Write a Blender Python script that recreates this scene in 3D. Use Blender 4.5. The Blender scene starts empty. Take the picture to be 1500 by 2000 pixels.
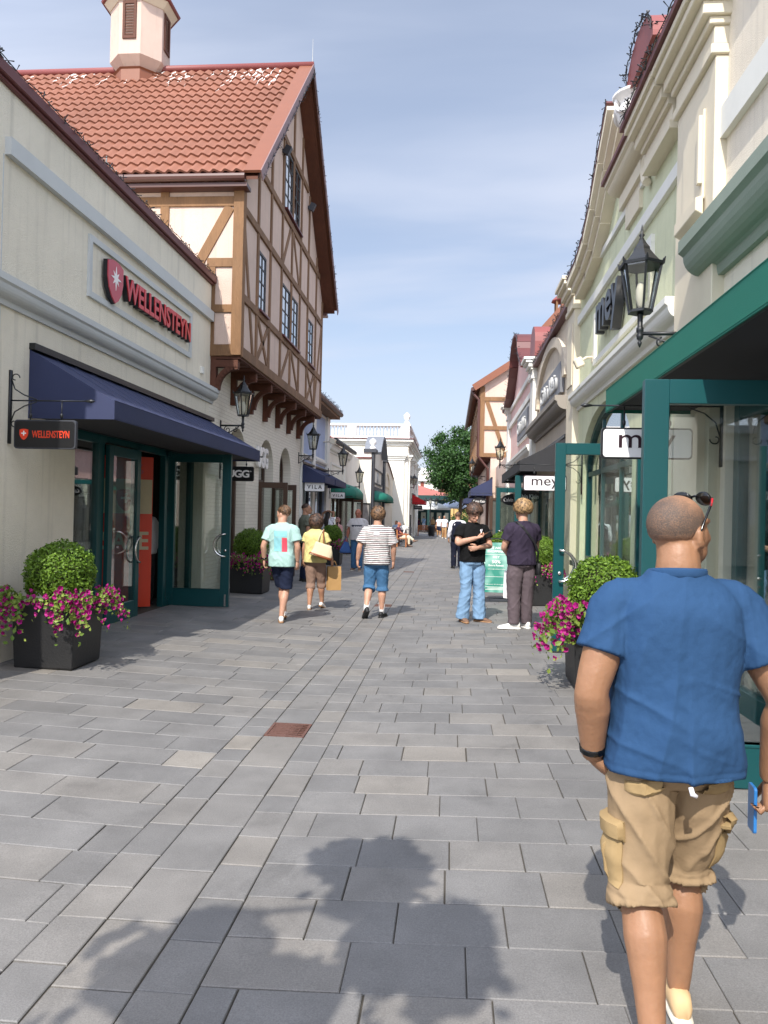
import bpy, bmesh, math, random
from mathutils import Vector, Matrix, Euler, noise, geometry
random.seed(7)
scn = bpy.context.scene
COL = scn.collection
R = math.radians
PI = math.pi
H_CAM = 1.7
XD = -1.22                       # drainage channel of the street


def gz(x):
    return 0.03 * max(0.0, abs(x - XD) - 0.4)


def C(h, k=1.0):
    h = h.lstrip('#')
    o = []
    for i in (0, 2, 4):
        v = int(h[i:i + 2], 16) / 255.0
        o.append((v / 12.92 if v <= 0.04045 else ((v + 0.055) / 1.055) ** 2.4) * k)
    return (o[0], o[1], o[2], 1.0)


# ------------------------------------------------------------------ materials
def newmat(name):
    m = bpy.data.materials.new(name)
    m.use_nodes = True
    nt = m.node_tree
    b = nt.nodes['Principled BSDF']
    return m, nt, b


def mat(name, col, rough=0.6, metal=0.0, var=0.12, vscale=6.0, bump=0.0, bscale=60.0, spec=0.5, stretch=None, coat=0.0,
        var2=0.0, vscale2=0.7):
    m, nt, b = newmat(name)
    L = nt.links
    b.inputs['Roughness'].default_value = rough
    b.inputs['Metallic'].default_value = metal
    b.inputs['Specular IOR Level'].default_value = spec
    b.inputs['Coat Weight'].default_value = coat
    tc = nt.nodes.new('ShaderNodeTexCoord')
    src = tc.outputs['Object']
    if stretch:
        mp = nt.nodes.new('ShaderNodeMapping')
        mp.inputs['Scale'].default_value = stretch
        L.new(src, mp.inputs['Vector'])
        src = mp.outputs['Vector']
    n = nt.nodes.new('ShaderNodeTexNoise')
    n.inputs['Scale'].default_value = vscale
    n.inputs['Detail'].default_value = 5
    L.new(src, n.inputs['Vector'])
    mx = nt.nodes.new('ShaderNodeMix')
    mx.data_type = 'RGBA'
    mx.inputs[6].default_value = tuple(c * (1 - var) for c in col[:3]) + (1,)
    mx.inputs[7].default_value = tuple(min(1, c * (1 + var)) for c in col[:3]) + (1,)
    L.new(n.outputs['Fac'], mx.inputs[0])
    out = mx.outputs[2]
    if var2:
        n3 = nt.nodes.new('ShaderNodeTexNoise')
        n3.inputs['Scale'].default_value = vscale2
        n3.inputs['Detail'].default_value = 3
        L.new(src, n3.inputs['Vector'])
        m3 = nt.nodes.new('ShaderNodeMix')
        m3.data_type = 'RGBA'
        m3.blend_type = 'MULTIPLY'
        mr = nt.nodes.new('ShaderNodeMapRange')
        mr.inputs[1].default_value = 0.3
        mr.inputs[2].default_value = 0.7
        mr.inputs[3].default_value = 1 - var2
        mr.inputs[4].default_value = 1.0
        L.new(n3.outputs['Fac'], mr.inputs[0])
        m3.inputs[0].default_value = 1
        L.new(out, m3.inputs[6])
        L.new(mr.outputs[0], m3.inputs[7])
        out = m3.outputs[2]
    L.new(out, b.inputs['Base Color'])
    if bump:
        n2 = nt.nodes.new('ShaderNodeTexNoise')
        n2.inputs['Scale'].default_value = bscale
        n2.inputs['Detail'].default_value = 4
        L.new(src, n2.inputs['Vector'])
        bp = nt.nodes.new('ShaderNodeBump')
        bp.inputs['Strength'].default_value = bump
        bp.inputs['Distance'].default_value = 0.02
        L.new(n2.outputs['Fac'], bp.inputs['Height'])
        L.new(bp.outputs['Normal'], b.inputs['Normal'])
    return m


def stucco(name, hexcol, k=1.0):
    m = mat(name, C(hexcol, k), 0.9, var=0.05, vscale=9, bump=0.55, bscale=95, spec=0.2, var2=0.12, vscale2=0.9)
    # faint vertical rain streaks below the copings
    nt = m.node_tree
    b = nt.nodes['Principled BSDF']
    src = b.inputs['Base Color'].links[0].from_socket
    tc = nt.nodes.new('ShaderNodeTexCoord')
    mp = nt.nodes.new('ShaderNodeMapping')
    mp.inputs['Scale'].default_value = (5, 5, 0.25)
    n = nt.nodes.new('ShaderNodeTexNoise')
    n.inputs['Scale'].default_value = 1.6
    n.inputs['Detail'].default_value = 4
    mr = nt.nodes.new('ShaderNodeMapRange')
    mr.inputs[1].default_value = 0.55
    mr.inputs[2].default_value = 0.8
    mr.inputs[3].default_value = 1.0
    mr.inputs[4].default_value = 0.80
    mx = nt.nodes.new('ShaderNodeMix')
    mx.data_type = 'RGBA'
    mx.blend_type = 'MULTIPLY'
    mx.inputs[0].default_value = 1
    L = nt.links
    L.new(tc.outputs['Object'], mp.inputs['Vector'])
    L.new(mp.outputs['Vector'], n.inputs['Vector'])
    L.new(n.outputs['Fac'], mr.inputs[0])
    L.new(src, mx.inputs[6])
    L.new(mr.outputs[0], mx.inputs[7])
    L.new(mx.outputs[2], b.inputs['Base Color'])
    return m


def brickmat(name, hexcol, mortar, scale=1.0, bw=0.25, rh=0.075, axis='yz'):
    m, nt, b = newmat(name)
    L = nt.links
    tc = nt.nodes.new('ShaderNodeTexCoord')
    sp = nt.nodes.new('ShaderNodeSeparateXYZ')
    cb = nt.nodes.new('ShaderNodeCombineXYZ')
    L.new(tc.outputs['Object'], sp.inputs[0])
    L.new(sp.outputs['Y' if axis == 'yz' else 'X'], cb.inputs[0])
    L.new(sp.outputs['Z'], cb.inputs[1])
    br = nt.nodes.new('ShaderNodeTexBrick')
    br.inputs['Color1'].default_value = C(hexcol)
    br.inputs['Color2'].default_value = C(hexcol, 0.93)
    br.inputs['Mortar'].default_value = C(mortar)
    br.inputs['Scale'].default_value = scale
    br.inputs['Brick Width'].default_value = bw
    br.inputs['Row Height'].default_value = rh
    br.inputs['Mortar Size'].default_value = 0.006
    L.new(cb.outputs[0], br.inputs['Vector'])
    L.new(br.outputs['Color'], b.inputs['Base Color'])
    bp = nt.nodes.new('ShaderNodeBump')
    bp.inputs['Strength'].default_value = 0.6
    bp.inputs['Distance'].default_value = 0.012
    bp.invert = True
    L.new(br.outputs['Fac'], bp.inputs['Height'])
    L.new(bp.outputs['Normal'], b.inputs['Normal'])
    b.inputs['Roughness'].default_value = 0.75
    return m


def glassmat(name, tint=(0.9, 0.95, 0.93, 1), base=0.16):
    m, nt, b = newmat(name)
    L = nt.links
    nt.nodes.remove(b)
    out = nt.nodes['Material Output']
    tr = nt.nodes.new('ShaderNodeBsdfTransparent')
    tr.inputs[0].default_value = tint
    gl = nt.nodes.new('ShaderNodeBsdfGlossy')
    gl.inputs['Roughness'].default_value = 0.01
    fr = nt.nodes.new('ShaderNodeLayerWeight')
    fr.inputs['Blend'].default_value = 0.5
    mr = nt.nodes.new('ShaderNodeMapRange')
    mr.inputs[3].default_value = base
    mr.inputs[4].default_value = 0.95
    pw = nt.nodes.new('ShaderNodeMath')
    pw.operation = 'POWER'
    pw.inputs[1].default_value = 2.0
    mx = nt.nodes.new('ShaderNodeMixShader')
    L.new(fr.outputs['Facing'], pw.inputs[0])
    L.new(pw.outputs[0], mr.inputs[0])
    L.new(mr.outputs[0], mx.inputs[0])
    L.new(tr.outputs[0], mx.inputs[1])
    L.new(gl.outputs[0], mx.inputs[2])
    L.new(mx.outputs[0], out.inputs[0])
    return m


def leafmat(name, c1, c2, rough=0.5):
    m, nt, b = newmat(name)
    L = nt.links
    oi = nt.nodes.new('ShaderNodeAttribute')
    oi.attribute_name = 'tone'
    mx = nt.nodes.new('ShaderNodeMix')
    mx.data_type = 'RGBA'
    mx.inputs[6].default_value = c1
    mx.inputs[7].default_value = c2
    L.new(oi.outputs['Fac'], mx.inputs[0])
    L.new(mx.outputs[2], b.inputs['Base Color'])
    b.inputs['Roughness'].default_value = rough
    b.inputs['Specular IOR Level'].default_value = 0.35
    tl = nt.nodes.new('ShaderNodeBsdfTranslucent')
    L.new(mx.outputs[2], tl.inputs[0])
    ms = nt.nodes.new('ShaderNodeMixShader')
    ms.inputs[0].default_value = 0.3
    L.new(b.outputs[0], ms.inputs[1])
    L.new(tl.outputs[0], ms.inputs[2])
    L.new(ms.outputs[0], nt.nodes['Material Output'].inputs[0])
    return m


M = {}
M['cream'] = stucco('cream_stucco', '#e8dfcb', 0.97)
M['cream2'] = stucco('warm_cream_stucco', '#e8ddca', 0.98)
M['beige'] = stucco('beige_stucco', '#dfd2be', 0.95)
M['green'] = stucco('pale_green_stucco', '#d8dab8', 0.97)
M['pink'] = stucco('pink_stucco', '#e6c2b8', 0.95)
M['peach'] = stucco('peach_stucco', '#dfc5b4', 0.84)
M['blue'] = stucco('blue_grey_stucco', '#b3bfd8', 0.9)
M['white'] = stucco('white_stucco', '#efe9da', 0.93)
M['grey_trim'] = mat('grey_moulding_paint', C('#c9cbc8', 0.9), 0.75, var=0.05, bump=0.1, bscale=90, var2=0.08)
M['white_trim'] = mat('white_moulding_paint', C('#e8e6dc', 0.92), 0.7, var=0.05, bump=0.08, bscale=90, var2=0.08)
M['cream_trim'] = mat('cream_moulding_paint', C('#e2d6bd', 0.92), 0.75, var=0.05, bump=0.1, bscale=90, var2=0.1)
M['stone_green'] = mat('grey_green_cornice_paint', C('#9aa696', 0.8), 0.7, var=0.06, bump=0.15, bscale=60, var2=0.15)
M['stone_grey'] = mat('grey_cornice_paint', C('#a59c90', 0.8), 0.7, var=0.06, bump=0.15, bscale=60, var2=0.12)
M['brickwhite'] = brickmat('white_painted_brick', '#e4dccb', '#cfc5b4')
M['coping'] = mat('dark_red_coping_metal', C('#5e2f2c'), 0.5, var=0.15, vscale=4)
M['redmetal'] = mat('red_roof_metal', C('#8c4640', 0.8), 0.5, var=0.1, vscale=4)
M['tile'] = mat('terracotta_tile', C('#8f5b45', 0.88), 0.75, var=0.16, vscale=5, var2=0.25, vscale2=0.5, bump=0.2, bscale=40)
M['barge'] = mat('orange_barge_metal', C('#8f5436', 0.7), 0.5, var=0.08, vscale=3)
M['barge_grey'] = mat('faded_barge_metal', C('#8d6f6c', 0.8), 0.5, var=0.1, vscale=3)
M['gutter'] = mat('brown_gutter_metal', C('#4a2a22'), 0.4, var=0.1, vscale=3)
M['timber'] = mat('brown_timber', C('#8c694b', 0.82), 0.8, var=0.25, vscale=7, bump=0.5, bscale=18, stretch=(3, 3, 0.6), var2=0.3, vscale2=1.2)
M['timberlight'] = mat('weathered_timber', C('#9c734c', 0.66), 0.8, var=0.25, vscale=7, bump=0.5, bscale=18, stretch=(3, 3, 0.6), var2=0.25, vscale2=1.0)
M['timberdark'] = mat('dark_red_timber', C('#6b3a22', 0.7), 0.75, var=0.25, vscale=7, bump=0.4, bscale=18, var2=0.25)
M['teal'] = mat('dark_teal_paint', C('#0c4749', 0.92), 0.35, var=0.06, vscale=3, spec=0.5, bump=0.03, bscale=20)
M['brownframe'] = mat('brown_door_paint', C('#4a3527', 0.9), 0.4, var=0.1, vscale=3)
M['blackm'] = mat('black_cast_iron', C('#17191b'), 0.42, var=0.2, vscale=20, metal=0.0, bump=0.1, bscale=60)
M['darkgrey'] = mat('anthracite_trim', C('#34363c'), 0.5, var=0.1)
M['navy'] = mat('navy_awning_cloth', C('#2f375a', 0.85), 0.75, var=0.1, vscale=4, bump=0.2, bscale=200, var2=0.15)
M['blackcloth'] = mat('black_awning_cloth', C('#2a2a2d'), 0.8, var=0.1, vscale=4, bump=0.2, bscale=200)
M['greencloth'] = mat('green_awning_cloth', C('#10705c', 0.9), 0.7, var=0.06, vscale=4, bump=0.2, bscale=200, var2=0.1)
M['redcloth'] = mat('red_awning_cloth', C('#c3121a', 0.9), 0.7, var=0.06, vscale=4)
M['maroon'] = mat('maroon_awning_cloth', C('#8a1f2c', 0.9), 0.7, var=0.08, vscale=4)
M['signwhite'] = mat('white_sign_enamel', C('#f1efec', 0.92), 0.35, var=0.02)
M['signblack'] = mat('black_sign_enamel', C('#101012'), 0.35, var=0.1)
M['signgrey'] = mat('grey_sign_board', C('#7b7c80', 0.85), 0.5, var=0.05)
M['signred'] = mat('red_letter_acrylic', C('#c8242c', 0.9), 0.3, var=0.05)
M['shieldpink'] = mat('rose_red_acrylic', C('#bf4350', 0.9), 0.35, var=0.05)
M['orange'] = mat('orange_red_vinyl', C('#e2401e', 0.9), 0.4, var=0.04)
M['ltblack'] = mat('black_letter_metal', C('#15161a'), 0.35, var=0.05)
M['ltwhite'] = mat('white_letter_metal', C('#ece9e4', 0.92), 0.4, var=0.03)
M['ltgrey'] = mat('grey_letter_metal', C('#b6b6b4', 0.9), 0.4, var=0.03)
M['ltplum'] = mat('plum_letter_vinyl', C('#2a0f1c'), 0.4, var=0.03)
M['chrome'] = mat('brushed_steel', (0.72, 0.70, 0.66, 1), 0.22, metal=1.0, var=0.05)
M['steel'] = mat('grey_powder_metal', C('#8c8c88', 0.8), 0.45, metal=0.5, var=0.08)
M['plantermat'] = mat('black_planter_resin', C('#1f1f20'), 0.5, var=0.15, vscale=8, bump=0.15, bscale=50, var2=0.2)
M['soil'] = mat('dark_soil', C('#2c2118'), 0.95, var=0.4, vscale=40, bump=0.8, bscale=50)
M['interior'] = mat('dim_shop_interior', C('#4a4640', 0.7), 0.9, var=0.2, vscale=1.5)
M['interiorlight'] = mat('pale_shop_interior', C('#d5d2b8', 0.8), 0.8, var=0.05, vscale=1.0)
M['glass'] = glassmat('shop_glass')
M['winglass'] = glassmat('window_glass', (0.55, 0.6, 0.62, 1), 0.72)
M['lampglass'] = glassmat('lantern_glass', (0.86, 0.86, 0.80, 1), 0.12)
M['curtain'] = mat('pale_window_blind', C('#c9cfd2', 0.85), 0.8, var=0.1, vscale=3)
M['bulb'] = mat('frosted_bulb', C('#eeeae0', 0.9), 0.4, var=0.02)
M['sash'] = mat('dark_window_sash', C('#32302f'), 0.5, var=0.1)
M['sill'] = mat('dark_red_sill_metal', C('#551d20'), 0.4, var=0.1)
M['box1'] = leafmat('boxwood_leaf', C('#3b5c16', 0.8), C('#86a83a', 0.9))
M['twig'] = mat('dark_twig', C('#2e2a18'), 0.9, var=0.3)
M['petleaf'] = leafmat('petunia_leaf', C('#4f7a2a', 0.8), C('#a3b455', 0.9))
M['petal'] = leafmat('magenta_petal', C('#a01070', 0.9), C('#c42a90', 0.9), 0.6)
M['petalc'] = mat('dark_petal_throat', C('#5c0a45'), 0.7, var=0.1)
M['tree'] = leafmat('tree_leaf', C('#1f3a1a', 0.8), C('#496f2e', 0.85))
M['bark'] = mat('tree_bark', C('#4a3d2f', 0.8), 0.95, var=0.35, vscale=9, bump=0.9, bscale=14)
M['benchwood'] = mat('orange_bench_wood', C('#a8683a', 0.85), 0.6, var=0.2, vscale=8, stretch=(1, 6, 6))
M['stonew'] = mat('white_balustrade_stone', C('#eeeae4', 0.93), 0.75, var=0.05, bump=0.1, bscale=60, var2=0.06)
M['slate'] = mat('grey_slate_lead', C('#7d8086', 0.8), 0.55, var=0.2, vscale=12, bump=0.3, bscale=30)
M['parasol'] = mat('off_white_parasol_cloth', C('#d9d8d4', 0.9), 0.8, var=0.05)
M['darkgreen'] = mat('dark_green_fascia_paint', C('#123a38'), 0.5, var=0.1)
M['rustbrick'] = mat('red_brick_panel', C('#8a4636', 0.85), 0.85, var=0.25, vscale=20)
M['pinkroof'] = mat('faded_red_tile', C('#b06a5e', 0.85), 0.8, var=0.2, vscale=14, var2=0.15)
M['kraft'] = mat('kraft_paper', C('#b58d58', 0.85), 0.8, var=0.08, vscale=8, bump=0.2, bscale=12)
M['paperwhite'] = mat('white_paper', C('#f0ecec', 0.92), 0.7, var=0.04, vscale=8, bump=0.2, bscale=12)
M['canvas'] = mat('ivory_canvas', C('#d6c8a6', 0.85), 0.8, var=0.06, vscale=10, bump=0.3, bscale=120)
M['leather'] = mat('tan_leather', C('#8a4a24', 0.85), 0.5, var=0.15, vscale=12)
M['phone'] = mat('black_phone_glass', C('#08090b'), 0.15, var=0.0)
M['bluecase'] = mat('blue_phone_case', C('#2a6fb0'), 0.3, var=0.05)


# ------------------------------------------------------------------ mesh builder
class MB:
    def __init__(s):
        s.v, s.f, s.t = [], [], []

    def add(s, vs, fs, tone=None):
        o = len(s.v)
        s.v += [tuple(p) for p in vs]
        for f in fs:
            s.f.append(tuple(i + o for i in f))
            s.t.append(tone if tone is not None else 0.5)
        return s

    def box(s, x0, x1, y0, y1, z0, z1):
        vs = [(x, y, z) for z in (z0, z1) for y in (y0, y1) for x in (x0, x1)]
        return s.add(vs, [(0, 2, 3, 1), (4, 5, 7, 6), (0, 1, 5, 4), (2, 6, 7, 3), (0, 4, 6, 2), (1, 3, 7, 5)])

    def obox(s, c, size, mtx=None):
        vs = []
        for z in (-.5, .5):
            for y in (-.5, .5):
                for x in (-.5, .5):
                    p = Vector((x * size[0], y * size[1], z * size[2]))
                    if mtx is not None:
                        p = mtx @ p
                    vs.append(p + Vector(c))
        return s.add(vs, [(0, 2, 3, 1), (4, 5, 7, 6), (0, 1, 5, 4), (2, 6, 7, 3), (0, 4, 6, 2), (1, 3, 7, 5)])

    def beam(s, a, b, w, d, up=(0, 0, 1)):
        """box from a to b, w across (perp to up and axis), d along up."""
        a, b = Vector(a), Vector(b)
        ax = (b - a)
        ln = ax.length
        ax.normalize()
        up = Vector(up)
        sd = ax.cross(up)
        if sd.length < 1e-5:
            sd = ax.cross(Vector((1, 0, 0)))
        sd.normalize()
        up = sd.cross(ax).normalized()
        vs = []
        for p in (a, b):
            for u in (-.5, .5):
                for v in (-.5, .5):
                    vs.append(p + sd * (u * w) + up * (v * d))
        return s.add(vs, [(0, 1, 3, 2), (4, 6, 7, 5), (0, 2, 6, 4), (1, 5, 7, 3), (0, 4, 5, 1), (2, 3, 7, 6)])

    def loft(s, rings, cap=True, closed=False):
        n = len(rings[0])
        vs = [p for r in rings for p in r]
        fs = []
        m = len(rings)
        for i in range(m - (0 if closed else 1)):
            a, b = i * n, ((i + 1) % m) * n
            for j in range(n):
                k = (j + 1) % n
                fs.append((a + j, a + k, b + k, b + j))
        if cap and not closed:
            fs.append(tuple(range(n - 1, -1, -1)))
            fs.append(tuple((m - 1) * n + i for i in range(n)))
        return s.add(vs, fs)

    def tube(s, pts, r, n=8, ref=(0, 0, 1), flat=1.0):
        pts = [Vector(p) for p in pts]
        rr = r if isinstance(r, (list, tuple)) else [r] * len(pts)
        rings = []
        ref = Vector(ref)
        prev = None
        for i, p in enumerate(pts):
            t = (pts[min(i + 1, len(pts) - 1)] - pts[max(i - 1, 0)])
            if t.length < 1e-9:
                t = Vector((0, 0, 1))
            t.normalize()
            if prev is None:
                a = t.cross(ref)
                if a.length < 1e-3:
                    a = t.cross(Vector((1, 0, 0)))
                if a.length < 1e-3:
                    a = t.cross(Vector((0, 1, 0)))
            else:
                a = prev - t * prev.dot(t)
            a.normalize()
            prev = a
            b = t.cross(a)
            q = rr[i]
            ra, rb = (q if isinstance(q, (list, tuple)) else (q, q * flat))
            rings.append([p + a * (ra * math.cos(2 * PI * k / n)) + b * (rb * math.sin(2 * PI * k / n)) for k in range(n)])
        return s.loft(rings)

    def lathe(s, prof, c=(0, 0, 0), n=16, ax='z', a0=0.0):
        rings = []
        for r, z in prof:
            ring = []
            for k in range(n):
                a = a0 + 2 * PI * k / n
                p = (r * math.cos(a), r * math.sin(a), z)
                if ax == 'x':
                    p = (z, p[0], p[1])
                elif ax == 'y':
                    p = (p[1], z, p[0])
                ring.append((c[0] + p[0], c[1] + p[1], c[2] + p[2]))
            rings.append(ring)
        return s.loft(rings)

    def ell(s, c, r, n=14, m=9, mtx=None):
        rings = []
        c = Vector(c)
        for i in range(m + 1):
            th = PI * (0.02 + 0.96 * i / m)
            ring = []
            for k in range(n):
                a = 2 * PI * k / n
                p = Vector((r[0] * math.sin(th) * math.cos(a), r[1] * math.sin(th) * math.sin(a), -r[2] * math.cos(th)))
                if mtx is not None:
                    p = mtx @ p
                ring.append(c + p)
            rings.append(ring)
        return s.loft(rings)

    def poly(s, outer, holes, mp, w0, w1):
        """flat polygon with holes in (u,v), thickened from w0 to w1; mp(u,v,w)->xyz."""
        loops = [outer] + list(holes)
        flat = [p for l in loops for p in l]
        tris = geometry.tessellate_polygon([[Vector((p[0], p[1], 0)) for p in l] for l in loops])
        n = len(flat)
        vs = [mp(p[0], p[1], w0) for p in flat] + [mp(p[0], p[1], w1) for p in flat]
        fs = []
        for t in tris:
            fs.append(tuple(t))
            fs.append(tuple(i + n for i in reversed(t)))
        o = 0
        for l in loops:
            for i in range(len(l)):
                j = (i + 1) % len(l)
                fs.append((o + i, o + j, o + j + n, o + i + n))
            o += len(l)
        return s.add(vs, fs)

    def extrude(s, prof, mp, u0, u1):
        """closed profile [(a,b)] swept from u0 to u1; mp(a,b,u)->xyz."""
        return s.poly(prof, [], mp, u0, u1)

    def mesh(s, name):
        me = bpy.data.meshes.new(name)
        me.from_pydata(s.v, [], s.f)
        return me

    def build(s, name, m, parent=None, smooth=False, tone=False, bevel=0.0, fix=True):
        me = s.mesh(name)
        if tone:
            at = me.attributes.new('tone', 'FLOAT', 'FACE')
            at.data.foreach_set('value', s.t)
        if fix and not tone:
            bm = bmesh.new()
            bm.from_mesh(me)
            bmesh.ops.recalc_face_normals(bm, faces=bm.faces)
            if bevel:
                es = [e for e in bm.edges if len(e.link_faces) == 2 and e.calc_face_angle(0) > 0.6]
                bmesh.ops.bevel(bm, geom=es, offset=bevel, segments=1, affect='EDGES', profile=0.5)
            bm.to_mesh(me)
            bm.free()
        return link(name, me, m, parent, smooth)


def root_of(o):
    while o.parent is not None:
        o = o.parent
    return o


LOCAL = set()


def link(name, me, m, parent=None, smooth=False):
    o = bpy.data.objects.new(name, me)
    if m is not None:
        me.materials.append(m)
    if smooth:
        me.polygons.foreach_set('use_smooth', [True] * len(me.polygons))
        if smooth == 'auto':
            try:
                me.set_sharp_from_angle(angle=R(38))
            except Exception:
                pass
    COL.objects.link(o)
    if parent is not None:
        o.parent = parent
        r = root_of(parent)
        if r.name not in LOCAL and r.location.length > 0:
            me.transform(Matrix.Translation(-r.location))
    return o


def thing(name, label, cat, loc=(0, 0, 0), rz=0.0, group=None, local=False):
    o = bpy.data.objects.new(name, None)
    COL.objects.link(o)
    o.empty_display_size = 0.1
    o.location = loc
    o.rotation_euler = (0, 0, rz)
    o['label'] = label
    o['category'] = cat
    if group:
        o['group'] = group
    if local:
        LOCAL.add(o.name)
    return o


def tag(o, label, cat, group=None):
    o['label'] = label
    o['category'] = cat
    if group:
        o['group'] = group
    return o


def struct(o, kind='structure'):
    o['kind'] = kind
    return o


def dup(root, loc, rz=None, label=None, group=None, scale=None):
    r = root.copy()
    COL.objects.link(r)
    r.location = loc
    if rz is not None:
        r.rotation_euler = (0, 0, rz)
    if scale:
        r.scale = (scale,) * 3
    if label:
        r['label'] = label
    if group:
        r['group'] = group
    for ch in list(root.children):
        c = ch.copy()
        COL.objects.link(c)
        c.parent = r
        for g in list(ch.children):
            d = g.copy()
            COL.objects.link(d)
            d.parent = c
    return r


# frames of reference for flat artwork: columns right, up, normal
def face(o, right, up):
    r, u = Vector(right), Vector(up)
    n = r.cross(u)
    mt = Matrix(((r.x, u.x, n.x, o[0]), (r.y, u.y, n.y, o[1]), (r.z, u.z, n.z, o[2]), (0, 0, 0, 1)))
    return mt


def left_face(y, z, x):      # on a wall that faces +x
    return face((x, y, z), (0, 1, 0), (0, 0, 1))


def right_face(y, z, x):     # on a wall that faces -x
    return face((x, y, z), (0, -1, 0), (0, 0, 1))


def cam_face(x, z, y):       # on a board that faces -y
    return face((x, y, z), (1, 0, 0), (0, 0, 1))


def text(s, w, h, mt, m, parent, depth=0.01, bold=0.0, shear=0.0, name='lettering', space=1.0):
    cu = bpy.data.curves.new(name, 'FONT')
    cu.body = s
    cu.size = 1
    cu.extrude = 0.001
    cu.offset = bold
    cu.shear = shear
    cu.space_character = space
    cu.resolution_u = 3
    ob = bpy.data.objects.new('tmp', cu)
    COL.objects.link(ob)
    dg = bpy.context.evaluated_depsgraph_get()
    me = bpy.data.meshes.new_from_object(ob.evaluated_get(dg))
    bpy.data.objects.remove(ob)
    bpy.data.curves.remove(cu)
    xs = [v.co.x for v in me.vertices]
    ys = [v.co.y for v in me.vertices]
    zs = [v.co.z for v in me.vertices]
    x0, x1, y0, y1, z0, z1 = min(xs), max(xs), min(ys), max(ys), min(zs), max(zs)
    k = Matrix.Diagonal((w / (x1 - x0), h / (y1 - y0), depth / max(1e-6, z1 - z0), 1))
    me.transform(mt @ k @ Matrix.Translation((-(x0 + x1) / 2, -(y0 + y1) / 2, -z0)))
    me.materials.clear()
    return link(name, me, m, parent)


def rrect(w, h, r, n=5):
    pts = []
    for cx, cy, a0 in ((w / 2 - r, h / 2 - r, 0), (-w / 2 + r, h / 2 - r, 90), (-w / 2 + r, -h / 2 + r, 180), (w / 2 - r, -h / 2 + r, 270)):
        for i in range(n + 1):
            a = R(a0 + 90 * i / n)
            pts.append((cx + r * math.cos(a), cy + r * math.sin(a)))
    return pts


def mtmap(mt):
    return lambda u, v, w: tuple(mt @ Vector((u, v, w)))


def arch(u0, u1, v0, vs, n=14, ry=None):
    """door-shaped outline: straight to vs then half ellipse."""
    c, r = (u0 + u1) / 2, (u1 - u0) / 2
    ry = ry or r
    return [(u0, v0)] + [(c - r * math.cos(PI * i / n), vs + ry * math.sin(PI * i / n)) for i in range(n + 1)] + [(u1, v0)]


class Fac:
    """street front on the plane x = p, facing out (+1 or -1)."""

    def __init__(s, p, out):
        s.p, s.o = p, out

    def mp(s, u, v, w):
        return (s.p + s.o * w, u, v)

    def band(s, mb, y0, y1, z0, z1, d0, d1):
        a, b = sorted((s.p + s.o * d0, s.p + s.o * d1))
        return mb.box(a, b, y0, y1, z0, z1)

    def mould(s, mb, prof, y0, y1):
        """prof: [(d,z)] closed outline."""
        return mb.poly(prof, [], lambda a, b, u: (s.p + s.o * a, u, b), y0, y1)

    def frame(s, mb, y0, y1, z0, z1, w, d0, d1):
        s.band(mb, y0, y1, z1 - w, z1, d0, d1)
        s.band(mb, y0, y1, z0, z0 + w, d0, d1)
        s.band(mb, y0, y0 + w, z0 + w, z1 - w, d0, d1)
        s.band(mb, y1 - w, y1, z0 + w, z1 - w, d0, d1)
        return mb


def cornice_prof(z0, z1, d):
    """classical moulding outline between z0 and z1, d deep."""
    h = z1 - z0
    p = [(-0.02, z0), (d * .18, z0), (d * .22, z0 + h * .12), (d * .22, z0 + h * .2)]
    for i in range(7):
        a = PI / 2 * i / 6
        p.append((d * (.3 + .55 * math.sin(a)), z0 + h * (.24 + .42 * (1 - math.cos(a)))))
    p += [(d * .92, z0 + h * .70), (d, z0 + h * .74), (d, z1), (-0.02, z1)]
    return p


def remesh(mb, voxel, smooth=3, disp=None):
    me = mb.mesh('tmp')
    bm = bmesh.new()
    bm.from_mesh(me)
    bmesh.ops.recalc_face_normals(bm, faces=bm.faces)
    bm.to_mesh(me)
    bm.free()
    ob = bpy.data.objects.new('tmp', me)
    COL.objects.link(ob)
    md = ob.modifiers.new('r', 'REMESH')
    md.mode = 'VOXEL'
    md.voxel_size = voxel
    if smooth:
        sm = ob.modifiers.new('s', 'SMOOTH')
        sm.factor = 0.5
        sm.iterations = smooth
    dg = bpy.context.evaluated_depsgraph_get()
    out = bpy.data.meshes.new_from_object(ob.evaluated_get(dg))
    bpy.data.objects.remove(ob)
    bpy.data.meshes.remove(me)
    if disp:
        n = len(out.vertices)
        nor = [v.normal.copy() for v in out.vertices]
        for i, v in enumerate(out.vertices):
            v.co = v.co + nor[i] * disp(v.co, nor[i])
    return out
# ------------------------------------------------------------------ people
def skin(name, hexcol, k=1.0):
    m = mat(name, C(hexcol, k), 0.5, var=0.12, vscale=26, bump=0.10, bscale=70, spec=0.4, var2=0.14, vscale2=9)
    b = m.node_tree.nodes['Principled BSDF']
    b.inputs['Subsurface Weight'].default_value = 0.12
    b.inputs['Subsurface Radius'].default_value = (0.02, 0.008, 0.004)
    b.inputs['Subsurface Scale'].default_value = 0.5
    return m


def cloth(name, hexcol, k=1.0, var=0.06, rough=0.85):
    return mat(name, C(hexcol, k), rough, var=var, vscale=5, bump=0.25, bscale=16, spec=0.15, var2=0.06, vscale2=3)


S1 = skin('tanned_skin', '#a57a5c', 0.80)
S2 = skin('fair_skin', '#cf9f86', 0.82)
S3 = skin('light_tan_skin', '#c08f72', 0.82)
S4 = skin('ruddy_skin', '#b8745c', 0.85)
EYE = mat('dark_eye', C('#1c1512'), 0.3, var=0.0)
LIP = mat('lip_skin', C('#a8605a', 0.8), 0.5, var=0.05)


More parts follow.
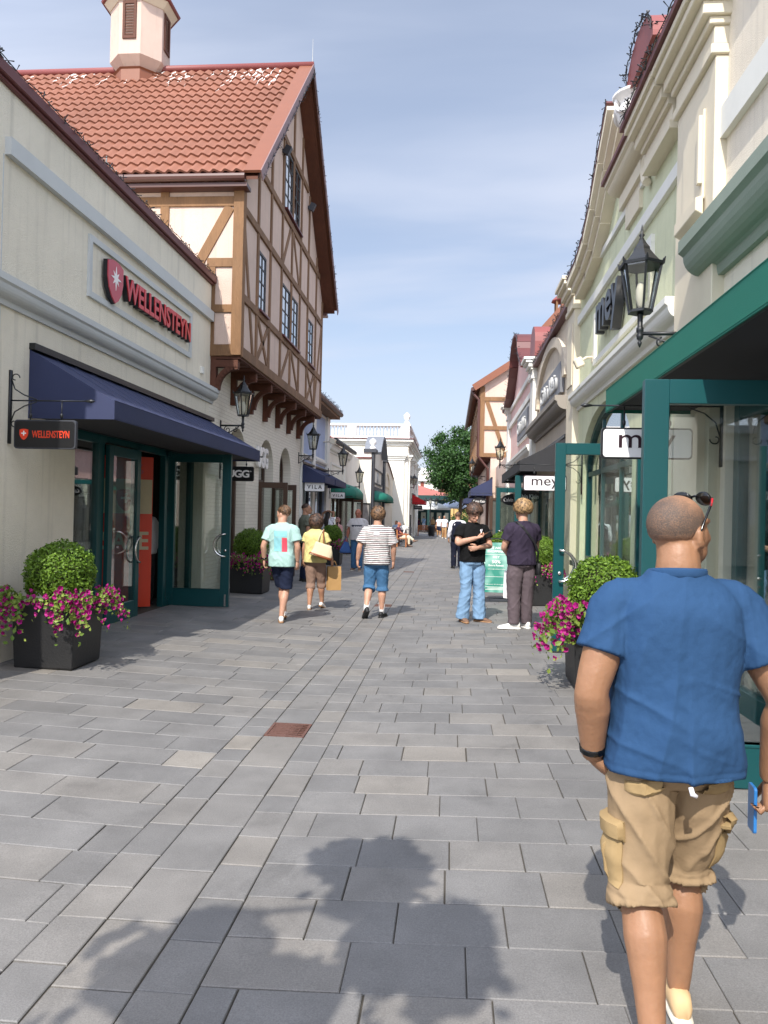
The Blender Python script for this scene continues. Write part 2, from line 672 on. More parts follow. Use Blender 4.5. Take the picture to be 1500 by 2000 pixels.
def stripemat(name, base, stripe, period=0.032, frac=0.36, red=None):
    m, nt, b = newmat(name)
    L = nt.links
    tc = nt.nodes.new('ShaderNodeTexCoord')
    sp = nt.nodes.new('ShaderNodeSeparateXYZ')
    n = nt.nodes.new('ShaderNodeTexNoise')
    n.inputs['Scale'].default_value = 7
    L.new(tc.outputs['Object'], n.inputs['Vector'])
    L.new(tc.outputs['Object'], sp.inputs[0])
    ma = nt.nodes.new('ShaderNodeMath')
    ma.operation = 'MULTIPLY_ADD'
    ma.inputs[1].default_value = 0.018
    L.new(n.outputs['Fac'], ma.inputs[0])
    L.new(sp.outputs['Z'], ma.inputs[2])
    md = nt.nodes.new('ShaderNodeMath')
    md.operation = 'MODULO'
    md.inputs[1].default_value = period
    L.new(ma.outputs[0], md.inputs[0])
    lt = nt.nodes.new('ShaderNodeMath')
    lt.operation = 'LESS_THAN'
    lt.inputs[1].default_value = period * frac
    L.new(md.outputs[0], lt.inputs[0])
    mx = nt.nodes.new('ShaderNodeMix')
    mx.data_type = 'RGBA'
    mx.inputs[6].default_value = base
    L.new(lt.outputs[0], mx.inputs[0])
    if red:
        # every other stripe red
        m2 = nt.nodes.new('ShaderNodeMath')
        m2.operation = 'MODULO'
        m2.inputs[1].default_value = period * 2
        L.new(ma.outputs[0], m2.inputs[0])
        l2 = nt.nodes.new('ShaderNodeMath')
        l2.operation = 'LESS_THAN'
        l2.inputs[1].default_value = period
        L.new(m2.outputs[0], l2.inputs[0])
        mm = nt.nodes.new('ShaderNodeMix')
        mm.data_type = 'RGBA'
        mm.inputs[6].default_value = stripe
        mm.inputs[7].default_value = red
        L.new(l2.outputs[0], mm.inputs[0])
        L.new(mm.outputs[2], mx.inputs[7])
    else:
        mx.inputs[7].default_value = stripe
    L.new(mx.outputs[2], b.inputs['Base Color'])
    b.inputs['Roughness'].default_value = 0.85
    return m


V = Vector


def ering(cx, cy, z, rx, ry, n=20, e=2.4):
    o = []
    for k in range(n):
        a = 2 * PI * k / n
        c, s = math.cos(a), math.sin(a)
        o.append((cx + rx * math.copysign(abs(c) ** (2 / e), c), cy + ry * math.copysign(abs(s) ** (2 / e), s), z))
    return o


def limb(mb, pts, rad, n=14, ref=(0, 1, 0)):
    """smooth tapered limb through joints (catmull-rom resampled)."""
    P_ = [V(p) for p in pts]
    out, ro = [], []
    m = len(P_)
    for i in range(m - 1):
        p0, p1, p2, p3 = P_[max(i - 1, 0)], P_[i], P_[i + 1], P_[min(i + 2, m - 1)]
        for k in range(4):
            t = k / 4
            q = 0.5 * ((2 * p1) + (p2 - p0) * t + (2 * p0 - 5 * p1 + 4 * p2 - p3) * t * t + (3 * p1 - p0 - 3 * p2 + p3) * t ** 3)
            out.append(q)
            ro.append(rad[i] * (1 - t) + rad[i + 1] * t)
    out.append(P_[-1])
    ro.append(rad[-1])
    mb.tube(out, ro, n, ref)


def patch(tgt, fn, nu, nv, off, name, m, parent, edge=.22, back=.006, bulge=0.0):
    """a sewn-on piece that follows the surface of tgt; fn(u, v) -> (ray origin, ray direction), u and v from 0 to 1."""
    top, bot = [], []
    last = None
    for j in range(nv + 1):
        for i in range(nu + 1):
            u, v = i / nu, j / nv
            o_, d_ = fn(u, v)
            hit, l_, n_, _ = tgt.ray_cast(o_, d_)
            if not hit or (last is not None and (l_ - last).length > .12):
                l_ = last if last is not None else o_ + d_ * .3
                n_ = -d_
            last = l_
            e = min(1, min(u, 1 - u, v, 1 - v) / edge + .35) if edge else 1
            k = off * e + bulge * math.sin(PI * u) * math.sin(PI * v)
            top.append(l_ + (n_ * .4 - d_ * .6).normalized() * k)
            bot.append(l_ + d_ * back)
    w = nu + 1
    n = len(top)
    fs = []
    for j in range(nv):
        for i in range(nu):
            a = j * w + i
            fs.append((a, a + 1, a + w + 1, a + w))
            fs.append((n + a, n + a + w, n + a + w + 1, n + a + 1))
    rim = [i for i in range(w)] + [j * w + nu for j in range(1, nv + 1)] + [nv * w + i for i in range(nu - 1, -1, -1)] + [j * w for j in range(nv - 1, 0, -1)]
    for a, b2 in zip(rim, rim[1:] + rim[:1]):
        fs.append((a, n + a, n + b2, b2))
    mb = MB()
    mb.add(top + bot, fs)
    return mb.build(name, m, parent, 'auto')


def hand(mb, wr, d, palm, side, curl=0.5, s=1.0, n=7):
    """five-fingered hand. wr wrist point, d direction of the fingers, palm = palm normal, side = towards the thumb."""
    d = V(d).normalized()
    palm = (V(palm) - d * V(palm).dot(d)).normalized()
    sd = d.cross(palm)
    if sd.dot(V(side)) < 0:
        sd = -sd
    wr = V(wr)
    rings = []
    for t, w, th in ((-.03, .027, .021), (0, .027, .02), (.025, .036, .021), (.055, .042, .019), (.085, .041, .015), (.097, .037, .011)):
        c = wr + d * (t * s)
        ring = []
        for k in range(12):
            a = 2 * PI * k / 12
            ring.append(c + sd * (w * s * math.cos(a)) + palm * (th * s * math.sin(a)))
        rings.append(ring)
    mb.loft(rings)
    # fingers: index nearest the thumb
    for i, (off, ln, r) in enumerate(((.030, .072, .0095), (.0105, .080, .0098), (-.0095, .074, .0092), (-.029, .058, .0082))):
        p = wr + d * (.088 * s) + sd * (off * s)
        ang = (0.12 + 0.06 * i) * 1.0 + curl * 0.35
        pts, rr = [p - d * 0.012 * s], [r * s]
        dirv = (d + sd * (off * 1.2)).normalized()
        for j, f in enumerate((.45, .31, .24)):
            a = ang * (1 + 0.9 * j)
            v = dirv * math.cos(a) + palm * math.sin(a)
            pts.append(pts[-1] + v * (ln * f * s) + (d * .012 * s if j == 0 else V((0, 0, 0))))
            rr.append(r * s * (0.97 - 0.09 * j))
            ang += curl * 0.55
        mb.tube(pts, rr, n)
        mb.ell(pts[-1], (rr[-1],) * 3, 7, 4)
    # thumb from the side of the palm
    p = wr + d * (.018 * s) + sd * (.026 * s)
    v1 = (d * .62 + sd * .72 + palm * .25).normalized()
    v2 = (d * .88 + sd * .30 + palm * .35).normalized()
    v3 = (d * .93 + sd * .05 + palm * .42).normalized()
    pts = [p, p + v1 * .036 * s, p + v1 * .036 * s + v2 * .032 * s, p + v1 * .036 * s + v2 * .032 * s + v3 * .026 * s]
    mb.tube(pts, [.0145 * s, .0125 * s, .0112 * s, .0085 * s], n)
    mb.ell(pts[-1], (.0085 * s,) * 3, 7, 4)


def head_mesh(mb, c, mt, fem=0.0, fat=0.0):
    """c centre of skull; mt 3x3 head rotation (head looks along +y)."""
    c = V(c)

    def E(p, r, ex=None):
        mm = mt if ex is None else mt @ ex
        mb.ell(c + mt @ V(p), r, 18, 12, mm)
    E((0, -.018, .012), (.077, .094, .086))
    E((0, .012, -.028), (.071 + .006 * fat, .080, .072))
    E((0, .030, -.072), (.056 + .010 * fat - .004 * fem, .060, .052))
    E((0, .068, -.100), (.026 - .004 * fem, .024, .022))
    E((0, .074, .018), (.054, .020, .016))
    E((0.032, .062, -.035), (.026, .026, .022))
    E((-.032, .062, -.035), (.026, .026, .022))
    E((0, .088, -.078), (.024, .014, .014))
    nose = [c + mt @ V(p) for p in ((0, .084, .004), (0, .098, -.018), (0, .112, -.040), (0, .094, -.050))]
    mb.tube(nose, [.008, .011, .0155, .012], 8)
    for sx in (-1, 1):
        ex = Euler((R(-12), 0, R(sx * 22))).to_matrix()
        E((sx * .079, -.010, -.026), (.009, .020, .033), ex)
        E((sx * .081, -.004, -.050), (.008, .012, .013), ex)


HK = 1.07


def hairmat(name, c1, c2):
    m, nt, b = newmat(name)
    L = nt.links
    at = nt.nodes.new('ShaderNodeAttribute')
    at.attribute_name = 'tone'
    tc = nt.nodes.new('ShaderNodeTexCoord')
    n = nt.nodes.new('ShaderNodeTexNoise')
    n.inputs['Scale'].default_value = 38
    n.inputs['Detail'].default_value = 3
    L.new(tc.outputs['Object'], n.inputs['Vector'])
    ad = nt.nodes.new('ShaderNodeMath')
    ad.operation = 'MULTIPLY_ADD'
    ad.inputs[1].default_value = 1.6
    ad.use_clamp = True
    sb = nt.nodes.new('ShaderNodeMath')
    sb.operation = 'SUBTRACT'
    sb.inputs[1].default_value = .8
    L.new(at.outputs['Fac'], sb.inputs[0])
    L.new(n.outputs['Fac'], ad.inputs[0])
    L.new(sb.outputs[0], ad.inputs[2])
    mx = nt.nodes.new('ShaderNodeMix')
    mx.data_type = 'RGBA'
    mx.inputs[6].default_value = c1
    mx.inputs[7].default_value = c2
    L.new(ad.outputs[0], mx.inputs[0])
    L.new(mx.outputs[2], b.inputs['Base Color'])
    b.inputs['Roughness'].default_value = .6
    return m


def person(label, loc, rz, h=1.78, cat='person', skinm=None, pose=None, yaw=0.0, pitch=0.0, tilt=0.0, voxel=0.012, build=0.0, fem=0.0,
           hands=(('L', .5), ('R', .5)), name='person', face_on=False, group=None, armk=1.0):
    """returns (body object, dictionary of joints).  Local frame: looks along +y, right hand at +x."""
    s = h / 1.78
    J = dict(pel=(0, 0, .95), waist=(0, .01, 1.10), chest=(0, -.005, 1.30), upper=(0, -.02, 1.42), nb=(0, -.025, 1.515), head=(0, .012, 1.662),
             hipL=(-.092, 0, .92), hipR=(.092, 0, .92), kneeL=(-.10, .02, .50), kneeR=(.10, .02, .50), ankL=(-.105, -.015, .085), ankR=(.105, -.015, .085),
             shL=(-.180, -.015, 1.405), shR=(.180, -.015, 1.405), elL=(-.245, -.03, 1.165), elR=(.245, -.03, 1.165), wrL=(-.265, .05, .925), wrR=(.265, .05, .925),
             hdL=(-.02, .12, -1), hdR=(.02, .12, -1), plL=(.9, .3, 0), plR=(-.9, .3, 0), thL=(0, 1, .1), thR=(0, 1, .1),
             toeL=(-.16, 1, 0), toeR=(.16, 1, 0))
    if fem:
        J.update(shL=(-.160, -.015, 1.395), shR=(.160, -.015, 1.395), elL=(-.215, -.03, 1.16), elR=(.215, -.03, 1.16), wrL=(-.245, .05, .93), wrR=(.245, .05, .93))
    if pose:
        J.update(pose)
    DIRS = ('hdL', 'hdR', 'plL', 'plR', 'thL', 'thR', 'toeL', 'toeR')
    for k in list(J):
        J[k] = V(J[k]) * (1 if k in DIRS else s)
    b = build
    mb = MB()
    tors = [(J['pel'] + V((0, 0, -.06)) * s, .150 + .02 * b, .105 + .02 * b), (J['pel'], .165 + .02 * b + .008 * fem, .115 + .03 * b),
            (J['waist'], .145 + .05 * b - .012 * fem, .105 + .06 * b), (J['chest'], .170 + .03 * b - .015 * fem, .118 + .03 * b),
            (J['upper'] - V((0, 0, .02)) * s, .162 + .02 * b - .018 * fem, .098 + .02 * b), (J['upper'] + V((0, 0, .04)) * s, .118 + .02 * b, .08), (J['nb'] + V((0, 0, -.01)) * s, .075 + .01 * b, .066)]
    mb.loft([[(c.x + (p[0]) * s, c.y + p[1] * s, c.z) for p in ering(0, 0, 0, rx, ry)] for c, rx, ry in tors])
    hc = J['head']
    hm = Euler((R(pitch), R(tilt), R(yaw)), 'XYZ').to_matrix()
    nw = .060 + .012 * b - .011 * fem
    limb(mb, [J['nb'] + V((0, 0, -.03)) * s, J['nb'] + V((0, .004, .04)) * s, hc + hm @ V((0, -.018, -.055)) * s], [nw * 1.12 * s, nw * s, nw * .98 * s])
    hb = MB()
    head_mesh(hb, (0, 0, 0), Matrix.Identity(3), fem, b)
    mb.add([hc + hm @ (V(p) * s * HK) for p in hb.v], hb.f)
    for sd in 'LR':
        a = (1 + .16 * b - .16 * fem) * armk
        sh, el, wr = J['sh' + sd], J['el' + sd], J['wr' + sd]
        limb(mb, [sh, sh.lerp(el, .35), el, el.lerp(wr, .3), wr], [.060 * a * s, .054 * a * s, .042 * a * s, .045 * a * s, .029 * (1 + .1 * b - .08 * fem) * (1 + (armk - 1) * .6) * s])
        hip, kn, an = J['hip' + sd], J['knee' + sd], J['ank' + sd]
        back = V((0, -.020 * s, 0))
        l = 1 + .12 * b
        limb(mb, [hip, hip.lerp(kn, .5), kn, kn.lerp(an, .32) + back, kn.lerp(an, .65) + back * .5, an], [.092 * l * s, .080 * l * s, .056 * l * s, .0635 * l * s, .046 * l * s, .036 * s])
        td = J['toe' + sd].normalized()
        mb.tube([an + V((0, 0, -.03)) * s - td * .03 * s, an + V((0, 0, -.05)) * s + td * .12 * s], [.034 * s, .028 * s], 10)
    me = remesh(mb, voxel, 4)
    hb = MB()
    for sd, curl in hands:
        hand(hb, J['wr' + sd], J['hd' + sd], J['pl' + sd], J['th' + sd], curl, s * (0.92 if fem else 1.0))
    if hb.v:
        hm_ = hb.mesh('h')
        bm = bmesh.new()
        bm.from_mesh(me)
        bm.from_mesh(hm_)
        bmesh.ops.recalc_face_normals(bm, faces=bm.faces)
        bm.to_mesh(me)
        bm.free()
    o = link(name, me, skinm or S2, None, True)
    o.location = loc
    o.rotation_euler = (0, 0, rz)
    tag(o, label, cat, group)
    LOCAL.add(o.name)
    J['s'], J['hm'], J['b'], J['fem'] = s, hm, b, fem
    if face_on:
        for sx in (-1, 1):
            e = MB()
            e.ell(hc + hm @ V((sx * .030, .083, -.012)) * s * HK, (.013 * s, .006 * s, .006 * s), 8, 6, hm)
            e.build('eye', EYE, o, True)
            e = MB()
            e.tube([hc + hm @ V(p) * s * HK for p in ((sx * .014, .094, .014), (sx * .034, .091, .020), (sx * .052, .078, .013))], .0045 * s, 6)
            e.build('eyebrow', EYE, o, True)
        e = MB()
        e.ell(hc + hm @ V((0, .100, -.078)) * s * HK, (.021 * s, .006 * s, .005 * s), 8, 6, hm)
        e.build('mouth', LIP, o, True)
    return o, J


def rid(q, k=2.0):
    return max(0.0, 1 - abs(noise.noise(q)) * 3.2) ** k


def wrinkle(k, sc, zs=0.5, seed=0.0, diag=0.0):
    def f(p, n):
        fz = max(0.0, min(1.0, (n.z + .75) / .4))
        q = V((p.x * sc + p.z * sc * diag + seed, p.y * sc, p.z * sc * zs))
        a = noise.noise(q)
        b2 = noise.noise(q * 2.3 + V((3, 1, 5)))
        r1 = rid(V((p.x * 4 + seed, p.y * 3, p.z * 7 + p.x * (6 if p.x > 0 else -6))), 2)
        r2 = rid(V((p.x * 9 - seed, p.y * 5, p.z * 1.6)), 2)
        return fz * k * ((1 - abs(a) * 2.2) * 0.4 + 0.5 * b2 + .8 * r1 + .7 * r2)
    return f


def smooth_rings(R_, n=5):
    out = []
    m = len(R_)
    for i in range(m - 1):
        q = [R_[max(i - 1, 0)], R_[i], R_[i + 1], R_[min(i + 2, m - 1)]]
        for k in range(n):
            t = k / n

            def cr(a, b, c, d):
                return (2 * b + (c - a) * t + (2 * a - 5 * b + 4 * c - d) * t * t + (3 * b - a - 3 * c + d) * t ** 3) * .5
            out.append((cr(*[x[0] for x in q]), cr(*[x[1] for x in q]), cr(*[x[2] for x in q])))
    out.append(R_[-1])
    return out


def shirt(o, J, m, hem=.87, fit=.0, sleeve=.62, voxel=.011, name='tshirt', flare=.0, wr=.009, wsc=9.0, seed=0.0, sl=1.0, waist_in=0.0, disp=None):
    s, b, fem = J['s'], J['b'], J['fem']
    mb = MB()
    pel, wa, ch, up, nb = J['pel'], J['waist'], J['chest'], J['upper'], J['nb']
    hemc = pel + V((0, 0, (hem - .95))) * s
    f = fit
    R_ = [(hemc, .178 + .03 * b + f + flare, .128 + .045 * b + f + flare * .6),
          (pel + V((0, 0, .03)) * s, .178 + .03 * b + f + flare * .7, .130 + .045 * b + f + flare * .4),
          (wa + V((0, 0, .02)) * s, .166 + .045 * b + f - waist_in - .006 * fem, .122 + .06 * b + f - waist_in),
          (ch, .186 + .032 * b + f - .012 * fem, .132 + .032 * b + f),
          (up - V((0, 0, .03)) * s, .180 + .025 * b + f - .014 * fem, .117 + .025 * b + f * .7),
          (up + V((0, 0, .022)) * s, .155 + .025 * b + f * .3 - .01 * fem, .100 + .012 * b + f * .3),
          (up + V((0, 0, .062)) * s, .108 + .02 * b, .082 + .008 * b),
          (nb + V((0, .002, -.006)) * s, .078 + .012 * b, .070 + .008 * b)]
    mb.loft([[(c.x + p[0] * s, c.y + p[1] * s, c.z) for p in ering(0, 0, 0, rx, ry, 28, 2.5)] for c, rx, ry in smooth_rings(R_)])
    for sd in 'LR':
        sh, el, wrp = J['sh' + sd], J['el' + sd], J['wr' + sd]
        inn = J['upper'].lerp(sh, .35) + V((0, 0, .0))
        a = (1 + .16 * b - .12 * fem) * sl
        if sleeve <= 1:
            end = sh.lerp(el, sleeve)
            limb(mb, [inn, sh + V((0, 0, -.004)) * s, sh.lerp(el, sleeve * .5), end], [.066 * a * s, .070 * a * s, .072 * a * s, (.073 * a + f * .6) * s])
        else:
            end = el.lerp(wrp, sleeve - 1)
            limb(mb, [inn, sh + V((0, 0, .004)) * s, sh.lerp(el, .5), el, end], [.074 * a * s, .072 * a * s, .066 * a * s, .056 * a * s, .042 * a * s])
    me = remesh(mb, voxel, 9 if disp else 3, disp or wrinkle(wr * s, wsc, .45, seed, .5))
    return link(name, me, m, o, True)


def bottoms(o, J, m, end=.45, r_end=.095, name='shorts', top=1.0, voxel=.011, wr=.009, seed=2.0, loose=1.0, disp=None):
    """shorts or trousers down to the height `end` (of a 1.78 m figure) measured along the legs."""
    s, b = J['s'], J['b']
    mb = MB()
    pel = J['pel']
    R_ = [(pel + V((0, 0, top - .95)) * s, .160 + .035 * b, .115 + .05 * b), (pel + V((0, 0, .01)) * s, .168 + .035 * b, .125 + .05 * b),
          (pel + V((0, 0, -.07)) * s, .170 + .03 * b, .125 + .035 * b), (pel + V((0, 0, -.13)) * s, .120, .09)]
    mb.loft([[(c.x + p[0] * s, c.y + p[1] * s, c.z) for p in ering(0, 0, 0, rx, ry, 22, 2.4)] for c, rx, ry in R_])
    for sd in 'LR':
        hip, kn, an = J['hip' + sd], J['knee' + sd], J['ank' + sd]
        L1, L2 = (hip - kn).length, (kn - an).length
        tot = .92 - end
        d = tot * s
        if d <= L1:
            e = hip.lerp(kn, d / L1)
            pts = [hip + V((0, 0, .03)) * s, hip.lerp(e, .35), hip.lerp(e, .7), e]
            rd = [.092 * s, .100 * s * loose, (.6 * r_end + .04) * s * loose, r_end * s]
        else:
            e = kn.lerp(an, min(1.12, (d - L1) / L2))
            pts = [hip + V((0, 0, .03)) * s, hip.lerp(kn, .4), kn, kn.lerp(e, .5), e]
            rd = [.092 * s, .098 * s * loose, .074 * s * loose, (.5 * r_end + .036) * s * loose, r_end * s]
        limb(mb, pts, rd)
    me = remesh(mb, voxel, 3, disp or wrinkle(wr * s, 8, .7, seed, .8))
    return link(name, me, m, o, True)


def shoe(o, J, sd, upper, sole, pitch=0.0, name='shoe', s_=1.0, high=0.0):
    s = J['s'] * s_
    an = J['ank' + sd]
    td = J['toe' + sd].copy()
    td.z = 0
    td.normalize()
    rt = V((td.y, -td.x, 0))
    a = R(pitch)
    fw = td * math.cos(a) - V((0, 0, 1)) * math.sin(a)
    upv = td * math.sin(a) + V((0, 0, 1)) * math.cos(a)
    base = an - upv * .088 * J['s']

    def sec(t, w, z0, z1, k):
        ring = []
        for i in range(12):
            q = 2 * PI * i / 12
            cx, cz = math.cos(q), math.sin(q)
            ring.append(base + fw * t * s + rt * (w * s * math.copysign(abs(cx) ** .75, cx)) + upv * ((z0 + z1) / 2 + (z1 - z0) / 2 * math.copysign(abs(cz) ** .8, cz)) * s)
        return ring
    mb = MB()
    mb.loft([sec(t, w, .018, z1, 0) for t, w, z1 in ((-.082, .018, .075), (-.072, .031, .098 + high), (-.03, .037, .105 + high), (.03, .038, .098), (.08, .042, .078), (.13, .046, .062), (.175, .042, .052), (.20, .026, .042), (.208, .012, .034))])
    u = mb.build(name, upper, o, True)
    mb = MB()
    mb.loft([sec(t, w, .0, .03, 0) for t, w in ((-.090, .020), (-.075, .036), (-.03, .040), (.03, .041), (.08, .045), (.13, .049), (.18, .045), (.207, .028), (.215, .012))])
    mb.build('sole', sole, u, True)
    return u


def tuft_hair(o, J, m, c, r, n=240, ln=.03, zmin=-.2, back=None, seed=1, w=.006, curl=.5, name='hair', solid=True, ymax=.09, front=None, lump=1.0, bald=None):
    """hair: a shell over the skull plus many short locks."""
    s, hm = J['s'] * HK, J['hm']
    rnd = random.Random(seed)
    c = V(c)
    hc = J['head']
    mb = MB()
    if solid:
        bm = bmesh.new()
        bmesh.ops.create_icosphere(bm, subdivisions=5, radius=1)
        for v in bm.verts:
            n_ = v.co.normalized()
            k = 1 + lump * (.07 * noise.noise(n_ * 3.1 + V((seed, 0, 0))) + .05 * noise.noise(n_ * 8 + V((seed, 3, 0))) + .025 * noise.noise(n_ * 19 + V((3, seed, 0))))
            zz = c.z + n_.z * r[2] - (zmin + (0 if n_.y * r[1] < -.02 else (n_.y * r[1] + .02) * .9))
            ed = zz
            if front is not None:
                yy_ = max(ymax - (c.y + n_.y * r[1]), (c.z + n_.z * r[2]) - front)
                ed = min(ed, yy_)
            k *= 1 - .10 * max(0, min(1, 1 - (ed - .004) / .022)) ** 1.5
            v.co = V((n_.x * r[0] * k, n_.y * r[1] * k, n_.z * r[2] * k))
        dl = [v for v in bm.verts if (c.z + v.co.z) < zmin + (.0 if v.co.y < -.02 else (v.co.y + .02) * .9) or (front is not None and c.y + v.co.y > ymax and c.z + v.co.z < front)]
        bmesh.ops.delete(bm, geom=dl, context='VERTS')
        bm.verts.ensure_lookup_table()
        bm.verts.index_update()
        mb.add([hc + hm @ ((c + v.co) * s) for v in bm.verts], [tuple(v.index for v in f.verts) for f in bm.faces], .35)
        bm.free()
    cnt = 0
    while cnt < n:
        d = V((rnd.gauss(0, 1), rnd.gauss(0, 1), rnd.gauss(0, 1))).normalized()
        p = c + V((d.x * r[0], d.y * r[1], d.z * r[2]))
        if p.z < zmin + (0 if d.y < 0 else d.y * .09):
            continue
        if front is not None and p.y > ymax and p.z < front:
            continue
        cnt += 1
        t1 = V((rnd.uniform(-1, 1), rnd.uniform(-1, .4), rnd.uniform(-1, .2)))
        t1 = (t1 - d * t1.dot(d)).normalized()
        sdv = d.cross(t1) * w
        q = [p - t1 * ln * .4, p + d * ln * .22 * curl, p + t1 * ln * .5 + d * ln * .25 * curl, p + t1 * ln * .8 + d * ln * .05]
        vs = []
        for i, a in enumerate(q):
            k = (1, 1.1, .8, .15)[i]
            vs += [hc + hm @ ((a - sdv * k) * s), hc + hm @ ((a + sdv * k + d * .002) * s)]
        mb.add(vs, [(0, 1, 3, 2), (2, 3, 5, 4), (4, 5, 7, 6)], min(1, max(0, rnd.gauss(.5, .3))))
    return mb.build(name, m, o, True, tone=True)


def strap(o, pts, m, w=.012, th=.004, name='strap', parent=None):
    mb = MB()
    P_ = [V(p) for p in pts]
    for i in range(len(P_) - 1):
        mb.beam(P_[i], P_[i + 1] + (P_[i + 1] - P_[i]).normalized() * .003, w, th, (1, 0, 0) if abs((P_[i + 1] - P_[i]).normalized().x) < .8 else (0, 0, 1))
    return mb.build(name, m, parent or o)


def world(o, p):
    return Matrix.Translation(o.location) @ Euler(o.rotation_euler).to_matrix().to_4x4() @ V(p)


def handbag(name, label, cat, loc, rz, w, d, h, m, mb_mat=None, slump=.0, handle=None, taper=.8, hm=None):
    """soft bag: body, darker base and handles; origin at its bottom centre."""
    t = thing(name, label, cat, loc, rz, local=True)
    mb = MB()
    rings = []
    for k in range(8):
        q = k / 7
        ww = w / 2 * (1 - (1 - taper) * q ** 1.3)
        dd = d / 2 * (1 - .75 * q ** 1.2) + .008
        rings.append([(p[0] + .012 * math.sin(q * 5 + p[1] * 20), p[1], h * q + slump * (abs(p[0]) / w) * q * -h) for p in ering(0, 0, 0, ww, dd, 18, 3.2)])
    mb.loft(rings)
    mb.build('bag_body', m, t, True)
    if mb_mat:
        mb = MB()
        mb.loft([[(p[0], p[1], z) for p in ering(0, 0, 0, w / 2 + .004, d / 2 + .008, 18, 3.2)] for z in (-.006, h * .16)])
        mb.build('bag_base', mb_mat, t, True)
    if handle:
        for sy in (-1, 1):
            mb = MB()
            mb.tube([(-w * .2 + (w * .4) * k / 8, sy * .012, h * .97 + handle * math.sin(PI * k / 8)) for k in range(9)], .008, 6)
            mb.build('handle', hm or mb_mat or m, t, True)
    return t


def paperbag(label, loc, rz, w, d, h, m, name='paper_bag', hmat=None):
    t = thing(name, label, 'bag', loc, rz, local=True)
    mb = MB()
    rings = []
    for q, k in ((0, 1), (.3, 1.0), (.7, .9), (1, .62)):
        rings.append([(-w / 2, -d / 2 * k, h * q), (-w * .15, -d / 2 * k * (.92 if 0 < q < 1 else 1), h * q), (w / 2, -d / 2 * k, h * q), (w / 2 - .02 * (0 < q < 1), 0, h * q), (w / 2, d / 2 * k, h * q), (-w / 2, d / 2 * k, h * q), (-w / 2 + .02 * (0 < q < 1), 0, h * q)])
    mb.loft(rings)
    mb.build('bag_body', m, t)
    for sy in (-1, 1):
        mb = MB()
        mb.tube([(-w * .22 + w * .44 * k / 8, sy * d * .2, h - .01 + .11 * math.sin(PI * k / 8)) for k in range(9)], .004, 5)
        mb.build('handle', hmat or m, t)
    return t
# ------------------------------------------------------------------ the people in the street
c_blue = cloth('blue_tshirt_cloth', '#2c4a6e', .92)
c_khaki = cloth('khaki_cotton', '#9c8568', .82)
c_khakipocket = cloth('worn_khaki_cotton', '#a08862', .84, var=.14)
c_mint = cloth('mint_tshirt_cloth', '#a9cac3', .88)
c_navy = cloth('navy_cotton', '#252c42', .85)
c_yellow = cloth('yellow_tshirt_cloth', '#dccf8c', .88)
c_taupe = cloth('taupe_cotton', '#94796a', .85)
c_denim = mat('blue_denim', C('#416f98', .85), .85, var=.16, vscale=9, bump=.25, bscale=24, var2=.2, vscale2=4)
c_denimlt = mat('washed_denim', C('#7d9fc0', .88), .85, var=.14, vscale=7, bump=.25, bscale=24, var2=.15, vscale2=4)
c_black = cloth('black_tshirt_cloth', '#141415', 1.0)
c_plum = cloth('dark_plum_tshirt_cloth', '#372f3f', .9)
c_mauve = cloth('mauve_grey_trouser_cloth', '#64585c', .85)
c_grey = cloth('grey_green_tshirt_cloth', '#6d7062', .85)
c_white = cloth('white_tshirt_cloth', '#eceaf0', .92)
c_polo = cloth('light_grey_polo_cloth', '#cdc8c6', .9)
c_pinkh = cloth('dusty_pink_hoodie_cloth', '#cf9c98', .9)
c_cream = cloth('cream_trouser_cloth', '#d8cdb4', .9)
c_tan = cloth('tan_cloth', '#b58f66', .88)
c_vest = cloth('midnight_vest_cloth', '#1d2030', .9)
c_pale = cloth('pale_blue_blouse_cloth', '#a9c6e6', .92)
c_maroon = cloth('wine_shirt_cloth', '#5b3446', .85)
c_stripe = stripemat('striped_tshirt_cloth', C('#dddbd8', .9), C('#22222b'), .031, .47, C('#5e363a'))
h_grey = mat('short_grey_hair', C('#6e5546', .85), .8, var=.5, vscale=90, bump=.6, bscale=220, var2=.35, vscale2=14)
h_brown = hairmat('brown_hair', C('#20160f', .8), C('#8f6c4e', .85))
h_dark = hairmat('dark_brown_hair', C('#140d09', .85), C('#6d5040', .85))
h_blond = hairmat('dark_blond_hair', C('#3f2a18', .85), C('#bf9a6c', .85))
h_pale = hairmat('grey_white_hair', C('#8a8378', .85), C('#cfc8bc', .9))
s_white = mat('white_shoe_leather', C('#ece8e2', .9), .5, var=.05)
s_gum = mat('gum_rubber_sole', C('#a37b58', .85), .7, var=.08)
s_offw = mat('off_white_rubber_sole', C('#d9d2c2', .9), .7, var=.05)
s_black = mat('black_shoe_mesh', C('#1b1b1d'), .6, var=.2)
s_brown = mat('brown_suede', C('#7b5e4b', .85), .8, var=.12)
s_sand = mat('sand_suede', C('#d2b184', .9), .8, var=.1)
k_sock = cloth('white_sock_knit', '#efedec', .92)


def sock(o, J, sd, m, top=.24):
    an, kn = J['ank' + sd], J['knee' + sd]
    mb = MB()
    mb.tube([an + V((0, 0, -.02)), an.lerp(kn, .12), an.lerp(kn, (top - .085) / .415)], [.044 * J['s'], .043 * J['s'], .052 * J['s']], 14)
    return mb.build('sock', m, o, True)


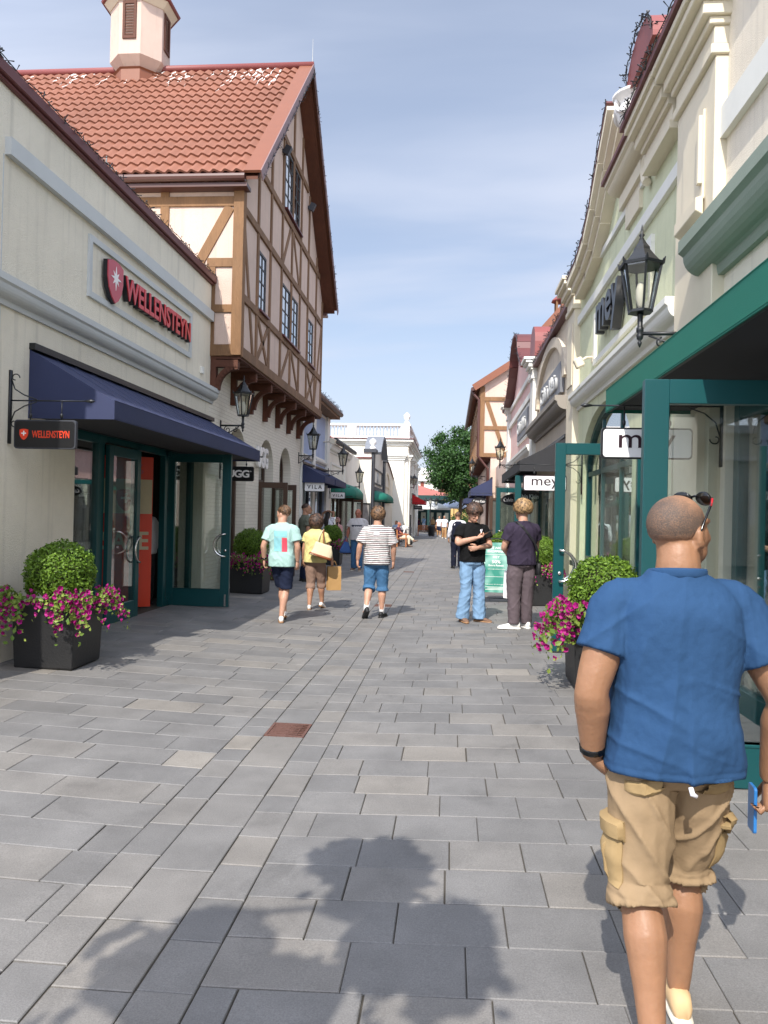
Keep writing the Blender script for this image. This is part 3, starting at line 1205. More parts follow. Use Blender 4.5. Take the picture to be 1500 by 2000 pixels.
def watch(o, J, sd, m, k=1.0):
    wr, el = J['wr' + sd], J['el' + sd]
    ax = (wr - el).normalized()
    p = wr - ax * .035
    mb = MB()
    mb.tube([p - ax * .013, p - ax * .009, p + ax * .009, p + ax * .013], [.033 * k, .0385 * k, .0385 * k, .033 * k], 14)
    out = V((-1 if sd == 'L' else 1, .2, 0))
    out = (out - ax * out.dot(ax)).normalized()
    mb.tube([p + out * .028, p + out * .040], [.019, .018], 12)
    return mb.build('wristwatch', m, o, True)


# 1 --- the man walking close by
o, J = person('broad man in blue tshirt and khaki cargo shorts with sunglasses on his head', (0.73, 2.56, gz(.73)), R(2), 1.765, skinm=S1, voxel=.0075,
              build=.58, armk=1.18, yaw=-56, pitch=2, name='person', hands=(('L', .6), ('R', 1.15)),
              pose=dict(shL=(-.188, -.01, 1.40), shR=(.188, -.01, 1.40), elL=(-.272, -.055, 1.135), elR=(.325, -.06, 1.115), wrL=(-.248, .03, .885), wrR=(.325, .02, .835),
                        hdL=(.9, .30, -.9), plL=(.9, .3, .3), thL=(0, 1, 0), hdR=(-.08, .12, -1), plR=(-.9, .35, .1), thR=(.2, 1, 0), head=(.016, .012, 1.652),
                        hipL=(-.10, 0, .92), hipR=(.10, 0, .92), kneeL=(-.105, -.03, .50), ankL=(-.10, -.20, .09), kneeR=(.085, .14, .50), ankR=(.075, .115, .085), toeR=(.12, 1, 0)))
hero = o


def hero_folds(p, n):
    fz = max(0.0, min(1.0, (n.z + .75) / .4))
    z = p.z / 1.765 * 1.78
    low = max(0, min(1, (1.32 - z) / .3))
    a = .0085 * rid(V((p.x * 8 + z * 1.6 * (1 if p.x > 0 else -1), p.y * 3, z * 1.1 + 4))) * (.35 + .65 * low)
    b2 = .008 * rid(V((p.x * 2.2, 7, z * 11 + p.x * 4.5)), 2.2) * max(0, 1 - abs(z - 1.04) / .17)
    c_ = .006 * rid(V((p.x * 5 + z * 7 * (1 if p.x > 0 else -1), p.y * 4, 2.5)), 2) * max(0, 1 - abs(z - 1.30) / .22) * min(1, abs(p.x) / .1)
    d = .004 * noise.noise(V((p.x * 9, p.y * 9, z * 6)))
    hemw = .006 * math.sin(p.x * 32 + 1) * max(0, min(1, (.98 - z) / .12))
    ax = abs(p.x)
    seam = .0022 * math.exp(-((ax - (.190 - .03 * max(0, z - 1.30))) / .005) ** 2) * (1 if z > 1.2 else 0)
    seam -= .003 * math.exp(-((z - .895) / .004) ** 2)
    cr_ = .0016 * noise.noise(V((p.x * 34, p.y * 30, p.z * 26))) + .0012 * noise.noise(V((p.x * 60, p.y * 60, p.z * 45)))
    return ((a + b2 + c_ + d + hemw) * 1.5 + cr_) * fz + seam


ts = shirt(o, J, c_blue, hem=.868, fit=.004, sleeve=.60, voxel=.006, seed=4.0, sl=1.04, disp=hero_folds, flare=.008)
mb = MB()
nbp = J['nb'] + V((0, .002, -.008)) * J['s']
mb.loft([[(nbp.x + q[0], nbp.y + q[1], nbp.z + dz + q[1] * -.10) for q in ering(0, 0, 0, .086 * k, .081 * k, 24, 2.1)] for k, dz in ((1.0, -.022), (1.035, -.014), (1.035, .004), (.99, .010), (.95, .002))])
mb.build('collar', c_blue, ts, True)
sh = bottoms(o, J, c_khaki, end=.438, r_end=.106, name='cargo_shorts', voxel=.0065, loose=1.07, disp=lambda p, n: max(0, min(1, (n.z + .75) / .4)) * max(0, min(1, (.885 - p.z) / .05)) * (
    .013 * rid(V((p.x * 3.5 + 1, p.y * 3, p.z * 6.5 - abs(p.x) * 9)), 2) + .008 * rid(V((p.x * 7, p.y * 6, p.z * 2.2 + 3)), 2) + .005 * noise.noise(V((p.x * 16, p.y * 16, p.z * 14)))
    - .005 * math.exp(-((p.z - .482) / .006) ** 2)))
# cargo pockets, flaps and back-pocket flaps sewn on so that they follow the cloth
bpy.context.view_layer.update()


def leg_ray(sx, a0, a1, t0, t1):
    hp_, kn = (J['hipL'], J['kneeL']) if sx < 0 else (J['hipR'], J['kneeR'])

    def f(u, v):
        c = hp_.lerp(kn, t0 + (t1 - t0) * v)
        a = R(a0 + (a1 - a0) * u)
        d = V((math.sin(a) * sx, -math.cos(a), 0))
        return c + d * .4, -d
    return f


for sx in (-1, 1):
    patch(sh, leg_ray(sx, 48, 112, .58, .97), 12, 12, .014, 'cargo_pocket', c_khakipocket, sh, bulge=.012)
    patch(sh, leg_ray(sx, 42, 116, .48, .63), 12, 6, .027, 'pocket_flap', c_khakipocket, sh, edge=.12)
    patch(sh, leg_ray(sx, 74, 82, .64, .95), 3, 10, .030, 'pocket_pleat', c_khakipocket, sh, edge=.3)
    ln_ = .125
    x0 = sx * .045

    def fl(u, v, sx=sx, x0=x0):
        z = (.868 + (-.022 * u if sx < 0 else -.012 - .004 * u) - (.046 - .018 * abs(2 * u - 1) ** 3) * v) * J['s']
        return V(((x0 + sx * ln_ * u) * J['s'], -.6, z)), V((0, 1, 0))
    patch(sh, fl, 12, 5, .013, 'pocket_flap', c_khakipocket, sh, edge=.15)
mb = MB()
mb.tube([V((0.004, -.170, .862)) * J['s'], V((0.006, -.180, .845)) * J['s'], V((0.02, -.178, .838)) * J['s']], [.008, .009, .006], 6)
mb.build('drawstring_tag', c_white, sh, True)
watch(o, J, 'L', M['phone'], 1.12)
shoe(o, J, 'R', s_sand, s_offw, 4)
shoe(o, J, 'L', s_sand, s_offw, 22)
hobj = tuft_hair(o, J, None, (0, -.020, .010), (.0795, .0955, .0872), n=0, zmin=-.052, name='hair', ymax=.040, front=.058, seed=11, lump=.12)
hm, hc, s = J['hm'], J['head'], J['s']
# cropped hair thins out over the crown: tone = how much scalp shows
inv = hm.transposed()
for pl_, at_ in zip(hobj.data.polygons, hobj.data.attributes['tone'].data):
    q = inv @ (pl_.center - hc) / (s * HK)
    at_.value = max(0, min(1, (q.z - .03) / .05)) * max(0, min(1, (q.y + .085) / .07)) * .85 + max(0, min(1, (-.014 - q.z) / .03)) * .70 + max(0, min(1, (q.y - .012) / .03)) * .6 + .12 * noise.noise(q * 40)
m_, nt, b = newmat('cropped_grey_hair')
L = nt.links
at_ = nt.nodes.new('ShaderNodeAttribute')
at_.attribute_name = 'tone'
tc = nt.nodes.new('ShaderNodeTexCoord')
n_ = nt.nodes.new('ShaderNodeTexNoise')
n_.inputs['Scale'].default_value = 260
n_.inputs['Detail'].default_value = 2
L.new(tc.outputs['Object'], n_.inputs['Vector'])
ad = nt.nodes.new('ShaderNodeMath')
ad.operation = 'MULTIPLY_ADD'
ad.inputs[1].default_value = 1.3
L.new(n_.outputs['Fac'], ad.inputs[0])
sb = nt.nodes.new('ShaderNodeMath')
sb.operation = 'SUBTRACT'
sb.inputs[1].default_value = .55
L.new(at_.outputs['Fac'], sb.inputs[0])
L.new(sb.outputs[0], ad.inputs[2])
ad.use_clamp = True
mx = nt.nodes.new('ShaderNodeMix')
mx.data_type = 'RGBA'
mx.inputs[6].default_value = C('#54463d', .85)
mx.inputs[7].default_value = C('#a57a5c', .80)
L.new(ad.outputs[0], mx.inputs[0])
L.new(mx.outputs[2], b.inputs['Base Color'])
bp = nt.nodes.new('ShaderNodeBump')
bp.inputs['Strength'].default_value = .5
bp.inputs['Distance'].default_value = .004
L.new(n_.outputs['Fac'], bp.inputs['Height'])
L.new(bp.outputs['Normal'], b.inputs['Normal'])
b.inputs['Roughness'].default_value = .7
hobj.data.materials.append(m_)
hm, hc, s = J['hm'], J['head'], J['s']
g = thing('sunglasses', 'dark sunglasses with red temples pushed up on the head of the man in blue', 'sunglasses', world(o, hc + hm @ V((0, .06, .085)) * s), local=True)
G0 = hc + hm @ V((0, .06, .085)) * s


def hp(p):
    return Euler(o.rotation_euler).to_matrix() @ (hc + hm @ V(p) * s * HK - G0)


for sx in (-1, 1):
    mb = MB()
    mb.loft([[hp((sx * (.038 + .031 * math.cos(a) * k), .064 + y - .012 * abs(math.cos(a)) * (1 if math.cos(a) > 0 else 0) - .5 * .021 * math.sin(a) * k, .086 + .021 * math.sin(a) * k + y * .6)) for a in [2 * PI * q / 16 for q in range(16)]] for k, y in ((.94, -.003), (1, 0), (1, .003), (.94, .005))])
    mb.build('lens', M['phone'], g, True)
    mb = MB()
    mb.tube([hp((sx * .069, .056, .088)), hp((sx * .078, .040, .068)), hp((sx * .083, .010, .030)), hp((sx * .084, -.012, -.004)), hp((sx * .082, -.022, -.026))], [.0042, .0042, .004, .004, .005], 8)
    mb.build('temple', M['phone'], g, True)
    mb = MB()
    mb.tube([hp((sx * .071, .055, .086)), hp((sx * .0795, .037, .064))], [.0046, .0042], 6)
    mb.build('red_temple_tip', M['signred'], g, True)
mb = MB()
mb.tube([hp((-.010, .066, .092)), hp((0, .070, .095)), hp((.010, .066, .092))], .004, 6)
mb.build('bridge', M['phone'], g, True)
pw = world(o, J['wrR'] + V((-.030, .060, -.115)))
ph = thing('phone', 'blue cased phone held in the right hand of the man in blue', 'phone', pw, R(0), local=True)
mb = MB()
mb.poly(rrect(.072, .15, .01), [], mtmap(Euler((R(90), R(0), R(84))).to_matrix().to_4x4()), -.005, .005)
mb.build('case', M['bluecase'], ph, bevel=.001)

# 2 --- man in mint
o, J = person('man in mint tshirt with printed back and navy shorts looking left', (-2.57, 11.66, gz(-2.57)), R(-6), 1.80, skinm=S2, build=.35, yaw=72, pitch=-4,
              pose=dict(kneeL=(-.05, .20, .50), ankL=(-.03, .26, .11), kneeR=(.05, .06, .49), ankR=(.03, -.06, .085), elL=(-.27, -.08, 1.16), wrL=(-.285, .0, .93),
                        elR=(.25, -.03, 1.16), wrR=(.225, .06, .92), toeL=(-.5, 1, 0), toeR=(-.35, 1, 0)))
t = shirt(o, J, c_mint, hem=.845, fit=.006, sleeve=.70, sl=1.04, flare=.010, seed=1, voxel=.009)
pr = mat('teal_shirt_print', C('#8cc7cf', .9), .85, var=.18, vscale=22)
pr2 = mat('coral_shirt_print', C('#dd4a5c', .9), .85, var=.1, vscale=14)
s = J['s']
for x0, x1, z0, z1, m_, nm in ((-.085, .115, 1.30, 1.385, pr, 'teal_print'), (-.085, .035, 1.08, 1.29, pr, 'teal_print'), (.043, .118, 1.075, 1.285, pr2, 'coral_print')):
    mb = MB()
    nx, nz = 6, 8
    vs = []
    for iz in range(nz + 1):
        for ix in range(nx + 1):
            x = x0 + (x1 - x0) * ix / nx
            z = z0 + (z1 - z0) * iz / nz
            hit, loc_, nor, _ = t.ray_cast(V((x * s, -.6, z * s)), V((0, 1, 0)))
            vs.append((x * s, (loc_.y - .004) if hit else -.16, z * s))
    mb.add(vs, [(iz * (nx + 1) + ix, iz * (nx + 1) + ix + 1, (iz + 1) * (nx + 1) + ix + 1, (iz + 1) * (nx + 1) + ix) for iz in range(nz) for ix in range(nx)])
    mb.build(nm, m_, t, True)
bottoms(o, J, c_navy, end=.50, r_end=.092)
watch(o, J, 'L', M['phone'])
for sd, p in (('L', 14), ('R', 0)):
    shoe(o, J, sd, s_white, s_gum, p)
tuft_hair(o, J, h_brown, (0, -.020, .022), (.078, .093, .083), n=700, ln=.04, zmin=-.02, ymax=.05, front=.06, seed=3, w=.005)

# 3 --- woman in yellow
o, J = person('woman in yellow tshirt and taupe capri trousers with curly brown hair', (-2.36, 13.42, gz(-2.36)), R(-4), 1.66, skinm=S3, build=.65, fem=1,
              yaw=10, pose=dict(kneeL=(-.08, .02, .49), ankL=(-.07, -.10, .085), kneeR=(.09, .14, .50), ankR=(.10, .20, .10), elR=(.26, .02, 1.15), wrR=(.30, .10, .92), hdR=(.1, .1, -1)),
              hands=(('L', .5), ('R', 1.1)))
yw, yJ = o, J
shirt(o, J, c_yellow, hem=.885, fit=.014, sleeve=.55, seed=5, sl=1.05, voxel=.009)
bottoms(o, J, c_taupe, end=.37, r_end=.088, name='capri_trousers', loose=1.08)
for sd, p in (('L', 0), ('R', 18)):
    shoe(o, J, sd, s_white, s_gum, p, s_=.92)
tuft_hair(o, J, h_dark, (0, -.022, .0), (.094, .106, .104), n=520, ln=.085, zmin=-.115, ymax=.03, front=.06, seed=5, w=.017, curl=1.7, lump=3.0)
bag = handbag('handbag', 'ivory canvas shoulder bag with tan base on the back of the woman in yellow', 'handbag', world(o, V((.15, -.24, 1.0)) * J['s']), R(14), .40, .17, .24, M['canvas'], M['leather'], taper=.72)
sp = V((.15, -.02, 1.475)) * J['s']
mb = MB()
Bw = bag.matrix_world if False else None
s = J['s']
org = V(bag.location)


bag.rotation_euler = (0, R(17), R(14))


def bl(p):                       # woman-local point into the bag's own frame
    w_ = world(o, p) - org
    return Euler(bag.rotation_euler).to_matrix().transposed() @ w_


for dx in (-.045, .045):
    mb = MB()
    mb.tube([bl(V((.15 + dx * 1.6, -.235, 1.215)) * s), bl(V((.152 + dx * .9, -.20, 1.36)) * s), bl(V((.152 + dx * .3, -.09, 1.475)) * s), bl(V((.155, -.01, 1.51)) * s), bl(V((.155, .07, 1.45)) * s)], .011, 6)
    mb.build('shoulder_strap', M['leather'] if dx > 0 else M['canvas'], bag, True)
paperbag('brown kraft paper bag carried low by the woman in yellow', world(o, V((.335, .14, .36)) * s), R(24), .24, .12, .42, M['kraft'])

# 4 --- man in stripes
o, J = person('young man in striped tshirt and blue denim shorts walking away', (-1.20, 12.72, gz(-1.2)), R(0), 1.82, skinm=S2, build=.45, yaw=8, pitch=-3,
              pose=dict(kneeL=(-.12, .03, .50), ankL=(-.14, -.20, .15), kneeR=(.09, .06, .50), ankR=(.09, .06, .085), elL=(-.275, -.08, 1.17), wrL=(-.315, -.02, .93), elR=(.265, .0, 1.16), wrR=(.26, .09, .92),
                        toeL=(-.4, 1, 0), toeR=(.25, 1, 0)))
t = shirt(o, J, c_stripe, hem=.865, fit=.012, sleeve=.84, sl=1.10, flare=.010, seed=9, wr=.008, voxel=.009)
lp = MB()
hit, l_, n_, _ = t.ray_cast(V((0, -.6, 1.37 * J['s'])), V((0, 1, 0)))
yb = l_.y if hit else -.15
lp.box(-.045, .045, yb - .006, yb + .012, 1.345 * J['s'], 1.395 * J['s'])
lp.build('back_label', c_white, t)
bottoms(o, J, c_denim, end=.43, r_end=.108, loose=1.08, voxel=.009)
for sd, p in (('L', 38), ('R', 0)):
    sock(o, J, sd, k_sock)
    shoe(o, J, sd, s_black, s_black, p)
tuft_hair(o, J, h_brown, (0, -.02, .03), (.086, .100, .092), n=420, ln=.075, zmin=-.03, ymax=.05, front=.08, seed=8, w=.015, lump=2.6, curl=1.3)

# 5 --- young man with phone
o, J = person('young man in black tshirt and washed jeans looking down at his phone', (.36, 12.36, gz(.36)), R(203), 1.87, skinm=S2, build=.25, yaw=8, pitch=-27,
              face_on=True, voxel=.010, hands=(('L', .5), ('R', .9)),
              pose=dict(elR=(.265, .05, 1.20), wrR=(.045, .255, 1.285), hdR=(-.75, .35, .30), plR=(-.1, .3, .9), thR=(0, -.3, 1), elL=(-.265, .06, 1.17), wrL=(.02, .235, 1.135), hdL=(1, -.12, -.14), plL=(.1, -1, 0), thL=(0, .1, 1),
                        head=(0, .045, 1.655), ankL=(-.13, .02, .085), ankR=(.13, -.02, .085), kneeL=(-.115, .02, .5), toeL=(-.75, 1, 0), toeR=(.05, 1, 0)))
t = shirt(o, J, c_black, hem=.915, fit=.010, sleeve=.60, sl=1.12, seed=12, voxel=.009)
hit, l_, n_, _ = t.ray_cast(V((-.085, .6, 1.36)) * J['s'], V((0, -1, 0)))
lp = MB()
yb = l_.y if hit else .13
for x, z, r1, r2 in ((0, 0, .014, .03), (.012, .035, .010, .02), (-.012, .04, .008, .02), (.004, -.035, .016, .014)):
    lp.ell((-.085 * J['s'] + x, yb - .002, 1.36 * J['s'] + z), (r1, .008, r2), 8, 6)
lp.build('chest_emblem', c_white, t, True)
bottoms(o, J, c_denimlt, end=.045, r_end=.098, name='jeans', loose=1.06, wr=.010)
for sd in 'LR':
    u = shoe(o, J, sd, s_brown, s_gum, 0)
tuft_hair(o, J, h_dark, (0, -.012, .042), (.086, .100, .084), n=420, ln=.08, zmin=.0, ymax=.055, front=.060, seed=14, w=.016, lump=3.0, curl=1.3)
s = J['s']
ph = thing('phone', 'black phone held up by the young man in the black tshirt', 'phone', world(o, V((-.105, .315, 1.375)) * s), o.rotation_euler.z + R(30), local=True)
mb = MB()
mb.poly(rrect(.074, .152, .01), [], mtmap(Euler((R(28), 0, 0)).to_matrix().to_4x4()), -.004, .004)
mb.build('case', M['phone'], ph, bevel=.001)

# 6 --- young man in plum
o, J = person('young man in dark plum tshirt and mauve trousers with a crossbody bag', (1.07, 11.58, gz(1.07)), R(24), 1.89, skinm=S2, build=.30, yaw=18, pitch=-4,
              pose=dict(elL=(-.25, .05, 1.15), wrL=(-.05, .27, 1.0), hdL=(.3, .5, -.9), elR=(.25, .04, 1.16), wrR=(.20, .20, .99), hdR=(-.4, .8, -.3), ankL=(-.10, .0, .085), ankR=(.12, .06, .085),
                        toeL=(-1, .45, 0), toeR=(-.05, 1, 0)))
pl, pJ = o, J
shirt(o, J, c_plum, hem=.90, fit=.012, sleeve=.62, sl=1.1, seed=15, voxel=.009)
bottoms(o, J, c_mauve, end=.07, r_end=.074, name='trousers', loose=1.20, wr=.008, seed=6)
for sd in 'LR':
    shoe(o, J, sd, s_white, s_white, 0, s_=1.06)
tuft_hair(o, J, h_blond, (0, -.014, .040), (.089, .101, .088), n=480, ln=.08, zmin=.0, ymax=.05, front=.07, seed=17, w=.016, curl=1.7, lump=3.2)
s = J['s']
bg = thing('crossbody_bag', 'black crossbody bag at the hip of the young man in plum', 'bag', world(o, V((.215, -.06, .86)) * s), o.rotation_euler.z, local=True)
mb = MB()
mb.loft([[(p[0], p[1], z) for p in ering(0, 0, 0, .035 * k, .085 * k, 14, 3)] for z, k in ((-.10, .75), (-.09, 1), (.06, 1), (.075, .8))])
mb.build('bag_body', s_black, bg, True)
mb = MB()
off = V((.215, -.06, .86))
pts = [(.20, -.09, .93), (.165, -.165, 1.08), (.10, -.175, 1.22), (.0, -.172, 1.34), (-.075, -.145, 1.435), (-.115, -.075, 1.495), (-.115, .01, 1.51)]
for i in range(len(pts) - 1):
    a, b_ = (V(pts[i]) - off) * s, (V(pts[i + 1]) - off) * s
    mb.beam(a, b_ + (b_ - a) * .03, .034, .006, (0, -1, .3))
mb.build('strap', s_black, bg)
paperbag('tall white paper bag hanging from the left hand of the young man in plum', world(o, V((-.02, .33, .40)) * s), R(30), .12, .09, .42, M['paperwhite'])

# 7 --- man in waistcoat further on
o, J = person('man in dark waistcoat over white shirt seen from behind', (.24, 25.2, gz(.24)), R(4), 1.86, skinm=S3, build=.3, voxel=.014)
shirt(o, J, c_white, hem=.90, fit=.002, sleeve=1.85, voxel=.014, name='dress_shirt', seed=20)
mb = MB()
s = J['s']
mb.loft([[(p[0] * s, p[1] * s, z * s) for p in ering(0, y, 0, rx, ry, 20, 2.6)] for z, rx, ry, y in ((.86, .20, .155, 0), (1.0, .205, .158, 0), (1.12, .195, .152, .01), (1.3, .208, .158, -.005), (1.41, .185, .135, -.02), (1.475, .12, .098, -.02))])
mb.build('waistcoat', c_vest, o, True)
bottoms(o, J, c_vest, end=.06, r_end=.075, name='trousers', voxel=.012, loose=1.12)
for sd in 'LR':
    shoe(o, J, sd, s_black, s_black)
tuft_hair(o, J, h_brown, (0, -.02, .012), (.080, .097, .087), n=60, ln=.02, zmin=-.03, ymax=.05, front=.07, seed=21)

# 8 --- man in polo
o, J = person('balding man in grey polo shirt with navy chest stripe walking towards the viewer', (-2.76, 22.9, gz(-2.76)), R(176), 1.86, skinm=S4, build=.7, pitch=-16,
              face_on=True, voxel=.014, pose=dict(elR=(.27, -.02, 1.17), wrR=(.30, .02, .92), ankL=(-.10, .14, .085), kneeL=(-.1, .13, .5)), hands=(('L', .5), ('R', 1.1)))
pm, pmJ = o, J
t = shirt(o, J, c_polo, hem=.88, fit=.014, sleeve=.66, voxel=.014, name='polo_shirt', sl=1.1, seed=22)
s = J['s']
mb = MB()
mb.loft([[(p[0] * s, p[1] * s, z * s) for p in ering(0, -.003, 0, rx, ry, 20, 2.5)] for z, rx, ry in ((1.255, .216, .175), (1.262, .219, .178), (1.30, .219, .176), (1.307, .216, .173))])
mb.build('chest_stripe', c_navy, t, True)
bottoms(o, J, c_denim, end=.06, r_end=.08, name='jeans', voxel=.014)
for sd in 'LR':
    shoe(o, J, sd, s_brown, s_offw)
c_bagblue = cloth('blue_bag_cloth', '#46659c', .9)
b_ = handbag('shopping_bag', 'soft blue cloth shopping bag hanging from the hand of the man in polo', 'bag', world(o, V((.33, .06, .50)) * s), R(188), .36, .12, .34, c_bagblue, taper=.35, handle=.16)

# 9 --- man with glasses at the shop door
o, J = person('man with glasses in grey green tshirt looking sideways by the brown doors', (-3.5, 18.5, gz(-3.5)), R(-62), 1.90, skinm=S3, build=.4, yaw=-14, voxel=.014, face_on=True)
shirt(o, J, c_grey, hem=.88, fit=.014, voxel=.014, seed=24)
bottoms(o, J, c_navy, end=.06, r_end=.08, name='trousers', voxel=.014)
for sd in 'LR':
    shoe(o, J, sd, s_black, s_black)
tuft_hair(o, J, h_dark, (0, -.02, .018), (.081, .097, .086), n=120, ln=.02, zmin=.0, ymax=.05, front=.06, seed=25)
hm, hc, s = J['hm'], J['head'], J['s']
mb = MB()
for sx in (-1, 1):
    mb.tube([hc + hm @ V((sx * .030 + .020 * math.cos(a), .094, -.012 + .015 * math.sin(a))) * s for a in [2 * PI * k / 10 for k in range(11)]], .0028, 5)
    mb.tube([hc + hm @ V((sx * .050, .092, -.010)) * s, hc + hm @ V((sx * .080, .0, -.012)) * s], .0026, 5)
mb.build('eyeglasses', M['phone'], o)

# 10 --- woman with arms over her head
o, J = person('long haired woman in white tshirt with both arms folded over her head', (-4.13, 25.7, gz(-4.1)), R(-14), 1.73, skinm=S3, fem=1, build=.2, voxel=.014,
              pose=dict(elL=(-.20, .03, 1.70), wrL=(.03, -.04, 1.80), elR=(.22, .02, 1.74), wrR=(-.02, -.02, 1.79), hdL=(1, 0, -.1), hdR=(-1, 0, -.1), plL=(0, 0, -1), plR=(0, 0, -1), thL=(0, -1, 0), thR=(0, -1, 0)))
shirt(o, J, c_white, hem=.93, fit=.014, sleeve=.5, voxel=.014, seed=27)
bottoms(o, J, c_navy, end=.55, r_end=.10, voxel=.014)
for sd in 'LR':
    shoe(o, J, sd, s_sand, s_offw, s_=.9)
s = J['s']
mb = MB()
mb.loft([[(p[0] * s + .008 * math.sin(z * 40), p[1] * s, z * s) for p in ering(.01, y, 0, rx, ry, 16, 2.2)] for z, rx, ry, y in ((1.20, .04, .02, -.145), (1.27, .075, .035, -.15), (1.40, .092, .045, -.145), (1.52, .088, .055, -.12), (1.62, .090, .085, -.05), (1.70, .086, .10, -.015), (1.765, .05, .06, -.01))])
mb.build('long_hair', h_dark, o, True)

# 11 --- girl in hoodie
o, J = person('girl in dusty pink hoodie with the hood up and short denim shorts', (-4.22, 28.6, gz(-4.2)), R(168), 1.50, skinm=S2, fem=1, voxel=.014, face_on=True,
              pose=dict(elL=(-.22, .06, 1.18), wrL=(-.04, .16, 1.33), elR=(.22, .06, 1.16), wrR=(.03, .19, 1.26), hdL=(.5, .1, .8), hdR=(-.7, .1, .5)))
shirt(o, J, c_pinkh, hem=.86, fit=.022, sleeve=1.9, voxel=.014, name='hoodie', seed=29)
bottoms(o, J, c_denimlt, end=.66, r_end=.11, voxel=.014)
for sd in 'LR':
    shoe(o, J, sd, s_sand, s_gum, s_=.9)
tuft_hair(o, J, c_pinkh, (0, -.018, .012), (.105, .115, .122), n=0, zmin=-.14, ymax=.03, front=.10, name='hood', seed=30)
s = J['s']
mb = MB()
mb.loft([[(p[0] * s, p[1] * s, z * s) for p in ering(-.03, y, 0, .035, .02, 10)] for z, y in ((1.30, .125), (1.45, .11), (1.60, .085))])
mb.build('hair', h_dark, o, True)

# 12 --- man sitting on the bench
o, J = person('balding man in wine shirt sitting crosslegged on the wooden bench', (-2.72, 42.0, gz(-2.7)), R(-86), 1.76, skinm=S4, build=.5, voxel=.018,
              pose=dict(pel=(0, 0, .53), waist=(0, -.05, .67), chest=(0, -.09, .87), upper=(0, -.11, .99), nb=(0, -.10, 1.085), head=(0, -.06, 1.24), hipL=(-.09, .02, .50), hipR=(.09, .02, .50), kneeL=(-.06, .46, .56), kneeR=(.10, .46, .50),
                        ankL=(.02, .78, .34), ankR=(.11, .50, .085), shL=(-.19, -.10, 1.01), shR=(.19, -.10, 1.01), elL=(-.27, .02, .76), elR=(.27, .02, .76), wrL=(-.16, .24, .68), wrR=(.14, .26, .68), hdL=(.3, 1, -.1), hdR=(-.3, 1, -.1)))
shirt(o, J, c_maroon, hem=.95, fit=.012, voxel=.018, seed=31)
mb = MB()
for sd in 'LR':
    limb(mb, [J['hip' + sd] + V((0, -.05, .02)), J['hip' + sd].lerp(J['knee' + sd], .5), J['knee' + sd], J['knee' + sd].lerp(J['ank' + sd], .5), J['knee' + sd].lerp(J['ank' + sd], .9)], [.115, .10, .080, .075, .068])
link('trousers', remesh(mb, .018, 3), c_cream, o, True)
for sd in 'LR':
    shoe(o, J, sd, s_brown, s_black, 0 if sd == 'R' else -18)

# 13.. --- people further off, each with own pose and clothes
far = [
    ('grey haired man in white shirt and tan trousers walking up the middle', (-.46, 60.0), 184, 1.80, 'm', c_white, c_tan, .06, s_white, h_pale, .5),
    ('woman in pale blue blouse and white trousers with a dark strap across', (-3.10, 90.0), 178, 1.70, 'f', c_pale, c_white, .06, s_white, h_dark, .2),
    ('woman in tan top carrying a shoulder bag under the parasols', (-1.95, 86.0), 190, 1.68, 'f', c_tan, c_black, .06, s_black, h_dark, .3),
    ('waiter in white shirt and dark apron under the pavilion roof', (-4.15, 91.0), 110, 1.75, 'm', c_white, c_vest, .06, s_black, h_dark, .2),
    ('man in white tshirt just behind the grey haired man', (-.95, 66.5), 176, 1.78, 'm', c_white, c_navy, .48, s_white, h_brown, .3),
    ('child in wine red top beside the waiter', (-3.80, 92.0), 200, 1.40, 'f', c_maroon, c_navy, .06, s_black, h_dark, .1),
]
for i, (lab, (x, y), rz, h, sx, top, bot, end, sh_, hr, bd) in enumerate(far):
    f = 1 if sx == 'f' else 0
    w = .05 * math.sin(i * 2.3)
    o, J = person(lab, (x, y, gz(x)), R(rz), h, skinm=S3, fem=f, build=bd, voxel=.022, yaw=10 * math.sin(i * 3.1),
                  pose=dict(ankL=(-.10, .12 + w, .085), kneeL=(-.1, .12 + w / 2, .5), ankR=(.10, -.10 - w, .11), kneeR=(.1, .02, .5), wrL=(-.25, .16 * (1 if i % 2 else .3), .95), wrR=(.25, .02 + .2 * (i == 1), .95 + .2 * (i in (1, 3)))))
    shirt(o, J, top, hem=.88, fit=.015, voxel=.022, seed=40 + i)
    bottoms(o, J, bot, end=end, r_end=.085, name='trousers' if end < .2 else 'shorts', voxel=.022)
    for sd in 'LR':
        shoe(o, J, sd, sh_, s_offw)
    tuft_hair(o, J, hr, (0, -.02, .02), (.085, .099, .09 + .02 * f), n=60, ln=.03, zmin=-.02 - .1 * f, ymax=.05, front=.07, seed=50 + i)
    if i == 1:
        s = J['s']
        mb = MB()
        for k in range(6):
            a, b2 = k / 6, (k + 1) / 6
            pa = V((-.13 + .28 * a, .150 + .03 * math.sin(PI * a), 1.46 - .5 * a)) * s
            pb = V((-.13 + .28 * b2, .150 + .03 * math.sin(PI * b2), 1.46 - .5 * b2)) * s
            mb.beam(pa, pb, .03, .02, (0, 1, 0))
        mb.build('strap', c_navy, o)


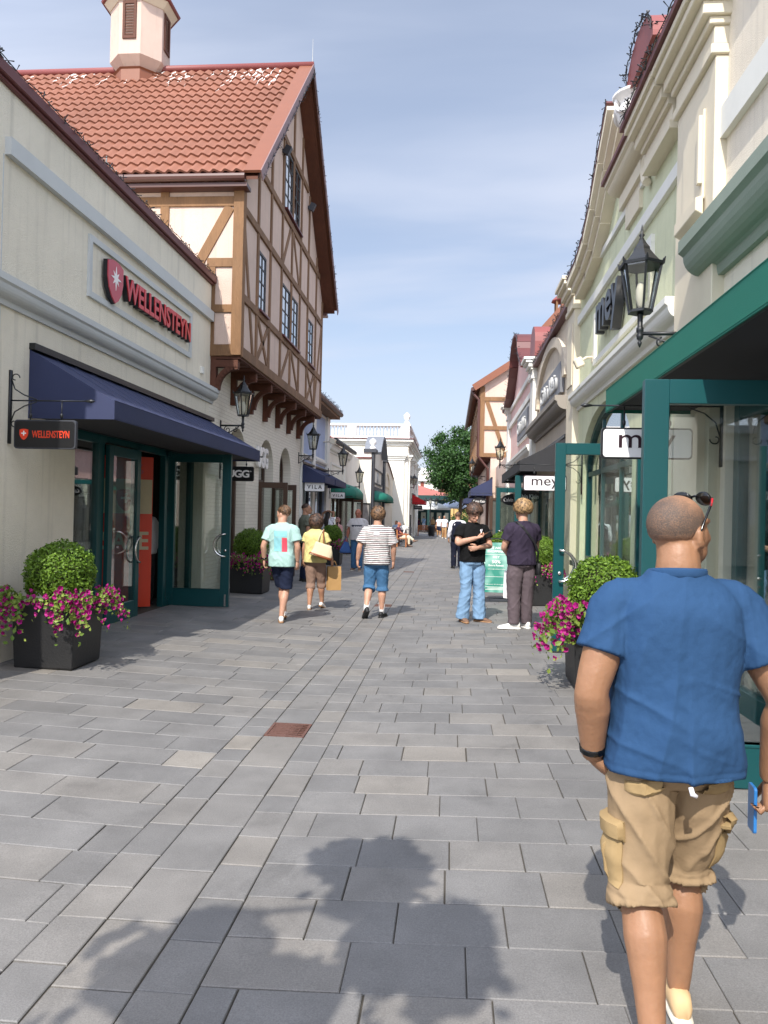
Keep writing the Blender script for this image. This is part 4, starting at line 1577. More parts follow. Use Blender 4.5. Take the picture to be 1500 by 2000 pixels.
def seated(label, loc, rz, h, top, bot, hr, sk=S3, fem=0):
    o, J = person(label, loc, R(rz), h, skinm=sk, fem=fem, voxel=.022,
                  pose=dict(pel=(0, 0, .53), waist=(0, -.01, .67), chest=(0, -.02, .87), upper=(0, -.02, .99), nb=(0, -.01, 1.085), head=(0, .03, 1.24), hipL=(-.09, .02, .50), hipR=(.09, .02, .50), kneeL=(-.10, .44, .52), kneeR=(.10, .44, .52),
                            ankL=(-.10, .46, .085), ankR=(.10, .40, .085), shL=(-.18, -.01, 1.01), shR=(.18, -.01, 1.01), elL=(-.24, .10, .76), elR=(.24, .10, .76), wrL=(-.14, .32, .72), wrR=(.14, .32, .72), hdL=(.3, 1, -.1), hdR=(-.3, 1, -.1)))
    shirt(o, J, top, hem=.95, fit=.012, voxel=.022)
    mb = MB()
    for sd in 'LR':
        limb(mb, [J['hip' + sd] + V((0, -.04, .02)), J['hip' + sd].lerp(J['knee' + sd], .5), J['knee' + sd], J['knee' + sd].lerp(J['ank' + sd], .5), J['knee' + sd].lerp(J['ank' + sd], .9)], [.11, .10, .078, .07, .062])
    link('trousers', remesh(mb, .022, 2), bot, o, True)
    for sd in 'LR':
        shoe(o, J, sd, s_black, s_black)
    tuft_hair(o, J, hr, (0, -.02, .02), (.085, .099, .09), n=60, ln=.03, zmin=-.03, ymax=.05, front=.07)
    return o


seated('person in light blue shirt sitting at the dark cafe chairs by the white wall', (-3.55, 50.6, gz(-3.5)), 150, 1.75, c_pale, c_navy, h_brown)
seated('person in tan jacket sitting on the far bench beside the black bin', (-1.02, 66.9, gz(-1)), 186, 1.72, c_tan, c_tan, h_pale)
# ------------------------------------------------------------------ ground and paving
m, nt, b = newmat('granite_paving')
L = nt.links
at = nt.nodes.new('ShaderNodeAttribute')
at.attribute_name = 'tone'
cr = nt.nodes.new('ShaderNodeValToRGB')
e = cr.color_ramp.elements
e[0].color = C('#6c6a68', .80)
e[1].color = C('#918f8c', .82)
x_ = e.new(.45)
x_.color = C('#7d7b79', .82)
x_ = e.new(.97)
x_.color = C('#978f84', .80)
L.new(at.outputs['Fac'], cr.inputs[0])
tc = nt.nodes.new('ShaderNodeTexCoord')
n1 = nt.nodes.new('ShaderNodeTexNoise')
n1.inputs['Scale'].default_value = 150
n1.inputs['Detail'].default_value = 3
n1.inputs['Roughness'].default_value = .8
L.new(tc.outputs['Object'], n1.inputs['Vector'])
mr = nt.nodes.new('ShaderNodeMapRange')
mr.inputs[1].default_value = .30
mr.inputs[2].default_value = .72
mr.inputs[3].default_value = .72
mr.inputs[4].default_value = 1.28
L.new(n1.outputs['Fac'], mr.inputs[0])
n2 = nt.nodes.new('ShaderNodeTexNoise')
n2.inputs['Scale'].default_value = 2.2
n2.inputs['Detail'].default_value = 6
n2.inputs['Roughness'].default_value = .62
L.new(tc.outputs['Object'], n2.inputs['Vector'])
mr2 = nt.nodes.new('ShaderNodeMapRange')
mr2.inputs[1].default_value = .3
mr2.inputs[2].default_value = .72
mr2.inputs[3].default_value = .80
mr2.inputs[4].default_value = 1.16
L.new(n2.outputs['Fac'], mr2.inputs[0])
mm = nt.nodes.new('ShaderNodeMath')
mm.operation = 'MULTIPLY'
L.new(mr.outputs[0], mm.inputs[0])
L.new(mr2.outputs[0], mm.inputs[1])
# small dark chewing-gum spots
vo = nt.nodes.new('ShaderNodeTexVoronoi')
vo.inputs['Scale'].default_value = 1.35
vo.inputs['Randomness'].default_value = 1
L.new(tc.outputs['Object'], vo.inputs['Vector'])
gs = nt.nodes.new('ShaderNodeMapRange')
gs.inputs[1].default_value = .016
gs.inputs[2].default_value = .026
gs.inputs[3].default_value = .62
gs.inputs[4].default_value = 1
L.new(vo.outputs['Distance'], gs.inputs[0])
m5 = nt.nodes.new('ShaderNodeMath')
m5.operation = 'MULTIPLY'
L.new(mm.outputs[0], m5.inputs[0])
L.new(gs.outputs[0], m5.inputs[1])
mx = nt.nodes.new('ShaderNodeMix')
mx.data_type = 'RGBA'
n6 = nt.nodes.new('ShaderNodeTexNoise')
n6.inputs['Scale'].default_value = .9
n6.inputs['Detail'].default_value = 8
n6.inputs['Roughness'].default_value = .7
n6.inputs['Distortion'].default_value = 1.5
L.new(tc.outputs['Object'], n6.inputs['Vector'])
r6 = nt.nodes.new('ShaderNodeMapRange')
r6.inputs[1].default_value = .58
r6.inputs[2].default_value = .70
r6.inputs[3].default_value = 1
r6.inputs[4].default_value = .80
L.new(n6.outputs['Fac'], r6.inputs[0])
m6 = nt.nodes.new('ShaderNodeMath')
m6.operation = 'MULTIPLY'
L.new(m5.outputs[0], m6.inputs[0])
L.new(r6.outputs[0], m6.inputs[1])
m5 = m6
mx.blend_type = 'MULTIPLY'
mx.inputs[0].default_value = 1
L.new(cr.outputs[0], mx.inputs[6])
L.new(m5.outputs[0], mx.inputs[7])
L.new(mx.outputs[2], b.inputs['Base Color'])
b.inputs['Roughness'].default_value = .62
b.inputs['Specular IOR Level'].default_value = .45
bp = nt.nodes.new('ShaderNodeBump')
bp.inputs['Strength'].default_value = .35
bp.inputs['Distance'].default_value = .004
L.new(n1.outputs['Fac'], bp.inputs['Height'])
L.new(bp.outputs['Normal'], b.inputs['Normal'])
M['slab'] = m
M['joint'] = mat('sandy_joint_fill', C('#5a5348', .7), .95, var=.5, vscale=3, var2=.4, vscale2=1.3)
M['earth'] = mat('plain_ground', C('#7d7a70', .8), .95, var=.2, vscale=.3)

mb = MB()
X0, X1, Y0, Y1 = -4.75, 2.7, -9.0, 110.0
rnd = random.Random(3)
mb_v = mb


def slab(x0, x1, y0, y1, tone, g=.0035):
    dx = rnd.uniform(-.0012, .0012)
    x0 += g + dx
    x1 -= g - dx
    y0 += g
    y1 -= g
    j = [rnd.uniform(-.0014, .0014) for _ in range(4)]
    zz = rnd.uniform(-.0012, .0012)
    c = .004
    o = len(mb.v)
    P4 = [(x0, y0), (x1, y0), (x1, y1), (x0, y1)]
    I4 = [(x0 + c, y0 + c), (x1 - c, y0 + c), (x1 - c, y1 - c), (x0 + c, y1 - c)]
    vs = [(x, y, gz(x) - .02) for x, y in P4] + [(x, y, gz(x) - .0035 + zz + j[i]) for i, (x, y) in enumerate(P4)] + [(x, y, gz(x) + zz + j[i]) for i, (x, y) in enumerate(I4)]
    fs = [(8, 9, 10, 11)]
    for a in range(4):
        d = (a + 1) % 4
        fs += [(a, d, d + 4, a + 4), (a + 4, d + 4, d + 8, a + 8)]
    mb.add(vs, fs, tone)


def tone_():
    t = rnd.gauss(.46, .10)
    return .98 if rnd.random() < .012 else max(0.02, min(.9, t))


def field(x0, x1, rowh, lens, y0, y1):
    y = y0
    k = 0
    while y < y1:
        h = rowh
        near = y < 45
        off = rnd.random() * lens if near else (k % 2) * lens / 2
        x = x0 - off
        pend = False
        while x < x1 - 1e-6:
            ln = lens * (rnd.choice((1, 1, 1, .8)) if near else 1)
            a, b2 = max(x, x0), min(x + ln, x1)
            if b2 - x0 <= .09:
                x += ln
                pend = True
                continue
            if pend:
                a, pend = x0, False
            if x1 - b2 < .07:
                b2 = x1
            if b2 - a > .05:
                # keep the slope break straight: slabs never straddle the channel edge
                slab(a, b2, y, y + h, tone_(), rnd.choice((.0014, .002, .0026, .004)))
            x += ln
            if b2 == x1:
                break
        y += h
        k += 1


field(-.86, X1, .325, .448, Y0, Y1)
field(X0, -1.60, .325, .60, Y0, Y1)
for xa, xb, ln in ((-1.60, -1.385, .33), (-1.385, -1.075, .46), (-1.075, -.86, .33)):
    y = Y0 + rnd.random() * .3
    while y < Y1:
        l_ = ln * rnd.choice((.8, 1, 1, 1.15))
        if xb == -1.075 and y < 5.77 and y + l_ > 5.60:
            l_ = 5.775 - y
        elif xb == -1.075 and 5.7 < y < 6.0:
            y = 6.145
        if l_ > .03:
            slab(xa, xb, y, y + l_, tone_() * 1.08, rnd.choice((.0025, .003, .0045)))
        y += l_
st = mb.build('pavement', M['slab'], tone=True)
struct(st)
mb = MB()
xs = [X0 - .3, XD - .4, XD + .4, X1 + .3]
mb.add([(x, y, gz(x) - .009) for y in (Y0, Y1) for x in xs], [(i, i + 1, i + 5, i + 4) for i in range(3)])
struct(mb.build('pavement_bed', M['joint'], fix=False))
mb = MB()
mb.add([(-900, -900, -.06), (900, -900, -.06), (900, 1500, -.06), (-900, 1500, -.06)], [(0, 1, 2, 3)])
struct(mb.build('ground', M['earth'], fix=False))

# rusty grates in the drainage channel
M['rust'] = mat('rusty_iron', C('#6b4a40', .8), .8, var=.3, vscale=30, bump=.5, bscale=60)


def grate(y, w, label):
    t = thing('drain_grate', label, 'drain grate', (-1.23, y, 0.0), group='iron grates in the paving')
    mb = MB()
    x0, x1 = -1.385, -1.075
    for a, b2, c_, d in ((x0, x1, y, y + .02), (x0, x1, y + w - .02, y + w), (x0, x0 + .02, y + .02, y + w - .02), (x1 - .02, x1, y + .02, y + w - .02)):
        mb.box(a, b2, c_, d, -.02, .004)
    mb.build('frame', M['rust'], t)
    mb = MB()
    n = 14
    for i in range(n):
        yy = y + .03 + (w - .06) * i / (n - 1)
        mb.beam((x0 + .022, yy, -.004), (x1 - .022, yy + .012 * (-1) ** i, -.004), .012, .012)
    for k in range(3):
        xx = x0 + .07 + (x1 - x0 - .14) * k / 2
        mb.box(xx - .006, xx + .006, y + .022, y + w - .022, -.014, -.0005)
    mb.build('bars', M['rust'], t)


grate(5.78, .36, 'rusty iron drain grate in the foreground paving channel')
grate(14.3, .36, 'rusty drain grate further along, behind the feet of the man in stripes')
grate(23.2, .36, 'small drain grate far up the channel past the man in stripes')


# ------------------------------------------------------------------ things fixed to fronts
def spikes(name, label, pts, dens=24, ln=.055, seed=1, parent=None):
    """string of unlit fairy lights: cable and many little twig-like bulbs along a path."""
    rn = random.Random(seed)
    mb = MB()
    for i in range(len(pts) - 1):
        a, b2 = V(pts[i]), V(pts[i + 1])
        L_ = (b2 - a).length
        n = max(2, int(L_ * 6))
        mb.tube([a.lerp(b2, k / n) + V((rn.uniform(-1, 1), rn.uniform(-1, 1), rn.uniform(-.4, 1))) * .016 for k in range(n + 1)], .007, 4)
        for k in range(int(L_ * dens)):
            p = a.lerp(b2, rn.random())
            d = V((rn.gauss(0, 1), rn.gauss(0, 1), rn.gauss(.35, .8))).normalized()
            q = p + d * ln * rn.uniform(.5, 1.4)
            mb.tube([p, p.lerp(q, .5), q], [.004, .0045, .008], 4)
    o = mb.build(name, M['blackm'])
    o['label'] = label
    o['category'] = 'fairy lights'
    o['group'] = 'unlit fairy lights along the roof edges'
    return o


def door_leaf(parent, x0, x1, y, z0, z1, m, th=.06, stile=.11, bottom=.26, handle_x=None, hdir=1, top=.14):
    """glazed door standing perpendicular to the street (in a plane y = const)."""
    mb = MB()
    mb.box(x0, x0 + stile, y, y + th, z0, z1)
    mb.box(x1 - stile, x1, y, y + th, z0, z1)
    mb.box(x0 + stile, x1 - stile, y, y + th, z0, z0 + bottom)
    mb.box(x0 + stile, x1 - stile, y, y + th, z1 - top, z1)
    mb.box(x0 + stile, x1 - stile, y - .006, y + th + .006, z0 + bottom - .02, z0 + bottom)
    d = mb.build('door', m, parent, bevel=.004)
    mb = MB()
    mb.box(x0 + stile - .002, x1 - stile + .002, y + th * .5 - .005, y + th * .5 + .005, z0 + bottom - .002, z1 - top + .002)
    mb.build('door_pane', M['glass'], d)
    if handle_x is not None:
        for off in (-.05, th + .05):
            mb = MB()
            c = V((handle_x, y + off, z0 + 1.05))
            pts = [V((handle_x, y + th / 2, z0 + 1.05 + .19))]
            for k in range(13):
                a = PI / 2 - PI * k / 12
                pts.append(c + V((hdir * .19 * math.cos(a), 0, .19 * math.sin(a))))
            pts.append(V((handle_x, y + th / 2, z0 + 1.05 - .19)))
            mb.tube(pts, .014, 10, (0, 1, 0))
            mb.build('handle', M['chrome'], d, True)
        mb = MB()
        mb.lathe([(.022, -.015), (.022, 0)], (handle_x, y - .0, z0 + .96), 12, 'y')
        mb.build('lock', M['chrome'], d, True)
    return d


def lantern(name, label, loc, out, arm=.5, k=1.0, ztop=None):
    """wall lantern; origin at the wall end of the arm; out = +1 / -1 along x."""
    t = thing(name, label, 'street lamp', loc, group='black wall lanterns along the shop fronts', local=True)
    mb = MB()
    mb.box(-.02 * out if out < 0 else 0, 0 if out < 0 else .02, -.03, .03, -.22, .10) if False else mb.box(min(0, .022 * out), max(0, .022 * out), -.03, .03, -.24, .10)
    mb.build('wall_plate', M['blackm'], t, bevel=.004)
    mb = MB()
    mb.tube([(0, 0, .0), (out * arm, 0, .0)], .018, 8)
    for c0, r0, tw, ph in ((.16, .075, 1.35, 1), (.33, .05, -1.2, 1)):
        pts = []
        for i in range(22):
            a = i / 21 * tw * 2 * PI
            rr = r0 * (1 - .75 * i / 21)
            pts.append((out * (c0 * arm / .5 + rr * math.cos(a + PI / 2)), 0, -.085 + rr * math.sin(a + PI / 2)))
        mb.tube(pts, .009, 5)
    mb.tube([(out * .02, 0, -.22), (out * .09, 0, -.19), (out * .22, 0, -.12), (out * (arm - .08), 0, -.02)], .010, 6)
    mb.build('bracket', M['blackm'], t, True)
    x = out * arm
    mb = MB()
    mb.lathe([(.004, -.13), (.014, -.11), (.022, -.085), (.010, -.07), (.028, -.05), (.034, -.02), (.022, 0), (.034, .02), (.034, .05), (.024, .06), (.026, .16), (.034, .18), (.02, .19)], (x, 0, 0), 12)
    mb.build('stem', M['blackm'], t, True)
    z0, z1, r0, r1 = .20, .62, .105, .185
    n = 6
    ang = [2 * PI * i / n + PI / 6 for i in range(n)]
    mb = MB()
    mb.lathe([(.0, z0 - .01), (r0 + .012, z0 - .012), (r0 + .012, z0 + .012), (r0 - .02, z0 + .012)], (x, 0, 0), n, 'z', PI / 6)
    for a in ang:
        mb.beam((x + r0 * math.cos(a), r0 * math.sin(a), z0), (x + r1 * math.cos(a), r1 * math.sin(a), z1), .018, .018, (math.cos(a), math.sin(a), 0))
    mb.build('cage', M['blackm'], t)
    mb = MB()
    for i in range(n):
        a, b2 = ang[i], ang[(i + 1) % n]
        q = [(x + r * .97 * math.cos(c_), r * .97 * math.sin(c_), z) for r, z, c_ in ((r0, z0 + .012, a), (r0, z0 + .012, b2), (r1, z1, b2), (r1, z1, a))]
        mb.add(q, [(0, 1, 2, 3)])
    mb.build('glass', M['lampglass'], t, fix=False)
    mb = MB()
    mb.lathe([(.012, z0 + .02), (.03, z0 + .06), (.045, z0 + .12), (.045, z0 + .2), (.03, z0 + .26), (.005, z0 + .28)], (x, 0, 0), 10)
    mb.build('bulb', M['bulb'], t, True)
    mb = MB()
    mb.lathe([(r1 - .04, z1 - .004), (r1 + .022, z1 - .004), (r1 + .026, z1 + .022), (r1 - .02, z1 + .04), (r1 * .62, z1 + .10), (r1 * .42, z1 + .15), (r1 * .40, z1 + .175), (.05, z1 + .205), (.02, z1 + .255)], (x, 0, 0), n, 'z', PI / 6)
    for a in ang:
        c_, s_ = math.cos(a), math.sin(a)
        mb.tube([(x + (r1 + .015) * c_, (r1 + .015) * s_, z1 + .0), (x + (r1 + .022) * c_, (r1 + .022) * s_, z1 + .035), (x + (r1 + .035) * c_, (r1 + .035) * s_, z1 + .06)], [.016, .014, .004], 5)
    mb.build('roof', M['blackm'], t)
    mb = MB()
    zf = z1 + .24
    mb.lathe([(.012, zf), (.024, zf + .015), (.012, zf + .03), (.026, zf + .05), (.010, zf + .075), (.012, zf + .10), (.002, zf + .15)], (x, 0, 0), 10)
    mb.build('finial', M['blackm'], t, True)
    if k != 1:
        t.scale = (k, k, k)
    return t


def hang_sign(name, label, cat, x0, x1, y, z0, z1, wallx, out, rim, board, draw, scroll=True, group=None, brackh=.75, oval=False):
    """signboard hanging from a wrought bracket, perpendicular to the wall."""
    t = thing(name, label, cat, (wallx, y, z1 + .2), group=group)
    zb = z1 + .20
    mb = MB()
    mb.box(min(wallx, wallx + .02 * out), max(wallx, wallx + .02 * out), y - .02, y + .02, zb - brackh * .6, zb + brackh * .42)
    xe = x1 + .1 if out > 0 else x0 - .1
    mb.tube([(wallx, y, zb), (xe, y, zb)], .008, 6)
    mb.tube([(xe - .02 * out, y, zb), (xe + .05 * out, y, zb + .0), (xe + .09 * out, y, zb)], [.008, .022, .002], 6)
    for sg in (1, -1):
        a = []
        for i in range(18):
            q = i / 17
            ang = q * 1.5 * PI
            r_ = .05 * (1 - q * .6)
            a.append((wallx + out * (.06 + r_ * math.cos(ang)), y, zb + sg * (brackh * .38 - .05 + r_ * math.sin(ang))))
        mb.tube(a, .006, 5)
        mb.tube([(wallx + out * .02, y, zb + sg * brackh * .3), (wallx + out * .06, y, zb + sg * brackh * .16), (wallx + out * .16, y, zb + sg * .06), (wallx + out * .30, y, zb + sg * .012)], .007, 5)
    for q in (.25, .75):
        xx = x0 + (x1 - x0) * q
        mb.tube([(xx, y, zb), (xx, y, z1 - .01)], .006, 5)
        mb.lathe([(.004, -.03), (.016, -.015), (.016, .015), (.004, .03)], (xx, y, z1 + .045), 8)
    mb.build('bracket', M['blackm'], t, True)
    w, h = x1 - x0, z1 - z0
    cx, cz = (x0 + x1) / 2, (z0 + z1) / 2
    mt = cam_face(cx, cz, y)
    shp = (lambda a, b2: [(a / 2 * math.cos(2 * PI * i / 40), b2 / 2 * math.sin(2 * PI * i / 40)) for i in range(40)]) if oval else (lambda a, b2: rrect(a, b2, min(a, b2) * .12))
    mb = MB()
    mb.poly(shp(w, h), [], mtmap(mt), -.022, .022)
    mb.build('sign_board', rim, t, bevel=.003)
    mb = MB()
    e = .0 if oval else .03
    mb.poly(shp(w - e, h - e), [], mtmap(mt), .022, .026)
    fp = mb.build('sign_face', board, t)
    draw(t, mtmap, mt, w, h)
    return t


def awning(name, label, m, wallx, out, y0, y1, ztop, proj, zf1, zf0, group='cloth awnings over the shop fronts', ribs=True, wall_th=.03, soffit=False):
    """sloping awning with a vertical valance."""
    t = thing(name, label, 'awning', (wallx, (y0 + y1) / 2, zf0), group=group)
    xf = wallx + out * proj
    mb = MB()
    th = .012
    def pt(x, y, z):
        return (x, y, z)
    n = max(1, int((y1 - y0) / .45))
    # sloped cloth with slight sag between the ribs
    vs, fs = [], []
    ny, nx = n * 4, 6
    for i in range(ny + 1):
        y = y0 + (y1 - y0) * i / ny
        for j in range(nx + 1):
            q = j / nx
            sag = -.018 * math.sin(PI * q) * (1 - .6 * abs(math.cos(PI * i / 4)))
            vs.append((wallx + (xf - wallx) * q, y, ztop + (zf1 - ztop) * q + sag))
    for i in range(ny):
        for j in range(nx):
            a = i * (nx + 1) + j
            fs.append((a, a + 1, a + nx + 2, a + nx + 1))
    mb.add(vs, fs)
    o_ = mb.build('canopy', m, t, fix=False)
    md = o_.modifiers.new('t', 'SOLIDIFY')
    md.thickness = .008
    mb = MB()
    a, b2 = sorted((xf, xf + out * .012))
    mb.box(a, b2, y0, y1, zf0, zf1 + .005)
    for yy in (y0, y1 - .012):
        mb.add([(wallx, yy, zf0), (xf, yy, zf0), (xf, yy, zf1), (wallx, yy, ztop), (wallx, yy + .012, zf0), (xf, yy + .012, zf0), (xf, yy + .012, zf1), (wallx, yy + .012, ztop)],
               [(0, 1, 2, 3), (4, 7, 6, 5), (0, 4, 5, 1), (1, 5, 6, 2), (2, 6, 7, 3), (0, 3, 7, 4)])
    mb.build('valance', m, t)
    mb = MB()
    a, b2 = sorted((wallx, wallx + out * .07))
    mb.box(a, b2, y0 - .01, y1 + .01, ztop, ztop + .07)
    for q in range(n + 1):
        yy = y0 + .03 + (y1 - y0 - .06) * q / n
        mb.beam((wallx, yy, ztop - .03), (xf - out * .02, yy, zf1 - .03), .02, .02)
    mb.beam((xf - out * .02, y0 + .02, zf0 + .02), (xf - out * .02, y1 - .02, zf0 + .02), .025, .025)
    mb.build('frame', M['blackm'], t)
    mb = MB()  # black sheets under the cloth, added to put shade into the underside
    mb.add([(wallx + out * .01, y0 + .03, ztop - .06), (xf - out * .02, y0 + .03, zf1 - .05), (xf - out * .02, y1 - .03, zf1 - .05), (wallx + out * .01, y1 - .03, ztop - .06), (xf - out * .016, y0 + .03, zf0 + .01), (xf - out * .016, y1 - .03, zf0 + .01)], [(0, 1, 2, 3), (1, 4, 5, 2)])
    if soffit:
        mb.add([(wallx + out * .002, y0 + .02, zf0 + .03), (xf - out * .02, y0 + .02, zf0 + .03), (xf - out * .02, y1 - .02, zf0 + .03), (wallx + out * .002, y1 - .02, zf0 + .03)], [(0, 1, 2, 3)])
    mb.build('shade_lining', M['blackcloth'], t, fix=False)
    mb = MB()
    for q in range(1, n):
        yy = y0 + (y1 - y0) * q / n
        mb.beam((wallx + out * .02, yy, ztop + .004), (xf, yy, zf1 + .004), .012, .004, (0, 0, 1))
    for zz in (zf1 + .0, zf0 + .012):
        a, b2 = sorted((xf + out * .012, xf + out * .015))
        mb.box(a, b2, y0, y1, zz, zz + .006)
    mb.build('piping', m, t)
    return t


def rake_lights(name, label, pts, seed):
    return spikes(name, label, pts, 26, .06, seed)
# ------------------------------------------------------------------ LEFT: cream shop with the blue awning
XL = -4.6
F = Fac(XL, 1)
t = thing('cream_shop', 'cream rendered shop with red shield emblem and lettering above a blue awning', 'building', (-7.5, 9.6, 0))
mb = MB()
mb.poly([(5.0, 0), (14.2, 0), (14.2, 5.98), (5.0, 5.98)], [[(9.05, -.01 + .02), (13.95, .01), (13.95, 3.34), (9.05, 3.34)]], F.mp, -.30, 0)
mb.box(-14, XL - .30, 5.0, 5.3, 0, 5.98)
mb.box(-14, XL - .30, 13.9, 14.18, 0, 5.98)
mb.box(-14, XL - .30, 5.3, 13.9, 5.7, 5.9)
mb.build('wall', M['cream'], t)
mb = MB()
F.band(mb, 4.9, 14.24, 5.98, 6.02, -.36, .05)
F.band(mb, 4.9, 14.24, 6.02, 6.15, -.40, .09)
mb.build('coping', M['coping'], t, bevel=.01)
mb = MB()
F.band(mb, 7.43, 14.16, 5.29, 5.47, -.01, .07)
F.frame(mb, 9.24, 13.06, 4.37, 5.15, .075, -.01, .035)
F.mould(mb, cornice_prof(3.76, 4.03, .15), 5.0, 14.34)
F.band(mb, 5.0, 14.34, 4.03, 4.06, -.01, .08)
mb.build('mouldings', M['grey_trim'], t)
mb = MB()
F.band(mb, 7.405, 7.42, .2, 5.29, -.01, .004)
mb.build('joint_line', M['grey_trim'], t)
mb = MB()
F.band(mb, 13.62, 13.72, 4.22, 4.34, 0, .05)
mb.build('sensor_box', M['white_trim'], t)
# shield emblem and letters standing off the wall
sg = thing('shop_sign', 'raised red letters with a rose red shield emblem on the cream wall', 'shop sign', (XL, 11.2, 4.37))
SH = [(-.235, .20), (-.12, .235), (0, .245), (.12, .235), (.235, .20), (.235, -.02), (.19, -.16), (.10, -.27), (0, -.33), (-.10, -.27), (-.19, -.16), (-.235, -.02)]
mt = left_face(9.85, 4.76, XL)
mb = MB()
mb.poly(SH, [], mtmap(mt), .03, .085)
mb.build('shield_body', M['ltblack'], sg)
mb = MB()
mb.poly([(a * .97, b2 * .97) for a, b2 in SH], [], mtmap(mt), .085, .10)
mb.build('shield_face', M['shieldpink'], sg)
star = []
for i in range(16):
    a = PI / 2 + 2 * PI * i / 16
    r_ = (.16 if i % 4 == 0 else .12) if i % 2 == 0 else .052
    star.append((r_ * math.cos(a), r_ * math.sin(a) + .01))
mb = MB()
mb.poly(star, [], mtmap(mt), .10, .106)
mb.build('star', M['ltwhite'], sg)
text('WELLENSTEYN', 2.66, .335, left_face(11.50, 4.755, XL + .015), M['ltblack'], sg, .07, .024, name='letter_returns')
text('WELLENSTEYN', 2.64, .325, left_face(11.50, 4.757, XL + .0855), M['signred'], sg, .012, .024)

# storefront
mb = MB()
G = -4.83
def ux(y0, y1, z0, z1, w=.10):
    mb.box(G - w / 2, G + w / 2, y0, y1, z0, z1)
for y0, y1 in ((9.05, 9.17), (10.05, 10.25), (11.36, 11.44), (12.52, 12.64), (13.80, 13.95)):
    ux(y0, y1, .0, 2.72)
ux(9.17, 10.05, 2.60, 2.72)
ux(9.17, 10.05, .06, .20)
ux(10.25, 13.80, 2.62, 2.72)
ux(12.64, 13.80, .06, .20)
mb.box(-5.6, -5.5, 5.3, 13.9, 0, 5.7)if False else None
fr = mb.build('storefront_frame', M['teal'], t, bevel=.006)
mb = MB()
mb.box(G - .04, G + .04, 9.05, 13.95, 2.725, 3.34)
mb.build('shade_panel', M['darkgrey'], t)  # dark panel added to stand in for shade under the awning
mb = MB()
mb.box(G - .006, G + .006, 9.16, 10.06, .19, 2.61)
mb.build('shop_window', M['glass'], t)
mb = MB()
mb.box(G - .006, G + .006, 12.63, 13.81, .19, 2.63)
mb.build('shop_window', M['glass'], t)
# door ajar along the front
mb = MB()
for y0, y1, z0, z1 in ((10.26, 10.40, .04, 2.60), (11.22, 11.35, .04, 2.60), (10.40, 11.22, .04, .34), (10.40, 11.22, 2.46, 2.60)):
    mb.box(G + .055, G + .115, y0, y1, z0, z1)
d = mb.build('door', M['teal'], t, bevel=.004)
mb = MB()
mb.box(G + .08, G + .09, 10.39, 11.23, .33, 2.47)
mb.build('door_pane', M['glass'], d)
for off in (.03, .165):
    mb = MB()
    c = V((G + off, 11.28, 1.10))
    pts = [V((G + .085, 11.28, 1.29))] + [c + V((0, -.19 * math.cos(PI / 2 - PI * k / 12), .19 * math.sin(PI / 2 - PI * k / 12))) for k in range(13)] + [V((G + .085, 11.28, .91))]
    mb.tube(pts, .014, 8, (1, 0, 0))
    mb.build('handle', M['chrome'], d, True)
door_leaf(t, -4.86, -3.73, 12.78, .085, 2.68, M['teal'], .065, .15, .30, -3.80, -1)
mb = MB()
mb.box(-3.80, -3.77, 12.775, 12.762, .10, .30)
mb.build('floor_bolt', M['chrome'], t)
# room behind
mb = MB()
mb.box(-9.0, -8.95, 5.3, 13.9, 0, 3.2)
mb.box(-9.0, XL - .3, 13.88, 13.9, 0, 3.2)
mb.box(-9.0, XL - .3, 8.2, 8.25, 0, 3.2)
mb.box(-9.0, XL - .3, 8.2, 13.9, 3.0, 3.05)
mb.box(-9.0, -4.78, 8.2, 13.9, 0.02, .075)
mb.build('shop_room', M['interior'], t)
mb = MB()
for k in range(4):
    mb.box(-8.6, -6.4, 13.4, 13.85, .35 + .55 * k, .39 + .55 * k)
    for j in range(9):
        mb.box(-8.5 + .23 * j, -8.32 + .23 * j, 13.45, 13.8, .39 + .55 * k, .52 + .55 * k + .05 * ((j * 7 + k * 3) % 4))
mb.build('shop_shelving', M['darkgrey'], t)
# banner inside the doorway
bn = thing('sale_banner', 'tall orange red sale banner just inside the open shop doorway', 'banner', (-5.5, 12.0, .08))
mt = face((-5.25, 12.05, 1.42), (.86, .5, 0), (0, 0, 1))
mb = MB()
mb.poly([(-.42, -1.3), (.42, -1.3), (.42, 1.15), (-.42, 1.15)], [], mtmap(mt), -.01, .01)
mb.build('banner_cloth', M['orange'], bn)
mb = MB()
mb.poly([(-.41, .22), (.41, .22), (.41, .78), (-.41, .78)], [], mtmap(mt), .01, .014)
mb.build('pale_panel', M['canvas'], bn)
mb = MB()
mb.poly([(a * .62, b2 * .62 + .46) for a, b2 in SH], [], mtmap(mt), .014, .018)
mb.build('shield_emblem', M['signred'], bn)
text('+', .16, .16, mt @ Matrix.Translation((0, .47, .018)), M['ltwhite'], bn, .003, .02, name='cross')
text('SALE', .74, .30, mt @ Matrix.Translation((0, -.22, .011)), M['canvas'], bn, .003, .02)
for i, (a, b2) in enumerate(((-.22, .98), (.2, .95), (-.2, -.62), (.18, -.75), (-.1, -1.0))):
    text('%', .13, .16, mt @ Matrix.Translation((a, b2, .011)), M['shieldpink'], bn, .003, .004)
# mannequin in the doorway
mo, J = person('headless looking dark mannequin in pale jacket inside the open doorway', (-5.15, 12.62, .09), R(-120), 1.80, cat='mannequin', skinm=mat('mannequin_black', C('#17171a'), .4), voxel=.016, name='mannequin', hands=(('L', .3), ('R', .3)))
mo['label'] = 'dark mannequin in pale jacket and grey trousers inside the open shop doorway'
shirt(mo, J, c_polo, hem=.86, fit=.02, sleeve=1.9, voxel=.016, name='jacket')
bottoms(mo, J, s_black, end=.06, r_end=.07, name='trousers', voxel=.016)

